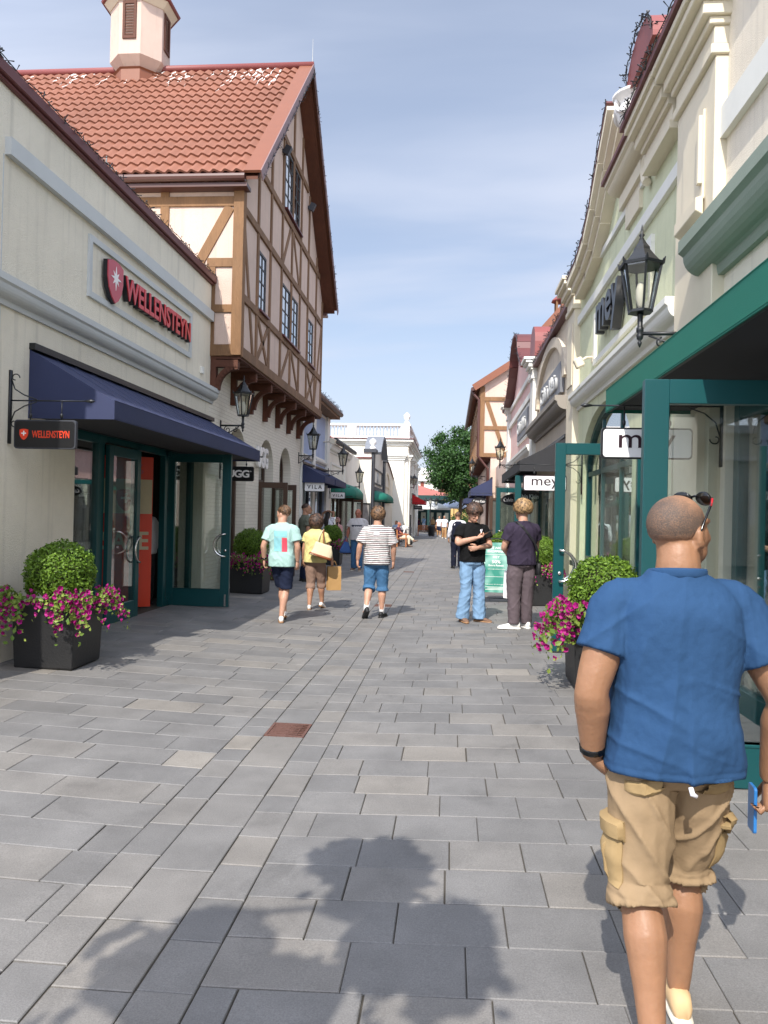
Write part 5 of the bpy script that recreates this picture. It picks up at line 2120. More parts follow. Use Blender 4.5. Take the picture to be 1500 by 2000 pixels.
for lab_, px_, py_, rz_, top_ in (('mannequin in dark jacket behind the glass left of the open shop door', -5.35, 9.55, -70, c_navy), ('mannequin in khaki parka deep inside the dim shop on the left', -6.6, 11.5, -90, c_khaki), ('mannequin in maroon coat behind the glass of the open green door', -5.6, 13.3, -100, c_maroon)):
    mo, J = person(lab_, (px_, py_, .09), R(rz_), 1.80, cat='mannequin', skinm=s_black, voxel=.02, name='mannequin')
    shirt(mo, J, top_, hem=.80, fit=.03, sleeve=1.9, voxel=.02, name='jacket')
    bottoms(mo, J, s_black, end=.06, r_end=.07, name='trousers', voxel=.02)
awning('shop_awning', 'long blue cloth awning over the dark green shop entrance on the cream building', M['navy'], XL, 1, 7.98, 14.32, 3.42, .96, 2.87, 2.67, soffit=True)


def dr(t, mm, mt, w, h):
    k = .055
    mb = MB()
    mb.poly([(a * .20 - w * .33, b2 * .20 + .005) for a, b2 in SH], [], mm(mt), .026, .030)
    mb.build('shield_emblem', M['orange'], t)
    text('+', .05, .05, mt @ Matrix.Translation((-w * .33, .008, .030)), M['ltwhite'], t, .002, .02, name='cross')
    text('WELLENSTEYN', w * .60, .075, mt @ Matrix.Translation((w * .10, 0, .026)), M['orange'], t, .003, .02)


hang_sign('hanging_sign', 'black hanging sign with small orange shield and lettering on a wrought bracket', 'hanging sign', -4.53, -3.86, 7.62, 2.31, 2.61, XL, 1, M['darkgrey'], M['signblack'], dr, group='signs hung out from the shop fronts')
spikes('fairy_lights', 'unlit fairy lights along the dark red coping of the cream shop', [(XL + .09, 5.0, 6.15), (XL + .09, 14.2, 6.15)], 22, .07, 2)
spikes('fairy_lights', 'unlit fairy lights tangled at the near upper corner of the cream shop roof', [(XL + .05, 5.2, 6.18), (XL + .02, 7.4, 6.2)], 45, .10, 3)

# ------------------------------------------------------------------ LEFT: half-timbered house
GX = -4.05
g = Fac(GX, 1)
t = thing('half_timbered_house', 'tall half timbered house with a jettied pink gable and terracotta roof', 'building', (-8, 18.7, 0))
Fw = Fac(XL, 1)
mb = MB()
arcs = [arch(15.45, 16.92, .30, 2.78), arch(18.08, 19.56, .08, 2.78), arch(20.28, 21.75, .08, 2.78)]
mb.poly([(14.2, 0), (23.1, 0), (23.1, 4.66), (14.2, 4.66)], arcs, Fw.mp, -.34, 0)
mb.box(-12, XL - .34, 22.9, 23.1, 0, 4.6)
mb.box(-12, -7.2, 14.2, 14.4, 0, 4.6)
mb.build('ground_floor_wall', M['brickwhite'], t)
mb = MB()
apz, ev = 12.62, 8.15
mb.poly([(14.2, 4.66), (23.2, 4.66), (23.2, ev), (18.7, apz), (14.2, ev)], [
    [(15.5, 5.9), (16.12, 5.9), (16.12, 7.12), (15.5, 7.12)],
    [(17.68, 5.9), (18.58, 5.9), (18.58, 7.12), (17.68, 7.12)], [(18.72, 5.9), (19.52, 5.9), (19.52, 7.12), (18.72, 7.12)],
    [(20.98, 5.9), (21.72, 5.9), (21.72, 7.12), (20.98, 7.12)],
    [(17.74, 8.9), (18.58, 8.9), (18.58, 10.35), (17.74, 10.35)], [(18.74, 8.9), (19.5, 8.9), (19.5, 10.35), (18.74, 10.35)]], g.mp, -.2, 0)
mb.box(-13, GX - .2, 14.2, 14.4, 4.66, 8.12)
mb.box(-13, GX - .2, 23.0, 23.2, 4.66, 8.12)
mb.build('upper_wall', M['peach'], t)
# timber frame of the gable
mb = MB()
TT = .035


def bm_(y0, z0, y1, z1, w=.13, d=TT):
    mb.beam((GX + d / 2 - .01, y0, z0), (GX + d / 2 - .01, y1, z1), w, d + .02, (1, 0, 0))


def zr(y):
    return apz - abs(y - 18.7) * (apz - ev) / 4.5


for y in (15.38, 16.46, 17.56, 18.65, 19.72, 20.80, 22.07):
    lo = 4.78
    wins = []
    if y == 18.65:
        bm_(y, 4.78, y, zr(y) - .1, .12)
    else:
        bm_(y, lo, y, zr(y) - .12, .12)
bm_(23.13, 4.78, 23.13, ev, .14)
for z, y0, y1 in ((5.80, 14.3, 23.1), (7.47, 14.3, 23.1), (8.73, 14.9, 22.5), (10.46, 16.9, 20.5)):
    bm_(y0, z, y1, z, .15, TT + .012)
bm_(14.2, 4.74, 23.2, 4.74, .20, TT + .03)
for a in ((14.28, 7.38, 15.15, 4.82), (15.46, 5.74, 16.40, 4.84), (16.42, 5.74, 15.46, 4.84), (18.57, 5.74, 17.66, 4.84), (18.76, 5.74, 19.70, 4.84), (20.86, 5.74, 21.95, 4.84), (21.98, 5.74, 20.90, 4.84),
          (23.05, 7.36, 22.10, 4.84), (18.45, 8.64, 17.66, 7.56), (18.78, 8.64, 19.60, 7.56)):
    bm_(*a, .12, TT - .008)
mb.build('gable_timbers', M['timber'], t, bevel=.006)
# timbers on the sunlit side wall facing the street's near end
mb = MB()


def sb_(x0, z0, x1, z1, w=.17, d=.03):
    mb.beam((x0, 14.2 - d / 2 + .012, z0), (x1, 14.2 - d / 2 + .012, z1), w, d + .02, (0, 1, 0))


mb.box(GX - .15, GX + .05, 14.14, 14.34, 4.66, 8.04)
for x in (-4.62, -5.55, -7.1, -8.7):
    if x == -4.62:
        sb_(x, 4.7, x, 6.35, .17)
    else:
        sb_(x, 4.7, x, 8.02, .17)
sb_(-13, 7.58, GX - .1, 7.58, .19, .034)
sb_(-4.7, 6.42, GX - .1, 6.42, .17, .034)
sb_(-4.7, 5.55, GX - .1, 5.55, .15, .034)
sb_(-4.7, 4.76, GX - .1, 4.76, .22, .036)
sb_(-4.28, 7.48, -4.98, 6.2, .19, .026)
sb_(-6.3, 7.48, -7.0, 6.2, .19, .026)
mb.build('side_timbers', M['timberlight'], t, bevel=.006)
# jetty floor, brackets
mb = MB()
mb.box(XL, GX + .03, 14.2, 23.2, 4.60, 4.66)
for i in range(24):
    y = 14.4 + i * .37
    mb.box(XL, GX - .02, y, y + .02, 4.585, 4.60)
mb.build('jetty_floor', M['timberdark'], t)
for i in range(7):
    y = 14.28 + i * 1.36
    mb = MB()
    mb.box(XL + .0, XL + .11, y - .07, y + .07, 3.92, 4.60)
    mb.box(XL + .11, GX - .02, y - .07, y + .07, 4.45, 4.585)
    n = 9
    pts = []
    for k in range(n):
        a = PI / 2 * k / (n - 1)
        pts.append((XL + .12 + .40 * (1 - math.cos(a)) * .98, y, 4.02 + .44 * math.sin(a)))
    for k in range(n - 1):
        mb.beam(pts[k], pts[k + 1], .12, .10, (0, 0, 1)) if False else mb.beam(pts[k], tuple(V(pts[k + 1]) + (V(pts[k + 1]) - V(pts[k])) * .12), .12, .10, (1, 0, -1))
    mb.build('jetty_bracket', M['timberdark'], t)


def gwin(y0, y1, z0, z1, nx, nz):
    mb = MB()
    g.frame(mb, y0, y1, z0, z1, .05, -.06, .012)
    for i in range(1, nx):
        y = y0 + (y1 - y0) * i / nx
        g.band(mb, y - .018, y + .018, z0 + .05, z1 - .05, -.03, .006)
    for i in range(1, nz):
        z = z0 + (z1 - z0) * i / nz
        g.band(mb, y0 + .05, y1 - .05, z - .012, z + .012, -.028, .004)
    f = mb.build('window', M['sash'], t)
    mb = MB()
    g.band(mb, y0 + .04, y1 - .04, z0 + .04, z1 - .04, -.014, -.008)
    mb.build('pane', M['winglass'], f)
    mb = MB()
    g.band(mb, y0 - .06, y1 + .06, z0 - .06, z0 - .02, -.05, .10)
    mb.build('sill', M['sill'], f)
    mb = MB()
    g.band(mb, y0 + .02, y1 - .02, z0 + .02, z1 - .02, -.20, -.19)
    mb.build('blind', M['curtain'], f)


gwin(15.5, 16.12, 5.9, 7.12, 2, 4)
gwin(17.68, 18.58, 5.9, 7.12, 2, 4)
gwin(18.72, 19.52, 5.9, 7.12, 2, 4)
gwin(20.98, 21.72, 5.9, 7.12, 2, 4)
gwin(17.74, 18.58, 8.9, 10.35, 2, 4)
gwin(18.74, 19.5, 8.9, 10.35, 2, 4)
for y, z in ((17.42, 10.08), (20.6, 10.05)):
    mb = MB()
    mb.obox((GX + .12, y, z), (.14, .12, .2), Euler((0, R(25), 0)).to_matrix())
    mb.box(GX, GX + .08, y - .03, y + .03, z - .03, z + .03)
    mb.build('floodlight', M['darkgrey'], t)
# arches: doors and fanlights
for i, a in enumerate(((15.45, 16.92, .30), (18.08, 19.56, .08), (20.28, 21.75, .08))):
    y0, y1, z0 = a
    mb = MB()
    W = .09
    inner = arch(y0 + W, y1 - W, z0 + .01, 2.78, 14)
    outer = arch(y0 - .01, y1 + .01, z0, 2.78, 14)
    mb.poly(outer, [inner], Fw.mp, -.30, -.22)
    Fw.band(mb, y0 + W, y1 - W, 2.44, 2.54, -.29, -.23)
    if i != 1:
        Fw.band(mb, (y0 + y1) / 2 - .03, (y0 + y1) / 2 + .03, z0, 3.4, -.285, -.235)
    f = mb.build('arched_window', M['brownframe'], t)
    mb = MB()
    if i == 1:
        mb.poly(arch(y0 + .05, y1 - .05, 2.5, 2.78, 14), [], Fw.mp, -.265, -.255)
    else:
        mb.poly(arch(y0 + .05, y1 - .05, z0 + .05, 2.78, 14), [], Fw.mp, -.265, -.255)
    mb.build('pane', M['glass'], f)
door_leaf(t, -4.62, -3.90, 18.1, .09, 2.44, M['brownframe'], .06, .10, .26, -3.97, -1)
door_leaf(t, -4.62, -3.98, 19.55, .09, 2.44, M['brownframe'], .06, .10, .26, -4.04, -1)
mb = MB()
mb.box(-8.5, -8.45, 14.4, 22.9, 0, 4)
mb.box(-8.5, XL - .34, 14.4, 22.9, 3.9, 3.95)
mb.box(-8.5, XL - .34, 14.4, 22.9, .02, .07)
mb.build('shop_room', M['interiorlight'], t)
# roof with wave tiles
ridge = (-4.05, 18.7, apz + .12)


def tile_slope(sgn, x0, x1):
    """one slope; sgn -1 = slope that falls towards the near side."""
    mb = MB()
    slope = (apz - ev) / 4.5
    run = 4.72
    rows, w = 16, .215
    nw = int((x1 - x0) / w)
    sub = 8
    ct, stt = math.cos(math.atan(slope)), math.sin(math.atan(slope))
    for r_ in range(rows):
        a, b2 = run * r_ / rows, run * (r_ + 1) / rows + .02
        vs = []
        for (d, lift) in ((a, .0), (b2, .045), (b2, .0)):
            for i in range(nw * sub + 1):
                x = x0 + (x1 - x0) * i / (nw * sub)
                ph = (i % sub) / sub * 2 * PI
                wv = .026 * math.sin(ph) + .004 * math.sin(2 * ph)
                h = lift + wv
                vs.append((x, 18.7 + sgn * (d + stt * h) * 1.0, apz + .12 - slope * d + ct * h))
        n = nw * sub + 1
        fs = []
        for k in range(2):
            for i in range(n - 1):
                fs.append((k * n + i, k * n + i + 1, (k + 1) * n + i + 1, (k + 1) * n + i))
        mb.add(vs, fs)
    return mb


rf = tile_slope(-1, -13.0, GX + .12).build('roof', M['tile'], t, 'auto', fix=False)
tile_slope(1, -13.0, GX + .12).build('far_slope', M['tile'], rf, 'auto', fix=False)
mb = MB()
sl = (apz - ev) / 4.5
# boarding under the tiles, seen below the verge
for sg in (-1, 1):
    mb.add([(-13, 18.7, apz + .04), (GX + .35, 18.7, apz + .04), (GX + .35, 18.7 + sg * 4.74, apz + .04 - sl * 4.74), (-13, 18.7 + sg * 4.74, apz + .04 - sl * 4.74),
            (-13, 18.7, apz - .02), (GX + .35, 18.7, apz - .02), (GX + .35, 18.7 + sg * 4.74, apz - .02 - sl * 4.74), (-13, 18.7 + sg * 4.74, apz - .02 - sl * 4.74)],
           [(0, 1, 2, 3), (4, 7, 6, 5), (1, 5, 6, 2), (3, 2, 6, 7), (0, 4, 5, 1), (0, 3, 7, 4)])
mb.build('soffit_boards', M['timberdark'], rf)
mb = MB()
for sg in (-1, 1):
    mb.beam((GX + .27, 18.7, apz + .16), (GX + .27, 18.7 + sg * 4.8, apz + .16 - sl * 4.8), .34, .05, (0, sg * sl, 1))
mb.build('verge_flashing', M['barge'], rf)
mb = MB()
for sg in (-1, 1):
    mb.beam((GX + .445, 18.7 - sg * .0, apz + .09), (GX + .445, 18.7 + sg * 4.82, apz + .09 - sl * 4.82), .02, .20, (0, sg * sl, 1))
mb.build('verge_board', M['barge_grey'], rf)
mb = MB()
mb.tube([(-13, 18.7, apz + .17), (GX + .44, 18.7, apz + .17)], .09, 10)
mb.build('ridge_cap', M['redmetal'], rf, True)
for sg in (-1, 1):
    mb = MB()
    y = 18.7 + sg * 4.78
    z = apz + .05 - sl * 4.78
    mb.tube([(-13, y, z), (GX + .12, y, z)], .075, 10)
    mb.box(-13, GX + .15, y - .02 if sg > 0 else y + .02, (y - .02 if sg > 0 else y + .02) - sg * .30, z - .16, z - .09)
    mb.build('gutter', M['gutter'], rf)
# bird-lime streaks near the ridge are splashes on the tiles
mb = MB()
rn = random.Random(5)
for k in range(85):
    x = (GX - .3 - abs(rn.gauss(0, 2.0))) if k < 62 else (-9.2 - abs(rn.gauss(0, 1.0)))
    if x < -12.5:
        continue
    d0 = abs(rn.gauss(0, .25))
    ln = abs(rn.gauss(.15, .3)) + .06
    w = rn.uniform(.006, .02)
    nn = 6
    vs = []
    for q in range(nn + 1):
        d = d0 + ln * q / nn
        for sgx in (-1, 1):
            xx = x + w * sgx * (1 - .7 * q / nn) - .08 * d
            ph = (((xx + 13.0) / .2157) % 1) * 2 * PI
            rr_ = ((d / (4.72 / 16)) % 1)
            h = .026 * math.sin(ph) + .004 * math.sin(2 * ph) + .045 * rr_ + .006
            ct, stt = math.cos(math.atan(sl)), math.sin(math.atan(sl))
            vs.append((xx, 18.7 - (d + stt * h), apz + .12 - sl * d + ct * h))
    mb.add(vs, [(2 * q, 2 * q + 1, 2 * q + 3, 2 * q + 2) for q in range(nn)])
struct(mb.build('bird_lime', M['stonew'], rf, fix=False), 'stuff')
mb = MB()
mb.tube([(GX + .40, 18.72, apz + .2), (GX + .40, 18.72, apz + .85)], [.008, .003], 5)
mb.tube([(-6.6, 13.9, 8.05), (-6.6, 13.92, 8.35), (-6.7, 14.1, 8.3)], .012, 5)
mb.tube([(-6.6, 13.95, 8.25), (-6.15, 14.16, 7.6), (-6.15, 14.17, 6.2)], .008, 5)
mb.build('lightning_rod', M['steel'], rf)
# cupola
cu = (-8.05, 18.7, apz - .42)
mb = MB()
mb.lathe([(.62, -.75), (.62, .30), (.66, .34)], cu, 8, 'z', PI / 8)
cp = mb.build('cupola', M['barge'], t)
mb = MB()
mb.lathe([(.40, .28), (.72, .62), (.72, 2.02), (.70, 2.02)], cu, 8, 'z', PI / 8)
mb.build('cupola_wall', M['peach'], cp)
mb = MB()
mb.lathe([(.74, 1.92), (.82, 2.0), (.88, 2.06), (.88, 2.10), (.4, 2.11)], cu, 8, 'z', PI / 8)
mb.build('cupola_cornice', M['cream_trim'], cp)
mb = MB()
mb.lathe([(.94, 2.08), (.96, 2.12), (.60, 2.42), (.34, 2.85), (.08, 3.4), (.02, 3.5)], cu, 8, 'z', PI / 8)
mb.build('cupola_roof', M['redmetal'], cp)
for k in range(0, 8, 2):
    a = 2 * PI * k / 8 - PI / 2
    r_ = .72 * math.cos(PI / 8)
    mt = Matrix.Translation((cu[0], cu[1], cu[2])) @ Matrix.Rotation(a + PI / 2, 4, 'Z')
    mb = MB()
    f = lambda x0, x1, y0, y1, z0, z1: mb.add([tuple(mt @ V((x, y, z))) for z in (z0, z1) for y in (y0, y1) for x in (x0, x1)], [(0, 2, 3, 1), (4, 5, 7, 6), (0, 1, 5, 4), (2, 6, 7, 3), (0, 4, 6, 2), (1, 3, 7, 5)])
    f(-.17, .17, -r_ - .035, -r_ + .02, .98, 1.05)
    f(-.17, .17, -r_ - .035, -r_ + .02, 1.83, 1.90)
    f(-.17, -.11, -r_ - .035, -r_ + .02, 1.05, 1.83)
    f(.11, .17, -r_ - .035, -r_ + .02, 1.05, 1.83)
    for i in range(11):
        z = 1.07 + i * .068
        mb.add([tuple(mt @ V(p)) for p in ((-.11, -r_ - .028, z), (.11, -r_ - .028, z), (.11, -r_ + .012, z + .05), (-.11, -r_ + .012, z + .05), (-.11, -r_ - .028, z + .012), (.11, -r_ - .028, z + .012), (.11, -r_ + .012, z + .062), (-.11, -r_ + .012, z + .062))],
               [(0, 1, 2, 3), (4, 7, 6, 5), (0, 4, 5, 1), (1, 5, 6, 2), (2, 6, 7, 3), (0, 3, 7, 4)])
    mb.build('louvre', M['timberdark'], cp)
spikes('fairy_lights', 'unlit fairy lights down both verges of the half timbered gable', [(GX + .46, 14.0, 7.98), (GX + .46, 18.7, apz - .02), (GX + .46, 23.4, 7.98)], 22, .06, 7)
# signs of this shop
us = thing('arch_letters', 'white cut letters fixed in the middle arch above the brown doors', 'shop sign', (XL, 18.2, 2.7))
text('UGG', 1.02, .50, left_face(18.10, 3.02, XL + .05), M['ltwhite'], us, .05, .03, space=.85)


def dr(t, mm, mt, w, h):
    text('UGG', w * .72, h * .52, mt @ Matrix.Translation((0, 0, .026)), M['ltwhite'], t, .003, .03, space=.85)
    text('®', .03, .03, mt @ Matrix.Translation((w * .40, h * .18, .026)), M['ltwhite'], t, .002, .0, name='mark')


hang_sign('hanging_sign', 'black rounded hanging sign with white capital letters behind the open green door', 'hanging sign', -4.52, -3.90, 14.95, 2.32, 2.61, XL, 1, M['signblack'], M['signblack'], dr, group='signs hung out from the shop fronts')
lantern('wall_lantern', 'black wall lantern under the jetty at the end of the blue awning', (XL, 14.92, 3.42), 1, .46)
lantern('wall_lantern', 'black wall lantern at the far end of the white brick wall', (XL, 22.82, 3.45), 1, .44)
# ------------------------------------------------------------------ RIGHT SIDE
XR = 2.4
Rf = Fac(XR, -1)


def pilaster(mb, y0, y1, z0, z1, d=.10, cap=True, dc=.28, hc=.62):
    Rf.band(mb, y0, y1, z0, z1, -.02, d)
    if cap:
        for a, b2, q in ((0, .09, .05), (.09, .26, .02), (.26, .33, .07), (.33, .45, .14), (.45, .53, .22), (.53, hc, dc)):
            Rf.band(mb, y0 - q * .5, y1 + q * .5, z1 + a, z1 + b2, -.02, d + q)


# --- nearest building: cream with grey-green cornice, awning and open door
t = thing('cream_building', 'nearest cream building with grey green cornice above a green awning', 'building', (5, 4, 0))
mb = MB()
mb.poly([(1.2, 0), (8.3, 0), (8.3, 6.5), (1.2, 6.5)], [[(2.0, .02), (7.0, .02), (7.0, 3.3), (2.0, 3.3)]], Rf.mp, -.3, 0)
mb.box(XR + .3, 9, 1.2, 1.5, 0, 6.6)
mb.box(XR + .3, 9, 8.0, 8.3, 0, 6.6)
mb.box(XR + .3, 9, 1.5, 8.0, 6.2, 6.4)
mb.build('wall', M['cream2'], t)
mb = MB()
pilaster(mb, 7.12, 8.28, 0, 5.92, .11, True, .26, .60)
mb.build('pilaster', M['cream_trim'], t, bevel=.008)
mb = MB()
Rf.band(mb, 7.36, 7.98, 4.72, 5.56, .11, .135)
Rf.band(mb, 7.36, 7.42, 4.86, 5.50, .135, .175)
Rf.mould(mb, [(.13, 4.56), (.20, 4.60), (.20, 4.72), (.13, 4.74)], 7.33, 8.02)
mb.lathe([(.06, 7.46), (.06, 7.60)], (XR - .18, 0, 4.88), 12, 'y')if False else None
mb.build('plaque', M['cream_trim'], t, bevel=.006)
mb = MB()
Rf.mould(mb, cornice_prof(3.93, 4.36, .30), 1.2, 7.5)
mb.build('cornice', M['stone_green'], t)
mb = MB()
Rf.band(mb, 1.2, 7.12, 5.16, 5.44, -.01, .06)
mb.build('string_course', M['white_trim'], t)
mb = MB()
Rf.band(mb, 1.2, 6.95, 6.5, 6.62, -.35, .12)
Rf.band(mb, 6.96, 9.75, 6.53, 6.60, -.3, .41)
mb.build('coping', M['coping'], t)
# storefront: glazed frame set back plus the open door leaf
mb = MB()
gx = XR + .12
for y0, y1 in ((2.0, 2.12), (3.3, 3.4), (4.66, 4.80), (6.0, 6.1), (6.88, 7.0)):
    mb.box(gx - .05, gx + .05, y0, y1, .02, 2.9)
mb.box(gx - .048, gx + .048, 2.12, 6.88, 2.62, 2.9)
mb.box(gx - .048, gx + .048, 2.12, 3.3, .05, .3)
mb.box(gx - .048, gx + .048, 6.1, 6.88, .05, .3)
mb.build('storefront_frame', M['teal'], t, bevel=.005)
mb = MB()
mb.box(gx - .005, gx + .005, 2.1, 4.7, .25, 2.65)
mb.build('shop_window', M['glass'], t)
mb = MB()
mb.box(gx - .005, gx + .005, 6.05, 6.9, .25, 2.65)
mb.build('shop_window', M['glass'], t)
mb = MB()
mb.box(gx - .045, gx + .045, 2.0, 7.0, 2.905, 3.3)
mb.build('shade_panel', M['darkgrey'], t)  # dark infill added so the gap below the canopy reads as shade
d = door_leaf(t, 1.18, 2.36, 4.86, .085, 2.58, M['teal'], .07, .15, .27, 1.26, 1, .15)
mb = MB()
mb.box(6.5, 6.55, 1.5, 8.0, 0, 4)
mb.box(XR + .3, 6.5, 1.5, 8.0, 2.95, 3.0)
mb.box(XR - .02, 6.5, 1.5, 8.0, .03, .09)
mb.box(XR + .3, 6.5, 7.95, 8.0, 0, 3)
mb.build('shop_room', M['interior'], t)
sp = thing('window_sticker', 'red lettering sticker low on the dark glass at the right edge', 'sticker', (2.38, 3.9, 1.2))
text('SALE', .9, .30, right_face(3.95, 1.18, gx - .006), M['signred'], sp, .002, .03)

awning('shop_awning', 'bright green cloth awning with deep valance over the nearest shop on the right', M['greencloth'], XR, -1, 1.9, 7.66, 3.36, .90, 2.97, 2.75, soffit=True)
lantern('wall_lantern', 'big black wall lantern above the green awning in front of the green facade', (XR - .11, 7.28, 3.44), -1, .58)
spikes('fairy_lights', 'unlit fairy lights along the edge of the tall cream capital at the top right', [(XR - .42, 9.7, 6.62), (XR - .42, 6.98, 6.62), (XR - .1, 6.96, 6.6)], 34, .07, 9)

# --- pale green building
t = thing('green_building', 'pale green shop building with white mouldings and a broken pediment', 'building', (5, 12, 0))
mb = MB()
doorhole = [(8.9, .02), (9.95, .02), (9.95, 2.75), (8.9, 2.75)]
win = arch(10.5, 14.55, .95, 2.55, 18, 1.05)
top = [(8.3, 0), (15.0, 0), (15.0, 6.05), (13.6, 6.2), (12.6, 6.5), (11.5, 7.1), (11.2, 6.5), (9.7, 6.5), (8.3, 6.45)]
mb.poly(top, [doorhole, win], Rf.mp, -.3, 0)
mb.box(XR + .3, 9, 8.3, 8.5, 0, 6.5)
mb.box(XR + .3, 9, 14.8, 15.0, 0, 6.5)
mb.box(XR + .3, 9, 8.5, 14.8, 6.2, 6.4)
mb.build('wall', M['green'], t)
mb = MB()
Rf.mould(mb, cornice_prof(3.78, 4.08, .20), 8.3, 15.0)
Rf.band(mb, 8.3, 15.0, 5.42, 5.58, -.01, .06)
Rf.band(mb, 8.3, 15.0, 6.02, 6.12, -.01, .045)
Rf.frame(mb, 9.55, 13.30, 4.32, 5.20, .10, -.01, .05)
mb.build('mouldings', M['white_trim'], t, bevel=.004)
mb = MB()
pilaster(mb, 14.95, 15.75, 0, 5.75, .12, True, .26, .60)
Rf.band(mb, 15.05, 15.65, 4.3, 5.5, .12, .14)
mb.build('pilaster', M['cream_trim'], t, bevel=.006)
# broken pediment: one raking cornice, a level ledge for the urn, a straight cornice at the near end
RK = [(14.6, 6.10), (13.6, 6.16), (12.9, 6.30), (12.3, 6.62), (11.7, 7.06), (11.05, 7.52)]
mb = MB()
for k in range(len(RK) - 1):
    (ya, za), (yb_, zb_) = RK[k], RK[k + 1]
    yb_ += (yb_ - ya) * .05
    for hh, dd, off in ((.12, .30, 0), (.12, .22, -.11), (.12, .14, -.22)):
        mb.beam((XR - dd / 2, ya, za + off), (XR - dd / 2, yb_, zb_ + off), hh, dd + .06, (1, 0, 0))
Rf.mould(mb, cornice_prof(6.32, 6.56, .28), 9.8, 11.35)
Rf.band(mb, 9.95, 11.2, 6.12, 6.30, -.01, .10)
Rf.band(mb, 10.2, 11.0, 5.78, 6.12, -.01, .05)
for a, b2, q in ((5.92, 6.01, .16), (6.01, 6.18, .13), (6.18, 6.25, .18), (6.25, 6.37, .25), (6.37, 6.45, .33), (6.45, 6.53, .37)):
    Rf.band(mb, 8.42 - .0, 9.55 + q * .3, a, b2, -.02, q)
pts = []
for i in range(18):
    q = i / 17
    aa = q * 1.6 * PI - PI / 2
    rr_ = .20 * (1 - q * .72)
    pts.append((XR - .07, 9.72 + rr_ * math.cos(aa) * .8, 6.10 + rr_ * math.sin(aa)))
mb.tube(pts, .055, 6)
for y0, y1 in ((12.75, 13.6),):
    Rf.mould(mb, cornice_prof(6.22, 6.36, .24), y0, y1)
mb.build('pediment', M['cream_trim'], t)
mb = MB()
for k in range(len(RK) - 1):
    (ya, za), (yb_, zb_) = RK[k], RK[k + 1]
    mb.beam((XR - .12, ya, za + .08), (XR - .12, yb_ + (yb_ - ya) * .05, zb_ + .08), .04, .44, (1, 0, 0))
Rf.band(mb, 9.76, 11.4, 6.56, 6.62, -.3, .32)
Rf.band(mb, 12.7, 13.65, 6.36, 6.42, -.05, .28)
mb.build('coping', M['coping'], t)
mb = MB()
mb.box(XR + .3, 5.5, 11.35, 12.4, 6.0, 6.75)
mb.build('dark_roof_side', M['sill'], t)
# dormer hood further up the roof
mb = MB()
pts = [(.62 * math.cos(PI * k / 12), .40 * math.sin(PI * k / 12)) for k in range(13)]
mb.poly(pts + [(-.62, -.06), (.62, -.06)], [], lambda u, v, w: (XR - .25 + w, 9.5 + u * 1.05, 7.25 + v), 0, 2.2)
dh = mb.build('dormer_hood', M['redmetal'], t)
mb = MB()
mb.poly([(a * .9, b2 * .86 - .02) for a, b2 in pts] + [(-.55, -.8), (.55, -.8)], [], lambda u, v, w: (XR - .17 + w, 9.5 + u * 1.05, 7.25 + v), 0, 2.0)
mb.build('dormer_wall', M['cream_trim'], dh)
# arched shop window with teal frame and doorway
mb = MB()
mb.poly(arch(10.5, 14.55, .95, 2.55, 18, 1.05), [arch(10.6, 14.45, 1.05, 2.55, 18, .95)], Rf.mp, -.2, -.10)
for y in (11.8, 13.2):
    Rf.band(mb, y - .03, y + .03, 1.05, 3.4, -.18, -.12)
Rf.band(mb, 10.6, 14.45, 2.50, 2.58, -.185, -.115)
f = mb.build('arched_window', M['teal'], t)
mb = MB()
mb.poly(arch(10.55, 14.5, 1.0, 2.55, 18, 1.0), [], Rf.mp, -.155, -.148)
mb.build('pane', M['glass'], f)
mb = MB()
Rf.band(mb, 10.4, 14.65, .86, .95, -.2, .16)
mb.build('sill', M['steel'], f)
mb = MB()
Rf.frame(mb, 8.9, 9.95, .02, 2.75, .10, -.22, .004)
mb.build('door_frame', M['teal'], t, bevel=.004)
door_leaf(t, 1.27, 2.38, 9.56, .085, 2.64, M['teal'], .07, .125, .30, 1.345, 1)
mb = MB()
mb.box(5.5, 5.55, 8.5, 14.8, 0, 3.8)
mb.box(XR + .3, 5.5, 8.5, 14.8, 3.7, 3.75)
mb.box(XR, 5.5, 8.5, 14.8, .03, .085)
mb.build('shop_room', M['interiorlight'], t)
ms = thing('facade_letters', 'black raised lower case letters in a white frame on the green wall', 'shop sign', (XR, 11.8, 4.5))
text('mey', 1.62, .66, right_face(11.70, 4.79, XR - .03), M['ltblack'], ms, .13, .018)
mb = MB()
for y in (12.3, 11.7, 11.1):
    mb.tube([(XR, y, 4.8), (XR - .05, y, 4.8)], .012, 6)
mb.build('fixing_pin', M['steel'], ms)
fl = thing('floodlight', 'small cream floodlight on the green wall left of the black letters', 'floodlight', (XR, 13.5, 4.5))
mb = MB()
mb.obox((XR - .26, 13.42, 4.40), (.15, .14, .17), Euler((0, R(-25), 0)).to_matrix())
mb.build('lamp_head', M['cream_trim'], fl, bevel=.02)
mb = MB()
mb.tube([(XR, 13.5, 4.52), (XR - .13, 13.46, 4.50), (XR - .22, 13.43, 4.44)], .022, 8)
mb.box(XR - .03, XR, 13.44, 13.56, 4.43, 4.60)
mb.build('bracket', M['cream_trim'], fl)
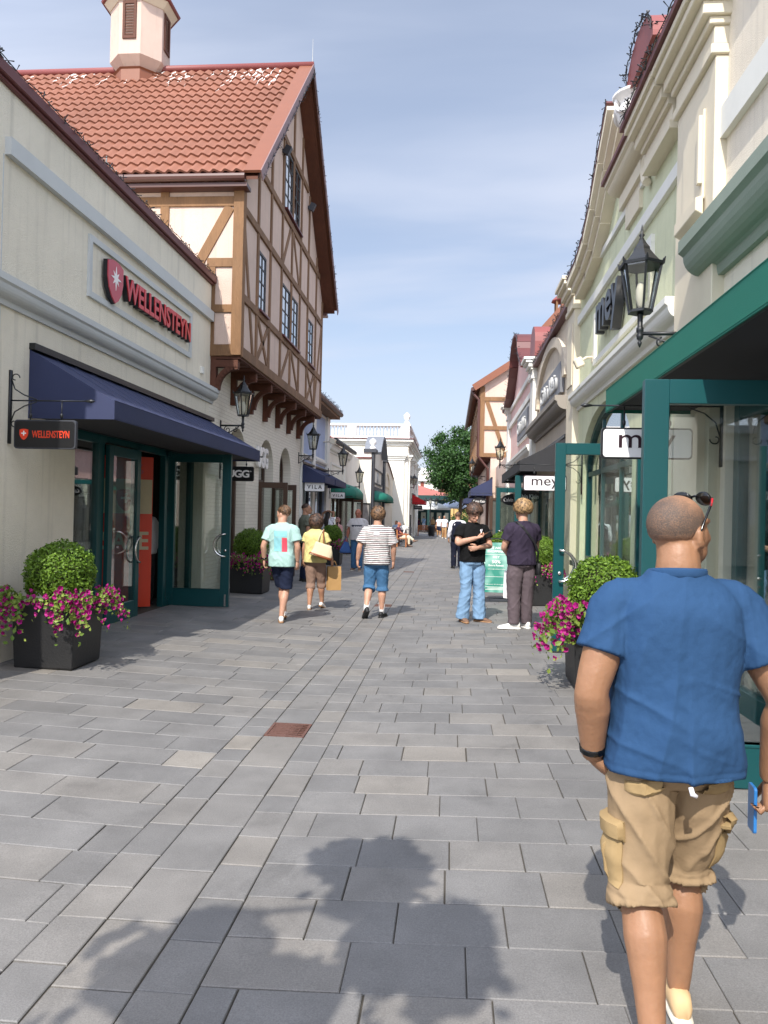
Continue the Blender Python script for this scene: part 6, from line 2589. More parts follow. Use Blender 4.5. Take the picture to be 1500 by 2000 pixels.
# urn on the ledge
ur = thing('stone_urn', 'white stone urn with swags on the ledge of the green building', 'urn', (XR - .10, 10.2, 6.62), local=True)
mb = MB()
mb.lathe([(.26, 0), (.26, .06), (.13, .09), (.11, .16), (.20, .24), (.33, .40), (.36, .52), (.33, .62), (.30, .68), (.33, .74), (.42, .80), (.44, .84), (.36, .85)], (0, 0, 0), 20)
mb.build('bowl', M['stonew'], ur, True)
mb = MB()
for k in range(4):
    a = PI / 2 * k + PI / 4
    pts = []
    for i in range(9):
        b2 = a + (i - 4) / 4 * PI / 4
        rr_ = .365 + .02 * math.sin(PI * i / 8)
        pts.append((rr_ * math.cos(b2), rr_ * math.sin(b2), .66 - .2 * math.sin(PI * i / 8)))
    mb.tube(pts, .035, 6)
    a2 = PI / 2 * k
    mb.tube([(.36 * math.cos(a2), .36 * math.sin(a2), .86), (.37 * math.cos(a2), .37 * math.sin(a2), .62), (.30 * math.cos(a2), .30 * math.sin(a2), .34)], [.04, .045, .02], 6)
mb.build('swags', M['stonew'], ur, True)
ur.scale = (.72, .72, .72)
spikes('fairy_lights', 'unlit fairy lights along the far raking cornice of the green building', [(XR - .34, y_, z_ + .12) for y_, z_ in RK], 26, .06, 11)
spikes('fairy_lights', 'tangle of unlit fairy lights on the curved red dormer hood', [(XR - .27, 9.5 + .64 * math.cos(PI * k / 8), 7.27 + .40 * math.sin(PI * k / 8)) for k in range(9)], 60, .07, 13)


def dr_mey(t, mm, mt, w, h):
    text('mey', w * .62, h * .62, mt @ Matrix.Translation((0, -h * .04, .026)), M['ltplum'], t, .003, .004)


hang_sign('hanging_sign', 'white hanging sign with lower case letters half hidden by the nearest green door', 'hanging sign', 1.34, 2.14, 7.08, 2.26, 2.54, XR, -1, M['ltblack'], M['signwhite'], dr_mey, group='signs hung out from the shop fronts', brackh=.9)
hang_sign('hanging_sign', 'white hanging sign with plum letters above the young man in plum', 'hanging sign', 1.33, 2.12, 14.4, 2.22, 2.51, XR, -1, M['ltplum'], M['signwhite'], dr_mey, group='signs hung out from the shop fronts', brackh=.9)

# --- beige building with the big arch
t = thing('beige_building', 'beige building with an arched moulding around a grey sign and a black awning', 'building', (5, 19, 0))
mb = MB()
mb.poly([(15.7, 0), (22.35, 0), (22.35, 6.05), (15.7, 6.05)], [[(16.2, .02), (21.9, .02), (21.9, 2.75), (16.2, 2.75)]], Rf.mp, -.3, 0)
mb.box(XR + .3, 9, 15.7, 15.9, 0, 6.0)
mb.box(XR + .3, 9, 22.1, 22.3, 0, 6.0)
mb.build('wall', M['beige'], t)
mb = MB()
ao = arch(16.35, 22.0, 4.30, 4.75, 24, 1.28)
ai = arch(16.72, 21.65, 4.30, 4.75, 24, 1.06)
mb.poly(ao[1:-1] + list(reversed(ai[1:-1])), [], Rf.mp, -.01, .09)
mb.build('arch_moulding', M['beige'], t)
mb = MB()
Rf.mould(mb, cornice_prof(3.88, 4.26, .32), 16.0, 22.3)
mb.build('cornice', M['stone_grey'], t)
mb = MB()
Rf.band(mb, 15.72, 16.02, 0, 6.05, -.01, .06)
mb.build('corner_strip', M['cream_trim'], t)
mb = MB()
Rf.band(mb, 15.7, 22.4, 6.05, 6.15, -.4, .14)
mb.build('coping', M['coping'], t)
mb = MB()
mb.box(XR + .05, XR + .15, 16.2, 16.35, .02, 2.75)
mb.box(XR + .05, XR + .15, 21.75, 21.9, .02, 2.75)
for y in (17.7, 19.0, 20.3):
    mb.box(XR + .06, XR + .14, y - .05, y + .05, .02, 2.75)
mb.build('storefront_frame', M['teal'], t)
mb = MB()
mb.box(XR + .095, XR + .105, 16.3, 21.8, .1, 2.75)
mb.build('shop_window', M['glass'], t)
door_leaf(t, 1.36, 2.36, 16.55, .085, 2.62, M['teal'], .07, .13, .30, 1.43, 1)
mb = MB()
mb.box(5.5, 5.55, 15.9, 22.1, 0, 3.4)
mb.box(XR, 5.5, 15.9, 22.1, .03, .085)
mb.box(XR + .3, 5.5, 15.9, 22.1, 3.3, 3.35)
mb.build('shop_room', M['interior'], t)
cs = thing('shop_sign', 'long grey sign board with pale letters under the beige arch', 'shop sign', (XR, 18.7, 4.4))
mb = MB()
Rf.band(mb, 16.87, 20.58, 4.46, 5.14, .01, .10)
mb.build('sign_board', M['signgrey'], cs, bevel=.005)
text('Calvin Klein', 2.9, .40, right_face(18.75, 4.80, XR - .10), M['ltgrey'], cs, .05, .008)
awning('shop_awning', 'black cloth awning over the beige shop', M['blackcloth'], XR, -1, 16.3, 22.0, 3.42, .96, 2.92, 2.70)
spikes('fairy_lights', 'unlit fairy lights along the coping of the beige building', [(XR - .15, 15.7, 6.16), (XR - .15, 22.4, 6.16)], 26, .08, 14)


def dr_ck(t, mm, mt, w, h):
    text('Calvin Klein', w * .80, h * .34, mt @ Matrix.Translation((0, 0, .026)), M['ltwhite'], t, .003, .008)


GRP = 'signs hung out from the shop fronts'
hang_sign('hanging_sign', 'larger black oval hanging sign beside the white plum lettered one', 'hanging sign', 1.42, 2.03, 17.6, 2.06, 2.36, XR, -1, M['signblack'], M['signblack'], dr_ck, group=GRP, oval=True)
hang_sign('hanging_sign', 'black oval hanging sign just behind and left of the larger oval', 'hanging sign', 1.45, 2.10, 22.3, 2.07, 2.40, XR, -1, M['signblack'], M['signblack'], dr_ck, group=GRP, oval=True)

# --- pink building
t = thing('pink_building', 'pink shop building with white pilasters and curved pediment', 'building', (5, 27, 0))
mb = MB()
topc = [(22.35, 0), (32.6, 0), (32.6, 6.1), (30.6, 6.4), (29.4, 7.0)] + [(27.4 + 1.6 * math.cos(PI * k / 10), 7.3 + .75 * math.sin(PI * k / 10)) for k in range(11)] + [(25.4, 7.0), (24.2, 6.4), (22.35, 6.1)]
mb.poly(topc, [[(23.2, .02), (31.6, .02), (31.6, 2.7), (23.2, 2.7)]], Rf.mp, -.3, 0)
mb.box(XR + .3, 9, 32.4, 32.6, 0, 6)
mb.build('wall', M['pink'], t)
mb = MB()
pilaster(mb, 22.36, 23.1, 0, 5.75, .12, True, .28, .60)
pilaster(mb, 31.9, 32.6, 0, 5.75, .12, True, .28, .60)
Rf.mould(mb, cornice_prof(3.62, 3.92, .20), 23.1, 31.9)
Rf.band(mb, 23.1, 31.9, 5.36, 5.54, -.01, .09)
Rf.frame(mb, 24.0, 28.2, 4.32, 5.32, .10, -.01, .05)
Rf.band(mb, 23.1, 31.9, 6.05, 6.2, -.01, .07)
mb.build('mouldings', M['white_trim'], t)
mb = MB()
prev = None
for p in topc[2:-1]:
    if prev:
        mb.beam((XR - .05, prev[0], prev[1] + .05), (XR - .05, p[0], p[1] + .05), .07, .55, (1, 0, 0))
    prev = p
mb.build('coping', M['coping'], t)
mb = MB()
Rf.band(mb, 24.2, 27.9, 4.44, 5.2, .0, .08)
f = mb.build('sign_board', M['signgrey'], t)
text('Calvin Klein', 2.9, .42, right_face(26.0, 4.82, XR - .08), M['ltgrey'], t, .05, .008)
mb = MB()
for y in (23.2, 25.2, 27.2, 29.2, 31.5):
    mb.box(XR + .05, XR + .14, y - .05, y + .05, .02, 2.7)
mb.build('storefront_frame', M['teal'], t)
mb = MB()
mb.box(XR + .09, XR + .10, 23.2, 31.6, .1, 2.7)
mb.build('shop_window', M['glass'], t)
door_leaf(t, 1.36, 2.36, 23.3, .085, 2.62, M['teal'], .07, .13, .30, 1.44, 1)
mb = MB()
mb.box(5.5, 5.55, 22.4, 32.4, 0, 3.4)
mb.box(XR, 5.5, 22.4, 32.4, .03, .085)
mb.box(XR + .3, 5.5, 22.4, 32.4, 2.9, 2.95)
mb.build('shop_room', M['interior'], t)
# red dormer and globe on the roof
mb = MB()
mb.poly([(-1.2, 0), (1.2, 0), (1.2, .5)] + [(1.2 * math.cos(PI * k / 12), .5 + .55 * math.sin(PI * k / 12)) for k in range(1, 12)] + [(-1.2, .5)], [], lambda u, v, w: (2.3 + w, 22.9 + u * .55, 6.3 + v), 0, 2.6)
mb.build('dormer', M['redmetal'], t)
gl = thing('globe_finial', 'white ball finial on the cornice between the beige and pink buildings', 'finial', (2.66, 22.4, 6.15), local=True)
mb = MB()
mb.lathe([(.16, 0), (.16, .06), (.07, .10), (.06, .18), (.10, .22)], (0, 0, 0), 14)
mb.build('pedestal', M['stonew'], gl, True)
mb = MB()
mb.ell((0, 0, .43), (.25, .25, .25), 20, 14)
mb.build('ball', M['stonew'], gl, True)
gl.scale = (.74, .74, .74)
spikes('fairy_lights', 'unlit fairy lights along the curved coping of the pink building', [(XR - .32, p[0], p[1] + .1) for p in topc[2:-1]], 14, .10, 15)
fl = thing('floodlight', 'small cream floodlight on the far white pilaster of the pink building', 'floodlight', (XR - .12, 31.9, 4.5))
mb = MB()
mb.obox((XR - .42, 31.8, 4.35), (.24, .22, .26), Euler((0, R(-25), 0)).to_matrix())
mb.build('lamp_head', M['cream_trim'], fl, bevel=.02)
mb = MB()
mb.tube([(XR - .12, 31.9, 4.5), (XR - .34, 31.8, 4.4)], .03, 8)
mb.build('bracket', M['cream_trim'], fl)
ms = hang_sign('hanging_sign', 'black oval hanging sign under the far blue awning', 'hanging sign', .98, 1.68, 36.5, 2.30, 2.66, 2.25, -1, M['signblack'], M['signblack'], dr_ck, group=GRP, oval=True)

# --- far half-timbered house on the right
t = thing('timbered_house', 'far pink half timbered house with brown gutter on the right side', 'building', (6, 48, 0))
FX = 1.40
mb = MB()
mb.box(2.0, 9, 40.0, 58, 0, 4.85)
mb.build('ground_floor_wall', M['peach'], t)
mb = MB()
mb.poly([(FX, 4.85), (10.5, 4.85), (10.5, 8.4), (6.2, 13.2), (3.2, 9.75), (FX, 8.45)], [], lambda u, v, w: (u, w, v), 40.0, 58)
mb.build('upper_wall', M['peach'], t)
mb = MB()
for a in ((FX + .12, 4.9, FX + .12, 8.5), (3.05, 4.9, 3.12, 9.6), (5.3, 4.9, 5.3, 12)):
    mb.beam((a[0], 39.97, a[1]), (a[2], 39.97, a[3]), .24, .08, (0, 1, 0))
for z, x0, x1 in ((4.95, FX, 9), (6.35, FX + .1, 9), (7.85, FX + .1, 9), (9.3, 3.1, 9)):
    mb.beam((x0, 39.965, z), (x1, 39.965, z), .20, .08, (0, 1, 0))
mb.beam((FX + .35, 39.98, 7.75), (2.72, 39.98, 5.0), .20, .06, (0, 1, 0))
for k in range(9):
    y = 40.1 + k * 2.2
    mb.beam((FX - .02, y, 4.9), (FX - .02, y, 8.3), .2, .06, (1, 0, 0))
for z in (4.95, 6.35, 7.85):
    mb.beam((FX - .015, 40, z), (FX - .015, 58, z), .2, .06, (1, 0, 0))
mb.build('timbers', M['timberlight'], t)
mb = MB()
mb.box(FX, 2.0, 40.0, 58, 4.79, 4.85)
for i in range(24):
    mb.box(FX + .05, 2.0, 40.2 + i * .7, 40.32 + i * .7, 4.66, 4.79)
mb.build('jetty_floor', M['timberdark'], t)
mb = MB()
for a, b2 in (((FX - .35, 8.35), (3.15, 9.75)), ((3.05, 9.68), (6.2, 13.3)), ((6.2, 13.3), (10.8, 8.3))):
    mb.beam((a[0], 48.85, a[1] + .08), (b2[0], 48.85, b2[1] + .08), 18.3, .12, (0, 0, 1))
rf = mb.build('roof', M['tile'], t)
mb = MB()
for a, b2 in (((FX - .35, 8.35), (3.15, 9.75)), ((3.05, 9.68), (6.2, 13.3))):
    mb.beam((a[0], 39.68, a[1] + .03), (b2[0], 39.68, b2[1] + .03), .05, .34, (0, 0, 1))
mb.build('verge_board', M['barge'], rf)
mb = MB()
mb.tube([(FX - .40, 39.7, 8.32), (FX - .40, 58, 8.32)], .10, 8)
mb.build('gutter', M['gutter'], rf)
mb = MB()
mb.tube([(FX - .38, 40.0, 8.25), (FX - .30, 39.95, 8.05), (FX - .06, 39.93, 7.8), (FX - .06, 39.93, 4.9), (FX + .2, 39.9, 4.55), (1.86, 39.9, 4.25), (1.88, 39.9, .1)], .075, 8)
mb.build('downpipe', M['gutter'], t, True)
# bell cupola on its roof
mb = MB()
for dx in (-.30, .30):
    for dy in (-.30, .30):
        mb.box(5.6 + dx - .05, 5.6 + dx + .05, 41 + dy - .05, 41 + dy + .05, 12.0, 13.2)
mb.box(5.2, 6.0, 40.6, 41.4, 11.6, 12.35)
cp = mb.build('cupola', M['timberlight'], t)
mb = MB()
mb.lathe([(.56, 13.15), (.58, 13.19), (.34, 13.42), (.15, 13.62), (.02, 13.9)], (5.6, 41, 0), 8, 'z', PI / 8)
mb.build('cupola_roof', M['redmetal'], cp)
awning('shop_awning', 'dark blue cloth awning on the far half timbered house', M['navy'], 2.0, -1, 37.6, 43.8, 3.62, 1.02, 3.1, 2.78)
awning('shop_awning', 'small dark blue awning beyond the far lantern on the right', M['navy'], 2.0, -1, 50.5, 55.5, 3.3, 1.15, 2.9, 2.62)
lantern('wall_lantern', 'black wall lantern in front of the far pink half timbered wall', (2.28, 27.9, 3.62), -1, .55, 1.0)
lantern('wall_lantern', 'small black wall lantern under the dark jetty on the far right', (2.0, 45.6, 4.15), -1, .66, 1.2)
# recess between: pink return wall with a poster case
mb = MB()
mb.box(2.28, 9, 32.62, 40, 0, 4.3)
w_ = thing('link_wall', 'low peach coloured wall section between the pink and the far timbered building', 'wall', (4, 36, 0))
mb.build('wall', M['peach'], w_)
pc = thing('poster_case', 'dark framed poster case on the pale wall behind the white plum lettered sign', 'poster case', (1.75, 24.6, .06))
mb = MB()
mb.poly([(-.5, -.62), (.5, -.62), (.5, .62), (-.5, .62)], [[(-.42, -.54), (.42, -.54), (.42, .54), (-.42, .54)]], mtmap(face((1.75, 24.6, 1.72), (1, 0, 0), (0, 0, 1))), -.03, .03)
mb.build('frame', M['brownframe'], pc)
mb = MB()
mb.poly([(-.42, -.54), (.42, -.54), (.42, .54), (-.42, .54)], [], mtmap(face((1.75, 24.6, 1.72), (1, 0, 0), (0, 0, 1))), -.02, .0)
mb.build('poster', mat('grey_photo_print', C('#54564f', .8), .5, var=.8, vscale=5), pc)
mb = MB()
mb.box(1.28, 1.32, 24.6, 24.64, .06, 1.1)
mb.box(2.18, 2.22, 24.6, 24.64, .06, 1.1)
mb.build('leg', M['brownframe'], pc)
# ------------------------------------------------------------------ LEFT, further: blue-grey shop
t = thing('blue_grey_shop', 'blue grey shop with white pilasters and brown tiled eave beyond the half timbered house', 'building', (-7, 25.8, 0))
mb = MB()
mb.poly([(23.12, 0), (28.3, 0), (28.3, 5.3), (23.12, 5.3)], [[(23.6, .02), (27.6, .02), (27.6, 2.75), (23.6, 2.75)]], F.mp, -.3, 0)
mb.box(-12, XL - .3, 28.1, 28.3, 0, 5.3)
mb.build('wall', M['blue'], t)
mb = MB()
F.band(mb, 25.0, 25.45, 0, 5.3, -.01, .06)
F.band(mb, 27.72, 28.32, 0, 5.3, -.01, .07)
F.band(mb, 23.12, 23.35, 0, 5.3, -.01, .05)
F.mould(mb, cornice_prof(3.42, 3.56, .10), 23.35, 25.0)
F.mould(mb, cornice_prof(3.42, 3.56, .10), 25.45, 27.72)
F.frame(mb, 25.55, 27.65, 3.6, 5.2, .06, -.01, .02)
mb.build('pilasters', M['white_trim'], t)
mb = MB()
mb.beam((XL + .08, 25.7, 5.36), (-8.5, 25.7, 8.2), 5.4, .10, (0, 0, 1))
rf = mb.build('roof', M['pinkroof'], t)
mb = MB()
mb.box(XL, XL + .42, 23.05, 28.4, 5.24, 5.34)
mb.build('soffit_boards', M['timber'], rf)
mb = MB()
mb.tube([(XL + .45, 23.05, 5.42), (XL + .45, 28.45, 5.42)], .09, 8)
mb.build('gutter', M['gutter'], rf)
mb = MB()
mb.box(-5.5, -5.0, 27.0, 27.7, 5.4, 6.7)
mb.build('chimney', M['white'], rf)
mb = MB()
for y in (23.6, 24.9, 26.2, 27.5):
    mb.box(XL - .16, XL - .06, y, y + .10, .02, 2.75)
mb.build('storefront_frame', M['darkgrey'], t)
mb = MB()
mb.box(XL - .115, XL - .105, 23.6, 27.6, .1, 2.75)
mb.build('shop_window', M['glass'], t)
mb = MB()
mb.box(-8, -7.95, 23.3, 28.1, 0, 3.4)
mb.box(-8, XL, 23.3, 28.1, .02, .08)
mb.build('shop_room', M['interiorlight'], t)
fl = thing('floodlight', 'small cream floodlight on the white pilaster of the blue grey shop', 'floodlight', (XL + .07, 27.3, 4.4))
mb = MB()
mb.obox((XL + .34, 27.2, 4.32), (.22, .20, .2), Euler((0, R(22), 0)).to_matrix())
mb.build('lamp_head', M['cream_trim'], fl, bevel=.02)
mb = MB()
mb.tube([(XL, 27.3, 4.3), (XL + .25, 27.2, 4.3)], .03, 6)
mb.build('bracket', M['cream_trim'], fl)
awning('shop_awning', 'nearer dark blue awning of the blue grey shop', M['navy'], XL, 1, 23.25, 25.25, 3.25, .74, 2.86, 2.66)
awning('shop_awning', 'further dark blue awning of the blue grey shop', M['navy'], XL, 1, 25.42, 28.0, 3.25, .74, 2.86, 2.66)
spikes('fairy_lights', 'unlit fairy lights along the tiled eave of the blue grey shop', [(XL + .5, 23.1, 5.5), (XL + .5, 28.4, 5.5)], 22, .09, 21)


def dr_v(t, mm, mt, w, h):
    text('VILA', w * .72, h * .40, mt @ Matrix.Translation((0, -h * .02, .026)), M['ltblack'], t, .003, .022, space=1.5)


hang_sign('hanging_sign', 'white hanging sign with spaced black capitals next to the far lantern', 'hanging sign', -4.50, -3.86, 23.35, 2.39, 2.69, XL, 1, M['ltblack'], M['signwhite'], dr_v, group=GRP)
hang_sign('hanging_sign', 'smaller white capital lettered sign below the blue awnings in front of the green dome awning', 'hanging sign', -4.54, -3.98, 28.8, 2.30, 2.55, XL, 1, M['ltblack'], M['signwhite'], dr_v, group=GRP)
lantern('wall_lantern', 'black wall lantern on the last pilaster of the blue grey shop', (XL + .07, 28.0, 3.30), 1, .55)
lantern('wall_lantern', 'small far black lantern just above the blue awnings', (XL, 33.8, 2.95), 1, .55)

# --- white shop with red roof, dome awning
t = thing('white_shop', 'white shop with a red tiled roof behind the blue grey shop', 'building', (-7, 33, 0))
mb = MB()
mb.poly([(28.3, 0), (38.0, 0), (38.0, 4.5), (28.3, 4.5)], [[(29.4, .02), (32.6, .02), (32.6, 2.5), (29.4, 2.5)]], F.mp, -.3, 0)
mb.build('wall', M['white'], t)
mb = MB()
mb.beam((XL + .2, 31.2, 4.45), (-8.5, 31.2, 7.3), 5.9, .10, (0, 0, 1))
rf = mb.build('roof', M['pinkroof'], t)
mb = MB()
mb.tube([(XL + .28, 28.3, 4.48), (XL + .28, 34.2, 4.48)], .09, 8)
mb.build('gutter', M['darkgrey'], rf)
mb = MB()
F.mould(mb, cornice_prof(4.05, 4.35, .16), 28.3, 34.2)
F.frame(mb, 29.0, 32.8, 2.9, 3.7, .08, -.01, .03)
mb.build('mouldings', M['white_trim'], t)
mb = MB()
for y in (29.4, 30.4, 31.5, 32.5):
    mb.box(XL - .14, XL - .04, y, y + .10, .02, 2.5)
mb.build('storefront_frame', M['brownframe'], t)
mb = MB()
mb.box(XL - .095, XL - .085, 29.4, 32.6, .1, 2.5)
mb.build('shop_window', M['glass'], t)
mb = MB()
mb.box(-8, -7.95, 28.5, 37, 0, 3.2)
mb.box(-8, XL, 28.5, 37, .02, .08)
mb.build('shop_room', M['interiorlight'], t)
door_leaf(t, -4.58, -3.98, 31.4, .085, 2.4, M['brownframe'], .06, .10, .26, -4.06, -1)
door_leaf(t, -4.58, -3.80, 33.2, .085, 2.4, M['brownframe'], .06, .10, .26, -3.90, -1)


def dome_awning(label, y0, y1, x, z0, h, r, m):
    a = thing('dome_awning', label, 'awning', (x, (y0 + y1) / 2, z0), group='cloth awnings over the shop fronts')
    mb = MB()
    n, k = 10, 14
    rings = []
    for i in range(n + 1):
        th = PI / 2 * i / n
        ring = []
        for j in range(k + 1):
            q = j / k
            y = y0 + (y1 - y0) * q
            e = min(1, min(q, 1 - q) * 5)
            rad = r * (1 - (1 - e) ** 2) ** .5 if e < 1 else r
            sc = .985 + .015 * math.cos(j * PI)
            ring.append((x + rad * math.cos(th) * sc, y, z0 + .16 + (h - .16) * math.sin(th) * (.72 + .28 * e)))
        rings.append(ring)
    vs = [p for r_ in [[(p[0], p[1], z0) for p in rings[0]]] + rings for p in r_]
    w = k + 1
    fs = [(a_ * w + j, a_ * w + j + 1, (a_ + 1) * w + j + 1, (a_ + 1) * w + j) for a_ in range(n + 1) for j in range(k)]
    mb.add(vs, fs)
    o = mb.build('canopy', m, a, True, fix=False)
    o.modifiers.new('s', 'SOLIDIFY').thickness = .02
    mb = MB()
    for q in (0, .5, 1):
        y = y0 + (y1 - y0) * q
        mb.beam((x, y, z0 + .05), (x + r * .9, y, z0 + .05), .03, .03)
    mb.build('frame', M['blackm'], a)
    return a


dome_awning('green dome awning over the brown doors of the white shop', 29.2, 32.8, XL, 2.36, .62, .95, M['greencloth'])
# --- white cross wall with coping and the black-trimmed front
t = thing('white_cross_wall', 'plain sunlit white wall standing across the row with a thin brown coping', 'wall', (-8, 38, 0))
mb = MB()
mb.box(-12, -3.98, 38.0, 38.25, 0, 4.52)
mb.build('wall', M['white'], t)
mb = MB()
mb.box(-12, -3.98, 37.94, 38.31, 4.52, 4.60)
mb.build('coping', M['coping'], t)
t = thing('curved_gable_shop', 'narrow white shop front with dark grey trim and a curved slate gable', 'building', (-6, 42, 0))
F4 = Fac(-4.0, 1)
mb = MB()
arcp = [(39.7 + 4.2 * k / 14, 4.9 + 1.0 * math.sin(PI * k / 14)) for k in range(15)]
mb.poly([(38.25, 0), (45.4, 0), (45.4, 4.9)] + list(reversed(arcp)) + [(38.25, 4.9)], [[(38.9, .02), (44.6, .02), (44.6, 2.5), (38.9, 2.5)]], F4.mp, -.4, 0)
mb.build('wall', M['white'], t)
mb = MB()
F4.band(mb, 38.25, 38.95, 0, 4.85, -.01, .12)
F4.band(mb, 44.7, 45.4, 0, 4.85, -.01, .12)
F4.band(mb, 38.15, 39.05, 4.85, 5.02, -.4, .24)
F4.band(mb, 44.6, 45.5, 4.85, 5.02, -.4, .24)
F4.band(mb, 38.95, 44.7, 3.0, 3.2, -.01, .07)
F4.frame(mb, 39.4, 44.0, 3.35, 4.15, .07, -.01, .06)
mb.build('dark_trim', M['darkgrey'], t)
mb = MB()
for k in range(14):
    mb.beam((-4.1, arcp[k][0], arcp[k][1] + .03), (-4.1, arcp[k + 1][0], arcp[k + 1][1] + .03), .16, .9, (1, 0, 0))
mb.build('curved_gable', M['slate'], t)
text('N', .7, .55, left_face(41.6, 3.75, -4.0), M['ltgrey'], t, .03, .02)
mb = MB()
mb.lathe([(.14, 0), (.16, .12), (.05, .2), (.17, .3), (.17, .45), (.02, .58)], (-3.98, 38.6, 5.02), 12)
mb.build('finial', M['stonew'], t, True)
mb = MB()
mb.box(-4.12, -4.05, 38.9, 44.6, 2.0, 2.5)
mb.build('fascia_board', M['signblack'], t)
text('JDY', 2.2, .30, left_face(40.9, 2.26, -3.99), M['ltwhite'], t, .06, .03)
mb = MB()
for y in (38.9, 40.8, 42.6, 44.5):
    mb.box(-4.14, -4.05, y, y + .1, .02, 2.0)
mb.build('storefront_frame', M['blackm'], t)
mb = MB()
mb.box(-4.10, -4.09, 38.9, 44.6, .1, 2.0)
mb.build('shop_window', M['glass'], t)
dome_awning('green dome awning over the black shop front in the curved gable building', 38.95, 44.9, -4.0, 2.42, .58, .75, M['greencloth'])
t = thing('arched_wall', 'low cream wall with a blind arch moulding beside the tall white building', 'wall', (-5, 49, 0))
mb = MB()
mb.poly([(45.4, 0), (53, 0), (53, 4.2), (50.5, 4.7), (48.5, 5.0), (45.4, 5.15)], [], F4.mp, -.4, -.02)
mb.build('wall', M['white'], t)
mb = MB()
a1, a2 = arch(46.2, 49.6, 2.9, 3.6, 14, .8), arch(46.4, 49.4, 2.95, 3.6, 14, .68)
mb.poly(a1, [a2], F4.mp, -.02, .04)
F4.band(mb, 45.9, 50.2, 2.45, 2.65, -.03, .06)
F4.frame(mb, 46.5, 49.3, 3.0, 3.5, .06, -.03, .03)
mb.build('mouldings', M['cream_trim'], t)
mb = MB()
for a, b2 in (((45.4, 5.2), (48.5, 5.05)), ((48.5, 5.05), (50.5, 4.75)), ((50.5, 4.75), (53, 4.25))):
    mb.beam((-4.2, a[0], a[1]), (-4.2, b2[0], b2[1]), .5, .08, (0, 0, 1))
mb.build('coping', M['coping'], t)
# --- tall white building with balustrade
t = thing('balustraded_building', 'tall white building with pilasters, deep cornice and rooftop balustrade', 'building', (-9, 60, 0))
mb = MB()
mb.box(-18, -3.0, 53.0, 68, 0, 6.9)
mb.build('wall', M['white'], t)
mb = MB()
for a, b2, d in ((5.9, 6.05, .06), (6.55, 6.7, .10), (6.7, 6.82, .2), (6.82, 6.98, .36)):
    mb.box(-18, -3.0 + d, 53.0 - d, 68, a, b2)
for x0, x1 in ((-4.35, -3.25), (-9.6, -8.5)):
    mb.box(x0, x1, 52.86, 53.0, 0, 5.6)
    for a, b2, d in ((5.55, 5.68, .06), (5.68, 5.8, .12), (5.8, 5.92, .2)):
        mb.box(x0 - d, x1 + d, 52.86 - d, 53.0, a, b2)
for y in (53.15, 57.5, 62.0, 66.5):
    mb.box(-3.0, -2.86, y, y + .9, 0, 5.6)
    for a, b2, d in ((5.55, 5.68, .06), (5.68, 5.8, .12), (5.8, 5.92, .2)):
        mb.box(-3.0, -2.86 + d, y - d, y + .9 + d, a, b2)
mb.build('cornice', M['white_trim'], t, bevel=.01)
mb = MB()
mb.box(-18, -2.60, 52.58, 68.4, 6.98, 7.04)
mb.build('flashing', M['coping'], t)
mb = MB()
mb.box(-18, -2.92, 52.95, 53.25, 7.04, 7.20)
mb.box(-18, -2.88, 52.9, 53.3, 7.92, 8.06)
for x in (-3.2, -6.9, -10.6, -14.3):
    mb.box(x - .35, x + .25, 52.92, 53.28, 7.20, 7.92)
mb.box(-3.25, -2.92, 53.25, 68, 7.04, 7.20)
mb.box(-3.28, -2.88, 53.3, 68, 7.92, 8.06)
for y in (53.3, 58, 63, 67.6):
    mb.box(-3.27, -2.93, y, y + .5, 7.2, 7.92)
ba = mb.build('balustrade', M['stonew'], t)
mb = MB()
bp_ = [(.06, 7.20), (.085, 7.24), (.05, 7.28), (.085, 7.45), (.075, 7.55), (.04, 7.68), (.05, 7.78), (.08, 7.84), (.06, 7.92)]
for a, b2 in ((-6.65, -3.55), (-10.35, -7.25), (-14.0, -10.95)):
    n = 13
    for i in range(n):
        mb.lathe(bp_, (a + .12 + (b2 - a - .24) * i / (n - 1), 53.1, 0), 8)
for a, b2 in ((53.8, 58), (58.5, 63), (63.5, 67.6)):
    for i in range(14):
        mb.lathe(bp_, (-3.1, a + .15 + (b2 - a - .3) * i / 13, 0), 8)
mb.build('balusters', M['stonew'], ba, True)
mb = MB()
mb.lathe([(.2, 8.06), (.2, 8.2), (.08, 8.3), (.22, 8.5), (.22, 8.7), (.02, 8.9)], (-3.15, 53.2, 0), 14)
mb.build('finial', M['stonew'], t, True)
mb = MB()
for y in (58.6, 63.1):
    mb.box(-3.02, -2.94, y, y + 2.6, 3.9, 4.9)
mb.build('brick_panel', M['rustbrick'], t)
mb = MB()
for y in (58.6, 63.1):
    mb.box(-3.02, -2.95, y, y + 2.6, .3, 2.7)
mb.build('dark_window', M['winglass'], t)
mb = MB()
mb.tube([(-5.0, 52.9, 6.5), (-5.0, 52.9, .1)], .05, 6)
mb.build('downpipe', M['steel'], t)
awning('shop_awning', 'small red awning on the corner of the tall white building', M['redcloth'], -2.9, 1, 57.5, 62.0, 3.35, .95, 2.85, 2.62)


def dr_n(t, mm, mt, w, h):
    text('NAPAPIJRI', w * .72, h * .20, mt @ Matrix.Translation((0, 0, .026)), M['ltgrey'], t, .003, .01)


hang_sign('hanging_sign', 'small black hanging sign under the red awning', 'hanging sign', -2.75, -2.1, 57.3, 2.22, 2.52, -2.95, 1, M['signblack'], M['signblack'], dr_n, group=GRP)
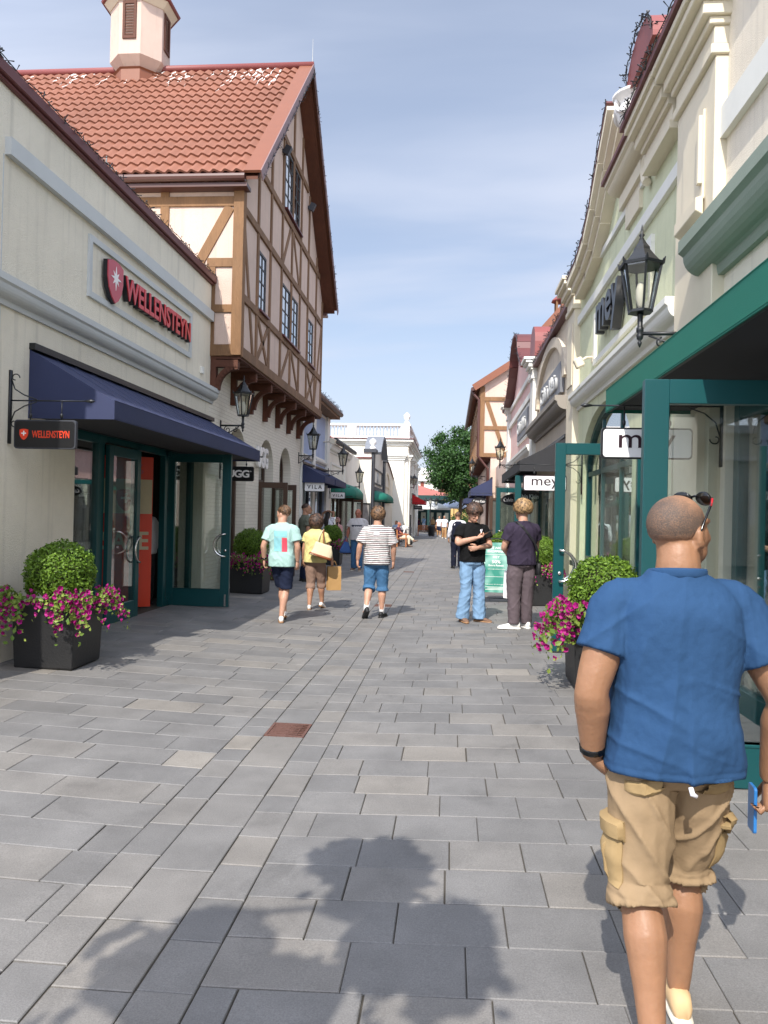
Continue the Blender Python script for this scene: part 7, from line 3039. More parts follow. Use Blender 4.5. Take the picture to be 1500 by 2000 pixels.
# --- pavilion, far building
t = thing('pavilion', 'low cafe pavilion with a faded red hipped roof and dark green fascia', 'building', (-4.5, 88, 0))
mb = MB()
mb.add([(-11, 83, 4.0), (.3, 83, 4.0), (.3, 94, 4.0), (-11, 94, 4.0), (-8.0, 88, 5.35), (-4.0, 88, 5.35)], [(0, 1, 5, 4), (1, 2, 5), (2, 3, 4, 5), (3, 0, 4), (0, 3, 2, 1)])
mb.build('roof', M['pinkroof'], t)
mb = MB()
mb.box(-11.1, .4, 82.9, 83.1, 3.55, 4.0)
mb.box(.2, .4, 83.1, 94, 3.55, 4.0)
mb.box(-11, .2, 83.6, 94, 3.05, 3.55)
mb.build('fascia', M['darkgreen'], t)
mb = MB()
for x in (-6.6, -4.6, -2.4, -.1):
    mb.box(x - .12, x + .12, 83.5, 83.75, 0, 3.1)
mb.build('column', M['darkgreen'], t)
mb = MB()
mb.box(-11, 0, 93.5, 93.7, 0, 3.1)
mb.box(-11, -7.5, 88.5, 88.7, 0, 3.1)
for k in range(7):
    mb.box(-6.5 + k * .95, -5.75 + k * .95, 93.35, 93.5, .9, 2.3)
mb.build('back_wall', M['darkgreen'], t)
mb = MB()
for k in range(7):
    mb.box(-6.4 + k * .95, -5.85 + k * .95, 93.30, 93.35, 1.0, 2.2)
mb.build('menu_board', M['interiorlight'], t)
t = thing('distant_building', 'distant white and brick building with a parapet and round corner column', 'building', (-7, 104, 0))
mb = MB()
mb.box(-16, -3.0, 100, 112, 0, 7.2)
mb.lathe([(1.0, 0), (1.0, 7.2)], (-2.6, 101, 0), 20)
mb.build('wall', M['white'], t)
mb = MB()
mb.box(-16, -2.2, 99.6, 112, 6.3, 6.45)
mb.box(-16, -2.5, 99.9, 112, 7.2, 8.0)
mb.lathe([(1.25, 6.45), (1.3, 6.7), (1.15, 6.8), (1.15, 7.9), (1.3, 8.05), (.1, 8.06)], (-2.6, 101, 0), 20)
mb.box(-6.2, -5.3, 101, 102, 8.0, 8.9)
mb.build('parapet', M['stonew'], t)
mb = MB()
for x in (-7.6, -4.75, -3.75):
    mb.box(x - .22, x + .22, 99.9, 100.0, 2.5, 6.2)
mb.build('brick_panel', M['rustbrick'], t)
mb = MB()
for x in (-6.3, -4.25):
    mb.box(x - .25, x + .25, 99.88, 99.98, 3.2, 5.7)
mb.build('window', M['winglass'], t)
awning('window_awning', 'dark green awning high on the distant white building', M['darkgreen'], -5.6, 1, 99.0, 99.9, 6.1, 1.6, 5.5, 5.2)
t = thing('ochre_house', 'tiny ochre house with red roof far beyond the tree', 'building', (.2, 128, 0))
mb = MB()
mb.box(-3.0, 4.5, 125, 132, 0, 6)
mb.build('wall', mat('ochre_plaster', C('#c9a468', .85), .9), t)
mb = MB()
mb.add([(-3.3, 124.7, 6), (4.8, 124.7, 6), (4.8, 132.3, 6), (-3.3, 132.3, 6), (-3.3, 128.5, 8.4), (4.8, 128.5, 8.4)], [(0, 1, 5, 4), (2, 3, 4, 5), (0, 4, 3), (1, 2, 5), (0, 3, 2, 1)])
mb.build('roof', M['tile'], t)
mb = MB()
for k in range(4):
    mb.box(-2.4 + k * 1.7, -1.5 + k * 1.7, 124.95, 125.05, 3.2, 4.8)
mb.build('window', M['winglass'], t)


# ------------------------------------------------------------------ plants
def leaves_mesh(name, pts, size, seed, droop=.3):
    """leaf faces at pts [(pos, outward)]."""
    rn = random.Random(seed)
    mb = MB()
    for p, d in pts:
        d = (V(d) + V((rn.gauss(0, .45), rn.gauss(0, .45), rn.gauss(0, .45)))).normalized()
        a = d.cross(V((rn.gauss(0, 1), rn.gauss(0, 1), rn.gauss(0, 1)))).normalized()
        b2 = d.cross(a)
        s = size * rn.uniform(.65, 1.3)
        p = V(p)
        t_ = (a + d * .35).normalized()
        mid = p + t_ * s * .55
        w = b2 * s * .30
        mb.add([p, mid + w + d * s * .06, p + t_ * s + d * s * -.05, mid - w + d * s * .06], [(0, 1, 2), (0, 2, 3)], min(1, max(0, rn.gauss(.5, .24))))
    return mb


rn = random.Random(21)


def ball_pts(n, r, c, seed, zsq=1.0):
    rn = random.Random(seed)
    out = []
    while len(out) < n:
        d = V((rn.gauss(0, 1), rn.gauss(0, 1), rn.gauss(0, 1))).normalized()
        if d.z < -.62:
            continue
        lump = 1 + .13 * noise.noise(d * 2.6 + V((seed, 0, 0))) + .09 * noise.noise(d * 7 + V((0, seed, 0)))
        q = 1 - abs(rn.gauss(0, .08)) + (rn.uniform(.03, .10) if rn.random() < .05 else 0)
        out.append((V(c) + V((d.x, d.y, d.z * zsq)) * (r * lump * q), d))
    return out


def planter(label, x, y, w=.66, h=.64, label_bush='', seed=1, flowers=(), proto={}, rz=0.0, bushr=.345, pale=False):
    z = gz(x)
    p = thing('planter', label, 'planter', (x, y, z), rz, group='black square planters at the shop doors', local=True)
    mb = MB()
    a, b2 = w / 2 * .93, w / 2
    R4 = lambda r, zz: [(sx * r, sy * r, zz) for sx, sy in ((-1, -1), (1, -1), (1, 1), (-1, 1))]
    i_ = b2 - .05
    mb.loft([R4(a - .01, 0), R4(a, .02), R4(b2, h), R4(i_, h), R4(i_ - .01, h - .07)])
    mb.build('pot', M['plantermat'], p, bevel=.006)
    mb = MB()
    mb.add(R4(i_ - .003, h - .06), [(0, 1, 2, 3)])
    mb.build('soil', M['soil'], p, fix=False)
    b_ = thing('boxwood', label_bush, 'shrub', (x, y, z + h), rz, group='clipped boxwood balls in the planters', local=True)
    key = 'bush%d' % (seed % 3)
    if key not in proto:
        mb = leaves_mesh('x', ball_pts(6800, bushr, (0, 0, .30), seed % 3 + 2, .93), .034, seed)
        me = mb.mesh('boxwood_leaves')
        at = me.attributes.new('tone', 'FLOAT', 'FACE')
        at.data.foreach_set('value', mb.t)
        me.materials.append(M['box1'])
        mb = MB()
        mb.tube([(0, 0, -.08), (0, 0, .2)], [.03, .02], 7)
        rr_ = random.Random(seed)
        for k in range(26):
            d = V((rr_.gauss(0, 1), rr_.gauss(0, 1), abs(rr_.gauss(.3, .8)))).normalized()
            mb.tube([(0, 0, .05), tuple(V((0, 0, .2)) + d * .12), tuple(V((0, 0, .28)) + d * bushr * .86)], [.012, .008, .003], 4)
        mb.ell((0, 0, .30), (bushr * .80, bushr * .80, bushr * .76), 14, 10)
        me2 = mb.mesh('boxwood_core')
        me2.materials.append(M['twig'])
        proto[key] = (me, me2)
    for nm, me in (('foliage', proto[key][0]), ('branches', proto[key][1])):
        o = bpy.data.objects.new(nm, me)
        COL.objects.link(o)
        o.parent = b_
    for i, (fx, fy, lab, big) in enumerate(flowers):
        f = thing('petunias', lab, 'flowers', (x + fx, y + fy, z + h), 0, group='magenta petunias trailing from the planters', local=True)
        f.rotation_euler = (0, 0, math.atan2(fy, fx))
        key = 'pet%d' % (i % 2)
        if key not in proto:
            sd = 31 + i
            rn = random.Random(sd)
            pts, fl = [], []
            for st_ in range(34):
                a_ = rn.gauss(0, 1.0)
                ln_ = rn.uniform(.14, .34)
                up = rn.uniform(.06, .22)
                p0 = V((rn.uniform(-.05, .08), rn.uniform(-.10, .10), -.03))
                nst = 15
                for w_ in range(nst):
                    f_ = (w_ + 1) / nst
                    pos = p0 + V((math.cos(a_) * ln_ * f_, math.sin(a_) * ln_ * f_, up * math.sin(min(1, f_ * 1.5) * PI / 2 * 1.2) - (.30 * ln_ / .3) * f_ ** 2.4))
                    if pos.x < .02 and pos.z < 0:
                        pos.z = abs(pos.z) * .5
                    d = V((math.cos(a_), math.sin(a_), .6 - f_)).normalized()
                    pts.append((pos + V((rn.gauss(0, .014), rn.gauss(0, .014), rn.gauss(0, .014))), (d + V((0, 0, .4))).normalized()))
                    if f_ > .45 and rn.random() < .36:
                        fl.append((pos + d * .018 + V((rn.gauss(0, .016), rn.gauss(0, .016), .012 + rn.gauss(0, .014))), d))
            mb = leaves_mesh('x', pts, .05, sd)
            me = mb.mesh('petunia_leaves')
            at = me.attributes.new('tone', 'FLOAT', 'FACE')
            at.data.foreach_set('value', mb.t)
            me.materials.append(M['petleaf'])
            mb = MB()
            mc = MB()
            for pos, d in fl:
                d = (d + V((rn.gauss(0, .25), rn.gauss(0, .25), rn.gauss(.1, .25)))).normalized()
                a = d.cross(V((0, 0, 1)))
                a = a.normalized() if a.length > .01 else V((1, 0, 0))
                b3 = d.cross(a)
                r_ = rn.uniform(.017, .029)
                n = 10
                rim = [pos + d * (.012 + .004 * (k % 2)) + (a * math.cos(2 * PI * k / n) + b3 * math.sin(2 * PI * k / n)) * r_ * (1 if k % 2 == 0 else .84) for k in range(n)]
                mb.add([pos - d * .012] + rim, [(0, k + 1, (k + 1) % n + 1) for k in range(n)], min(1, max(0, rn.gauss(.5, .3))))
                mc.add([pos + d * .004 + (a * math.cos(2 * PI * k / 5) + b3 * math.sin(2 * PI * k / 5)) * r_ * .22 for k in range(5)], [(0, 1, 2, 3, 4)])
            m1 = mb.mesh('petunia_blossoms')
            at = m1.attributes.new('tone', 'FLOAT', 'FACE')
            at.data.foreach_set('value', mb.t)
            m1.materials.append(M['petal'])
            m2 = mc.mesh('petunia_throats')
            m2.materials.append(M['petalc'])
            proto[key] = (me, m1, m2)
        for nm, me in (('leaves', proto[key][0]), ('blossoms', proto[key][1]), ('throats', proto[key][2])):
            o = bpy.data.objects.new(nm, me)
            COL.objects.link(o)
            o.parent = f
        f.scale = (big,) * 3
    return p


planter('black square planter with boxwood at the lower left by the cream wall', -4.06, 7.73, label_bush='round clipped boxwood in the lower left planter', seed=3,
        flowers=((.24, -.28, 'magenta petunias spilling over the front corner of the lower left planter', 1.05), (-.30, -.24, 'magenta petunias hanging over the left side of the lower left planter', 1.1), (.30, .22, 'magenta petunias at the rear corner of the lower left planter near the door', .95)))
planter('black square planter behind the open green door on the left', -4.05, 15.42, .70, .66, 'round boxwood behind the open green door on the left', 4,
        ((.28, -.25, 'dim magenta petunias on the planter behind the open green door', 1.0), (-.1, -.32, 'magenta petunias on the wall side of the planter behind the open green door', .9)))
planter('black square planter hidden behind the man in blue at the right', 1.53, 7.79, .66, .64, 'round boxwood just left of the shoulder of the man in blue', 5,
        ((-.27, -.24, 'bright magenta petunias beside the open green door next to the man in blue', 1.30), (-.30, .22, 'magenta petunias at the back of the planter next to the man in blue', 1.0)))
planter('black planter standing behind the young man in plum', 1.72, 14.85, .66, .66, 'bright boxwood ball behind the young man in plum', 6,
        ((.18, -.30, 'magenta petunias right of the young man in plum', .9), (-.28, -.2, 'magenta petunias between the green poster stand and the young man in plum', .9)))
planter('black planter between the far green doors behind the poster stand', 1.42, 20.6, .66, .64, 'boxwood ball above the green poster stand', 7,
        ((-.28, -.25, 'magenta petunias left above the green poster stand', 1.0), (.25, -.28, 'magenta petunias right above the green poster stand', 1.0)))
planter('black planter beside the girl in the pink hoodie', -3.86, 24.85, .70, .66, 'large dark boxwood beside the man in polo', 8,
        ((.28, -.20, 'dark magenta flowers on the planter beside the man in polo', 1.0),), bushr=.36)
planter('low black planter with yellow green shrub in the far left row', -3.45, 61.5, .66, .7, 'yellow green boxwood in the far left row', 9)
planter('dark planter furthest along the far left row', -3.35, 66.0, .66, .7, 'dark boxwood furthest along the far left row', 10)


def tree(name, label, x, y, h, r, cz, rz_, seed, n=7500, m=None, lean=0):
    t = thing(name, label, 'tree', (x, y, 0), local=True)
    rn = random.Random(seed)
    mb = MB()
    mb.tube([(0, 0, -.1), (.05, 0, h * .2), (.1, .05, h * .45), (.0, .1, h * .8)], [.24, .19, .14, .04], 10)
    tips = []
    for k in range(16):
        a = 2 * PI * k / 16 + rn.random() * .5
        z0 = h * (.22 + .5 * k / 16)
        rr = r * rn.uniform(.6, .95) * (1 - .35 * abs((z0 + 1 - cz) / (rz_ * 1.3)))
        e = V((math.cos(a) * rr, math.sin(a) * rr, z0 + rr * .45))
        mb.tube([(.06, 0, z0), tuple(e * .5 + V((0, 0, z0 * .5 + .15))), tuple(e)], [.075, .05, .012], 6)
        tips.append(e)
    mb.build('trunk', M['bark'], t, True)
    cl = []
    for k in range(90):
        d = V((rn.gauss(0, 1), rn.gauss(0, 1), rn.gauss(0, 1))).normalized()
        q = rn.uniform(.45, 1.0)
        cl.append((V((d.x * r * q, d.y * r * q, cz + d.z * rz_ * q)), rn.uniform(.45, .95) * r * .30))
    cl += [(e, r * .26) for e in tips]
    pts = []
    for k in range(n):
        c, cr_ = rn.choice(cl)
        d = V((rn.gauss(0, 1), rn.gauss(0, 1), rn.gauss(0, .75)))
        pts.append((c + d * cr_ * .5, V((d.x, d.y, d.z + .7)).normalized()))
    leaves_mesh('x', pts, .25, seed).build('crown', m or M['tree'], t, tone=True)
    return t


tree('leafy_tree', 'big leafy green tree rising behind the far half timbered house', 0.9, 76, 10.5, 3.6, 7.1, 3.7, 5, 26000)
tree('leafy_tree', 'smaller rounded tree low behind the parasols on the right', 2.6, 96, 6.0, 2.6, 3.9, 2.4, 6, 3500)
hs = thing('hedge', 'loose green hedge at street level beyond the man in the waistcoat', 'hedge', (.9, 73, 0), local=True)
pts = []
for k in range(3200):
    d = V((rn.gauss(0, 1), rn.gauss(0, 1), rn.gauss(0, 1))).normalized()
    c = V((rn.choice((-.5, .0, .5, 1.0)), rn.uniform(-.6, .6), rn.choice((.7, 1.1, 1.5))))
    pts.append((c + d * rn.uniform(.25, .5), d))
leaves_mesh('x', pts, .15, 9).build('foliage', M['tree'], hs, tone=True)
mb = MB()
for k in range(5):
    mb.tube([(-.6 + .4 * k, 0, -.05), (-.55 + .4 * k, .1, 1.4)], .03, 5)
mb.build('stems', M['bark'], hs)

# ------------------------------------------------------------------ street furniture
# poster stand
ps = thing('poster_stand', 'green poster stand with white lettering standing on the paving between the two young men', 'poster stand', (.90, 15.0, gz(.9)), R(-4), local=True)
lean = R(11)
mt = Matrix.Rotation(-lean, 4, 'X') @ face((0, 0, .70), (1, 0, 0), (0, 0, 1))
mb = MB()
mb.poly(rrect(.60, .98, .02), [], mtmap(mt), -.012, .0)
gs = newmat('green_poster_print')
m_, nt, b = gs
tc = nt.nodes.new('ShaderNodeTexCoord')
n_ = nt.nodes.new('ShaderNodeTexNoise')
n_.inputs['Scale'].default_value = 4.0
n_.inputs['Detail'].default_value = 1
cr = nt.nodes.new('ShaderNodeValToRGB')
cr.color_ramp.elements[0].position = .42
cr.color_ramp.elements[0].color = C('#2f8672', .85)
cr.color_ramp.elements[1].position = .72
cr.color_ramp.elements[1].color = C('#9fcabc', .85)
nt.links.new(tc.outputs['Object'], n_.inputs['Vector'])
nt.links.new(n_.outputs['Fac'], cr.inputs[0])
nt.links.new(cr.outputs[0], b.inputs['Base Color'])
b.inputs['Roughness'].default_value = .25
mb.build('poster', m_, ps)
T_ = lambda s_, w, h, x, y, sh=0, bo=.01: text(s_, w, h, mt @ Matrix.Translation((x, y, .001)), M['ltwhite'], ps, .002, bo, sh)
T_('LATE NIGHT', .40, .045, .0, .385, .25)
T_('SHOPPING', .34, .045, -.01, .315, .25)
T_('MEY', .13, .045, .0, .205)
T_('50%', .17, .062, 0, .11)
T_('Extra Rabatt', .29, .036, 0, .04)
T_('auf ausgewählte Artikel', .34, .022, .01, -.035, 0, .0)
T_('Teilnehmer für alle Angebote', .40, .022, 0, -.335, 0, .0)
mb = MB()
mm = mtmap(mt)
o_, i_ = rrect(.47, .44, .004), rrect(.46, .43, .004)
mb.poly(o_, [i_], lambda u, v, w: mm(u + .01, v + .035, w), .0005, .002)
for k in range(3):
    mb.poly(rrect(.40 - .08 * (k == 1), .008, .002), [], lambda u, v, w, k=k: mm(u, v - .385 - .024 * k, w), .0005, .002)
mb.build('print_lines', M['ltwhite'], ps)
mb = MB()
for sx in (-1, 1):
    mb.tube([tuple(mt @ V((sx * .31, -.70, -.01))), tuple(mt @ V((sx * .31, .50, -.01))), tuple(mt @ V((sx * .27, .56, -.01))), tuple(mt @ V((0, .57, -.01)))], .012, 8)
    mb.tube([tuple(mt @ V((sx * .29, .50, -.02))), (sx * .30, .42, .012)], .011, 8)
mb.tube([(-.30, .40, .06), (.30, .40, .06)], .009, 6)
mb.build('tube_frame', M['darkgrey'], ps, True)


def multi_lamp(label, x, y, h, n, arm, k=1.0):
    t = thing('street_lamp', label, 'street lamp', (x, y, gz(x)), local=True)
    mb = MB()
    mb.lathe([(.16, 0), (.16, .25), (.11, .32), (.08, .5), (.09, .7), (.055, .8), (.05, h - .9), (.07, h - .85), (.05, h - .8), (.045, h - .5), (.02, h - .45)], (0, 0, 0), 12)
    mb.build('post', M['blackm'], t, True)
    for i in range(n):
        a = 2 * PI * i / n + .5
        c_, s_ = math.cos(a), math.sin(a)
        mb = MB()
        mb.tube([(0, 0, h - .75), (c_ * arm * .5, s_ * arm * .5, h - .92), (c_ * arm, s_ * arm, h - .88), (c_ * arm, s_ * arm, h - .70)], .025, 6)
        ar = mb.build('arm', M['blackm'], t, True)
        P0 = (c_ * arm, s_ * arm, h - .70)
        mb = MB()
        mb.lathe([(.10 * k, .0), (.10 * k, .02), (.19 * k, .44), (.23 * k, .45), (.18 * k, .50), (.10 * k, .60), (.03, .66), (.02, .74), (.0, .80)], P0, 6)
        ln = mb.build('lantern_roof', M['blackm'], t)
        ln.data.materials.clear()
        ln.data.materials.append(M['blackm'])
        bm = bmesh.new()
        bm.from_mesh(ln.data)
        bm.faces.ensure_lookup_table()
        dl = [f for f in bm.faces if abs(f.calc_center_median().z - (P0[2] + .23)) < .12]
        bmesh.ops.delete(bm, geom=dl, context='FACES_ONLY')
        bm.to_mesh(ln.data)
        bm.free()
        mb = MB()
        for q in range(6):
            b2 = 2 * PI * q / 6
            mb.beam((P0[0] + .10 * k * math.cos(b2), P0[1] + .10 * k * math.sin(b2), P0[2] + .02), (P0[0] + .19 * k * math.cos(b2), P0[1] + .19 * k * math.sin(b2), P0[2] + .44), .02, .02)
        mb.build('lantern_cage', M['blackm'], t)
        mb = MB()
        mb.lathe([(.095 * k, .02), (.18 * k, .44)], P0, 6)
        mb.build('lantern_glass', M['lampglass'], t)
        mb = MB()
        mb.lathe([(.02, .05), (.06, .14), (.06, .26), (.02, .34)], P0, 8)
        mb.build('bulb', M['bulb'], t, True)
    return t


multi_lamp('tall black street lamp with four lanterns in front of the tall white building corner', -3.28, 54.5, 4.6, 4, .75, 1.25)
multi_lamp('black street lamp with three lanterns in front of the parasols', -1.95, 74.5, 3.55, 3, .62, 1.15)


def parasol(label, x, y, r, z, m, sag=.55):
    t = thing('parasol', label, 'parasol', (x, y, gz(x)), group='cafe parasols at the end of the street', local=True)
    mb = MB()
    n = 8
    vs = [(0, 0, z)]
    for k in range(n):
        a = 2 * PI * k / n + PI / 8
        vs.append((r * .55 * math.cos(a), r * .55 * math.sin(a), z - sag * .45))
    for k in range(n):
        a = 2 * PI * k / n + PI / 8
        vs.append((r * math.cos(a), r * math.sin(a), z - sag))
    for k in range(n):
        a = 2 * PI * k / n + PI / 8
        vs.append((r * math.cos(a), r * math.sin(a), z - sag - .18))
    fs = []
    for k in range(n):
        j = (k + 1) % n
        fs += [(0, k + 1, j + 1), (k + 1, k + 1 + n, j + 1 + n, j + 1), (k + 1 + n, k + 1 + 2 * n, j + 1 + 2 * n, j + 1 + n)]
    mb.add(vs, fs)
    o = mb.build('canopy', m, t, fix=False)
    o.modifiers.new('s', 'SOLIDIFY').thickness = .015
    mb = MB()
    mb.tube([(0, 0, 0), (0, 0, z + .08)], .04, 8)
    mb.lathe([(.4, 0), (.4, .08), (.1, .12)], (0, 0, 0), 12)
    mb.build('pole', M['darkgrey'], t)
    mb = MB()
    for k in range(n):
        a = 2 * PI * k / n + PI / 8
        mb.tube([(0, 0, z - .06), (r * math.cos(a), r * math.sin(a), z - sag - .03)], .012, 4)
    mb.build('ribs', M['darkgrey'], t)
    return t


parasol('wide off white parasol at the centre of the far cafe', -2.1, 79.5, 2.25, 3.35, M['parasol'], .75)
parasol('pale parasol to the right of the centre one', .35, 80.5, 1.7, 3.45, mat('pale_blue_parasol_cloth', C('#c3cbdc', .9), .8), .7)
parasol('pale parasol low on the left by the red awning', -4.3, 82, 1.5, 3.0, M['parasol'], .6)


def bench(label, x, y, rz, L_=1.6):
    t = thing('bench', label, 'bench', (x, y, gz(x)), rz, group='wooden benches in the street', local=True)
    mb = MB()
    for k in range(5):
        yy = -.02 + .10 * k
        mb.box(-L_ / 2, L_ / 2, yy, yy + .08, .42, .45)
    mb.build('seat', M['benchwood'], t, bevel=.004)
    mb = MB()
    for k in range(4):
        z = .52 + .11 * k
        mb.box(-L_ / 2, L_ / 2, -.06 - .02 * k, -.035 - .02 * k, z, z + .08)
    mb.build('backrest', M['benchwood'], t, bevel=.004)
    for sx in (-1, 1):
        x0 = sx * L_ / 2
        for yy in (-.05, .43):
            mb = MB()
            mb.box(x0 - .035, x0 + .035, yy - .035, yy + .035, 0, .92 if yy < 0 else .64)
            mb.build('leg', M['benchwood'], t, bevel=.004)
        mb = MB()
        mb.box(x0 - .04, x0 + .04, -.05, .50, .64, .68)
        mb.build('armrest', M['benchwood'], t, bevel=.006)
    return t


bench('orange wooden bench under the seated man in wine shirt', -2.78, 42.0, R(-90))
bench('wooden bench to the left of the black bin further up', -2.25, 66.4, R(180), 1.0)
bench('wooden bench to the right of the black bin with a person in tan on it', -1.02, 67.0, R(180), 1.0)
bn = thing('litter_bin', 'black round litter bin between the two far wooden benches', 'litter bin', (-1.60, 66.0, 0), local=True)
mb = MB()
mb.lathe([(.02, .06), (.24, .06), (.28, .12), (.30, .80), (.31, .82), (.31, .90), (.26, .95), (.22, .95), (.21, .80)], (0, 0, 0), 20)
mb.build('body', M['blackm'], bn, 'auto')
mb = MB()
for k in range(3):
    a = 2 * PI * k / 3
    mb.tube([(.24 * math.cos(a), .24 * math.sin(a), 0), (.22 * math.cos(a), .22 * math.sin(a), .09)], .03, 6)
mb.build('feet', M['blackm'], bn)


def cafe_chair(label, x, y, rz):
    t = thing('cafe_chair', label, 'chair', (x, y, gz(x)), rz, group='dark cafe chairs by the white wall', local=True)
    mb = MB()
    mb.box(-.22, .22, -.22, .22, .44, .465)
    mb.build('seat', M['darkgrey'], t)
    mb = MB()
    mb.poly(rrect(.44, .42, .05), [rrect(.37, .35, .03)], lambda u, v, w: (u, -.24 + w - .1 * (v + .2), .70 + v), 0, .025)
    for k in range(8):
        mb.box(-.18 + .05 * k, -.165 + .05 * k, -.245, -.235, .53, .87)
    mb.build('backrest', M['darkgrey'], t)
    for sx in (-1, 1):
        for sy in (-1, 1):
            mb = MB()
            mb.tube([(sx * .19, sy * .19, .45), (sx * .23, sy * .23, 0)], .013, 6)
            mb.build('leg', M['darkgrey'], t)
    return t


c0 = cafe_chair('nearest dark cafe chair with slatted back in front of the white wall', -3.25, 48.4, R(185))
for i, (x, y, rz, lab) in enumerate(((-3.62, 49.6, R(160), 'dark cafe chair just left of the person in light blue shirt'), (-3.0, 50.4, R(200), 'dark cafe chair between the street lamp and the person in light blue shirt'), (-2.85, 52.0, R(170), 'furthest dark cafe chair beside the tall street lamp'))):
    dup(c0, (x, y, gz(x)), rz, lab)
ct = thing('cafe_table', 'small round dark cafe table among the dark chairs', 'table', (-3.3, 49.5, gz(-3.3)), local=True)
mb = MB()
mb.lathe([(.01, .72), (.36, .72), (.36, .75), (.01, .75)], (0, 0, 0), 20)
mb.build('table_top', M['darkgrey'], ct)
mb = MB()
mb.lathe([(.22, 0), (.22, .03), (.03, .06), (.03, .72)], (0, 0, 0), 12)
mb.build('pedestal', M['darkgrey'], ct)
# white pushchair-like cart beside the bench
pw_ = thing('pushchair', 'white framed pushchair with dark seat standing behind the wooden bench', 'pushchair', (-2.75, 44.6, gz(-2.7)), R(20), local=True)
mb = MB()
for sy in (-.24, .24):
    mb.tube([(-.5, sy, .95), (-.35, sy, .98), (.0, sy, .55), (.42, sy, .12)], .035, 8)
    mb.tube([(.05, sy, .9), (-.05, sy, .5), (-.42, sy, .12)], .035, 8)
mb.tube([(-.5, -.24, .95), (-.5, .24, .95)], .035, 8)
mb.build('frame', M['stonew'], pw_, True)
mb = MB()
mb.loft([ering(.05, 0, .42, .20, .21, 14, 3), ering(.05, 0, .55, .24, .23, 14, 3), ering(-.08, 0, .85, .10, .23, 14, 3)])
mb.build('seat', M['darkgrey'], pw_, True)
mb = MB()
mb.loft([[(.02 + .30 * math.cos(a) * k, y, .86 + .26 * math.sin(a) * k) for a in [PI * q / 8 for q in range(9)]] for y, k in ((-.24, .9), (-.2, 1), (.2, 1), (.24, .9))])
mb.build('hood', M['stonew'], pw_, True)
for x in (-.42, .42):
    for sy in (-.27, .27):
        mb = MB()
        mb.lathe([(.04, -.02), (.12, -.02), (.13, 0), (.12, .02), (.04, .02)], (x, sy, .125), 16, 'y')
        mb.build('wheel', M['blackm'], pw_, True)
# display stand with a photo near the far planters
dsx = thing('display_stand', 'dark display stand with a pale poster near the far left planters', 'display stand', (-3.35, 57.0, gz(-3.3)), local=True)
mb = MB()
mb.poly([(-.45, 0), (.45, 0), (.45, 1.75), (-.45, 1.75)], [[(-.38, .25), (.38, .25), (.38, 1.68), (-.38, 1.68)]], lambda u, v, w: (u, w, v), -.04, .04)
mb.build('frame', M['blackm'], dsx)
mb = MB()
mb.box(-.38, .38, -.02, .0, .25, 1.68)
mb.build('poster', mat('pale_photo_print', C('#b9b2b4', .85), .5, var=.6, vscale=4), dsx)
mb = MB()
mb.box(-.30, .30, -.026, -.02, .40, .62)
mb.build('blue_band', mat('blue_print', C('#3f5f9e', .85), .5), dsx)
pc = thing('poster_case', 'dark framed poster case behind the man in polo on the left', 'poster case', (-4.1, 36.5, 0))
mb = MB()
mt = face((-4.35, 37.6, 1.45), (1, 0, 0), (0, 0, 1))
mb.poly([(-.42, -.85), (.42, -.85), (.42, .85), (-.42, .85)], [[(-.36, -.79), (.36, -.79), (.36, .79), (-.36, .79)]], mtmap(mt), -.04, .04)
mb.box(-4.74, -4.68, 37.57, 37.63, .08, .65)
mb.box(-4.02, -3.96, 37.57, 37.63, .08, .65)
mb.build('frame', M['blackm'], pc)
mb = MB()
mb.poly([(-.36, -.79), (.36, -.79), (.36, .79), (-.36, .79)], [], mtmap(mt), -.02, 0)
mb.build('poster', mat('portrait_print', C('#8a8480', .85), .5, var=.8, vscale=4), pc)

# ------------------------------------------------------------------ the place behind the viewer (throws the shadow and fills the reflections)
t = thing('flower_basket_lamp', 'lamp post with hanging flower baskets that throws the leafy foreground shadow', 'street lamp', (-1.0, -.2, 0), local=True)
mb = MB()
mb.lathe([(.10, 0), (.10, .3), (.045, .4), (.04, 3.6), (.02, 3.7)], (0, 0, 0), 12)
for bx, by in ((-.62, .0), (.06, .84), (.36, .15)):
    mb.tube([(0, 0, 3.45), (bx * .5, by * .5, 3.6), (bx, by, 3.5)], .018, 6)
mb.build('post', M['blackm'], t)
for i, (bx, by, br) in enumerate(((-.62, .0, .31), (.06, .84, .18), (.36, .15, .20))):
    pts = []
    for q in range(9):
        c_ = V((bx + rn.gauss(0, br * .55), by + rn.gauss(0, br * .55), 3.16 + rn.gauss(-.05, br * .5)))
        pts += ball_pts(320, br * rn.uniform(.3, .55), c_, 50 + i * 10 + q, .9)
    for q in range(7):
        a_ = rn.random() * 2 * PI
        for w_ in range(16):
            f_ = w_ / 15
            pts.append((V((bx + math.cos(a_) * br * (.7 + .6 * f_), by + math.sin(a_) * br * (.7 + .6 * f_), 3.1 + .12 * math.sin(f_ * 3) - .35 * f_ * f_)), V((rn.gauss(0, 1), rn.gauss(0, 1), 1)).normalized()))
    leaves_mesh('x', pts, .13, 60 + i).build('flower_basket', M['petleaf'], t, tone=True)
t = thing('facing_building', 'cream building with balustrade closing the street behind the viewer', 'building', (-4, -24, 0))
mb = MB()
mb.box(-16, 9, -26, -22, 0, 5.6)
mb.build('wall', M['white'], t)
mb = MB()
mb.box(-16, 9, -22, -21.8, 4.2, 4.4)
mb.box(-16, 9, -22, -21.7, 5.3, 5.6)
mb.box(-16, 9, -22.2, -21.8, 6.4, 6.55)
for k in range(50):
    mb.lathe([(.07, 5.6), (.11, 5.85), (.05, 6.2), (.08, 6.4)], (-15.8 + k * .5, -22, 0), 8)
mb.build('balustrade', M['stonew'], t)
mb = MB()
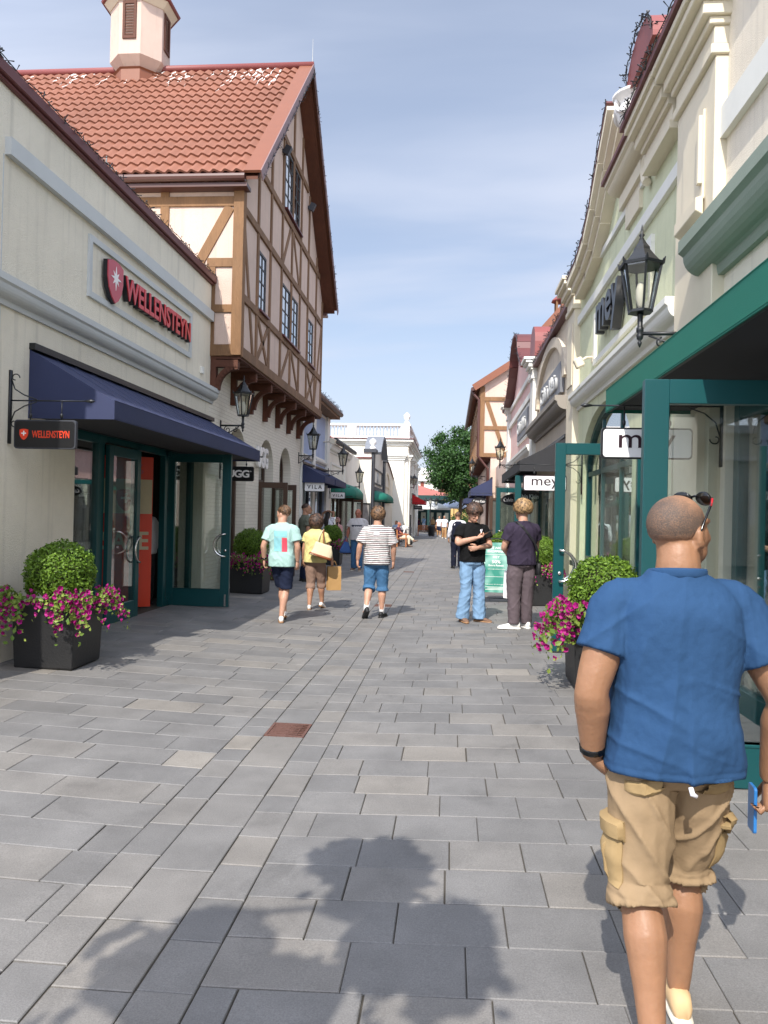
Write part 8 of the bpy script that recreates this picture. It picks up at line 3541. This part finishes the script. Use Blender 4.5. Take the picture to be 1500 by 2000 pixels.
for k in range(5):
    mb.box(-14 + 4.6 * k, -11.4 + 4.6 * k, -22.0, -21.9, .1, 3.0)
mb.build('dark_window', M['winglass'], t)
a = thing('market_awning', 'maroon awning on the front behind the viewer', 'awning', (.5, -21, 3))
mb = MB()
mb.add([(-4, -21.9, 4.0), (6, -21.9, 4.0), (6.3, -19.5, 3.1), (-4.3, -19.5, 3.1), (-4.3, -19.5, 2.75), (6.3, -19.5, 2.75), (-4, -21.9, 2.75), (6, -21.9, 2.75)], [(0, 1, 2, 3), (3, 2, 5, 4), (0, 3, 4, 6), (1, 7, 5, 2)])
mb.build('canopy', M['maroon'], a, fix=False)
mb = MB()
mb.beam((-4.2, -19.6, 2.8), (6.2, -19.6, 2.8), .04, .04)
mb.build('frame', M['blackm'], a)
tree('leafy_tree', 'thin young tree behind the balustrade behind the viewer', 1.5, -30, 8.5, 1.6, 6.6, 1.9, 8, 900)
w_ = thing('right_row_wall', 'cream shop wall continuing the right side row behind the viewer', 'wall', (4, -10, 0))
mb = MB()
mb.box(XR, 6, -21, 1.15, 0, 5.8)
mb.build('wall', M['cream2'], w_)
mb = MB()
mb.box(XR - .1, 6, -21, 1.15, 5.8, 5.92)
mb.build('coping', M['coping'], w_)
# ------------------------------------------------------------------ sky, sun, camera
SUN_EL = R(45.3)
w = bpy.data.worlds.new('World')
scn.world = w
w.use_nodes = True
nt = w.node_tree
L = nt.links
bg = nt.nodes['Background']
sky = nt.nodes.new('ShaderNodeTexSky')
sky.sky_type = 'NISHITA'
sky.sun_disc = False
sky.sun_elevation = SUN_EL
sdir = V((-.2137 * math.cos(SUN_EL), -.977 * math.cos(SUN_EL), math.sin(SUN_EL))).normalized()
# blender's sky: rotation 0 puts the sun along +y, growing clockwise
sky.sun_rotation = math.atan2(sdir.x, sdir.y)
sky.air_density = 1.0
sky.dust_density = 1.2
sky.ozone_density = 1.6
tc = nt.nodes.new('ShaderNodeTexCoord')
sp = nt.nodes.new('ShaderNodeSeparateXYZ')
L.new(tc.outputs['Generated'], sp.inputs[0])
# thin high cloud: project the view direction onto a flat layer far above
mz = nt.nodes.new('ShaderNodeMath')
mz.operation = 'MAXIMUM'
mz.inputs[1].default_value = .03
L.new(sp.outputs['Z'], mz.inputs[0])
az = nt.nodes.new('ShaderNodeMath')
az.operation = 'ADD'
az.inputs[1].default_value = .12
L.new(mz.outputs[0], az.inputs[0])
dx = nt.nodes.new('ShaderNodeMath')
dx.operation = 'DIVIDE'
L.new(sp.outputs['X'], dx.inputs[0])
L.new(az.outputs[0], dx.inputs[1])
dy = nt.nodes.new('ShaderNodeMath')
dy.operation = 'DIVIDE'
L.new(sp.outputs['Y'], dy.inputs[0])
L.new(az.outputs[0], dy.inputs[1])
cb = nt.nodes.new('ShaderNodeCombineXYZ')
L.new(dx.outputs[0], cb.inputs[0])
L.new(dy.outputs[0], cb.inputs[1])
mp = nt.nodes.new('ShaderNodeMapping')
mp.inputs['Scale'].default_value = (.55, 1.5, 1)
mp.inputs['Rotation'].default_value = (0, 0, R(-14))
mp.inputs['Location'].default_value = (.4, .75, 0)
L.new(cb.outputs[0], mp.inputs['Vector'])
n = nt.nodes.new('ShaderNodeTexNoise')
n.inputs['Scale'].default_value = 1.0
n.inputs['Detail'].default_value = 6
n.inputs['Roughness'].default_value = .48
n.inputs['Distortion'].default_value = .35
L.new(mp.outputs['Vector'], n.inputs['Vector'])
mr = nt.nodes.new('ShaderNodeMapRange')
mr.interpolation_type = 'SMOOTHSTEP'
mr.inputs[1].default_value = .36
mr.inputs[2].default_value = .74
mr.inputs[3].default_value = .40
mr.inputs[4].default_value = .95
L.new(n.outputs['Fac'], mr.inputs[0])
mx = nt.nodes.new('ShaderNodeMix')
mx.data_type = 'RGBA'
# thin cloud is brighter on the side of the sun
dt = nt.nodes.new('ShaderNodeVectorMath')
dt.operation = 'DOT_PRODUCT'
dt.inputs[1].default_value = sdir
L.new(tc.outputs['Generated'], dt.inputs[0])
br = nt.nodes.new('ShaderNodeMapRange')
br.inputs[1].default_value = -.15
br.inputs[2].default_value = 1
br.inputs[3].default_value = 1
br.inputs[4].default_value = 4.2
L.new(dt.outputs['Value'], br.inputs[0])
cm = nt.nodes.new('ShaderNodeMix')
cm.data_type = 'RGBA'
cm.blend_type = 'MULTIPLY'
cm.inputs[0].default_value = 1
cm.inputs[6].default_value = (4.35, 4.75, 5.75, 1)
L.new(br.outputs[0], cm.inputs[7])
L.new(cm.outputs[2], mx.inputs[7])
hz = nt.nodes.new('ShaderNodeMapRange')
hz.inputs[1].default_value = .02
hz.inputs[2].default_value = .42
hz.inputs[3].default_value = .96
hz.inputs[4].default_value = .0
L.new(sp.outputs['Z'], hz.inputs[0])
hm_ = nt.nodes.new('ShaderNodeMath')
hm_.operation = 'MAXIMUM'
L.new(mr.outputs[0], hm_.inputs[0])
L.new(hz.outputs[0], hm_.inputs[1])
L.new(hm_.outputs[0], mx.inputs[0])
L.new(sky.outputs[0], mx.inputs[6])
L.new(mx.outputs[2], bg.inputs['Color'])
bg.inputs['Strength'].default_value = .125
ld = bpy.data.lights.new('sun', 'SUN')
ld.energy = 4.4
ld.angle = R(.55)
ld.color = (1, .95, .87)
lo = bpy.data.objects.new('sun', ld)
COL.objects.link(lo)
lo.rotation_euler = sdir.to_track_quat('Z', 'Y').to_euler()
cam = bpy.data.cameras.new('camera')
co = bpy.data.objects.new('camera', cam)
COL.objects.link(co)
cam.sensor_fit = 'VERTICAL'
cam.sensor_height = 32.0
cam.lens = 32.0 * 1500 / 2000
cam.clip_start = .05
cam.clip_end = 3000
YAW, ROLL, PITCH = R(4.95), R(1.3), R(.27)
f_ = V((-math.sin(YAW) * math.cos(PITCH), math.cos(YAW) * math.cos(PITCH), math.sin(PITCH)))
r0 = V((math.cos(YAW), math.sin(YAW), 0))
u0 = r0.cross(f_)
c_, s_ = math.cos(ROLL), math.sin(ROLL)
r_ = r0 * c_ + u0 * s_
u_ = u0 * c_ - r0 * s_
co.matrix_world = Matrix(((r_.x, u_.x, -f_.x, 0), (r_.y, u_.y, -f_.y, 0), (r_.z, u_.z, -f_.z, H_CAM), (0, 0, 0, 1)))
scn.camera = co
scn.view_settings.view_transform = 'Standard'
scn.view_settings.look = 'None'
scn.view_settings.exposure = 0.45
scn.view_settings.gamma = 1.0
scn.cycles.max_bounces = 8
scn.cycles.transparent_max_bounces = 16
scn.cycles.use_denoising = True
scn.cycles.sample_clamp_indirect = 6
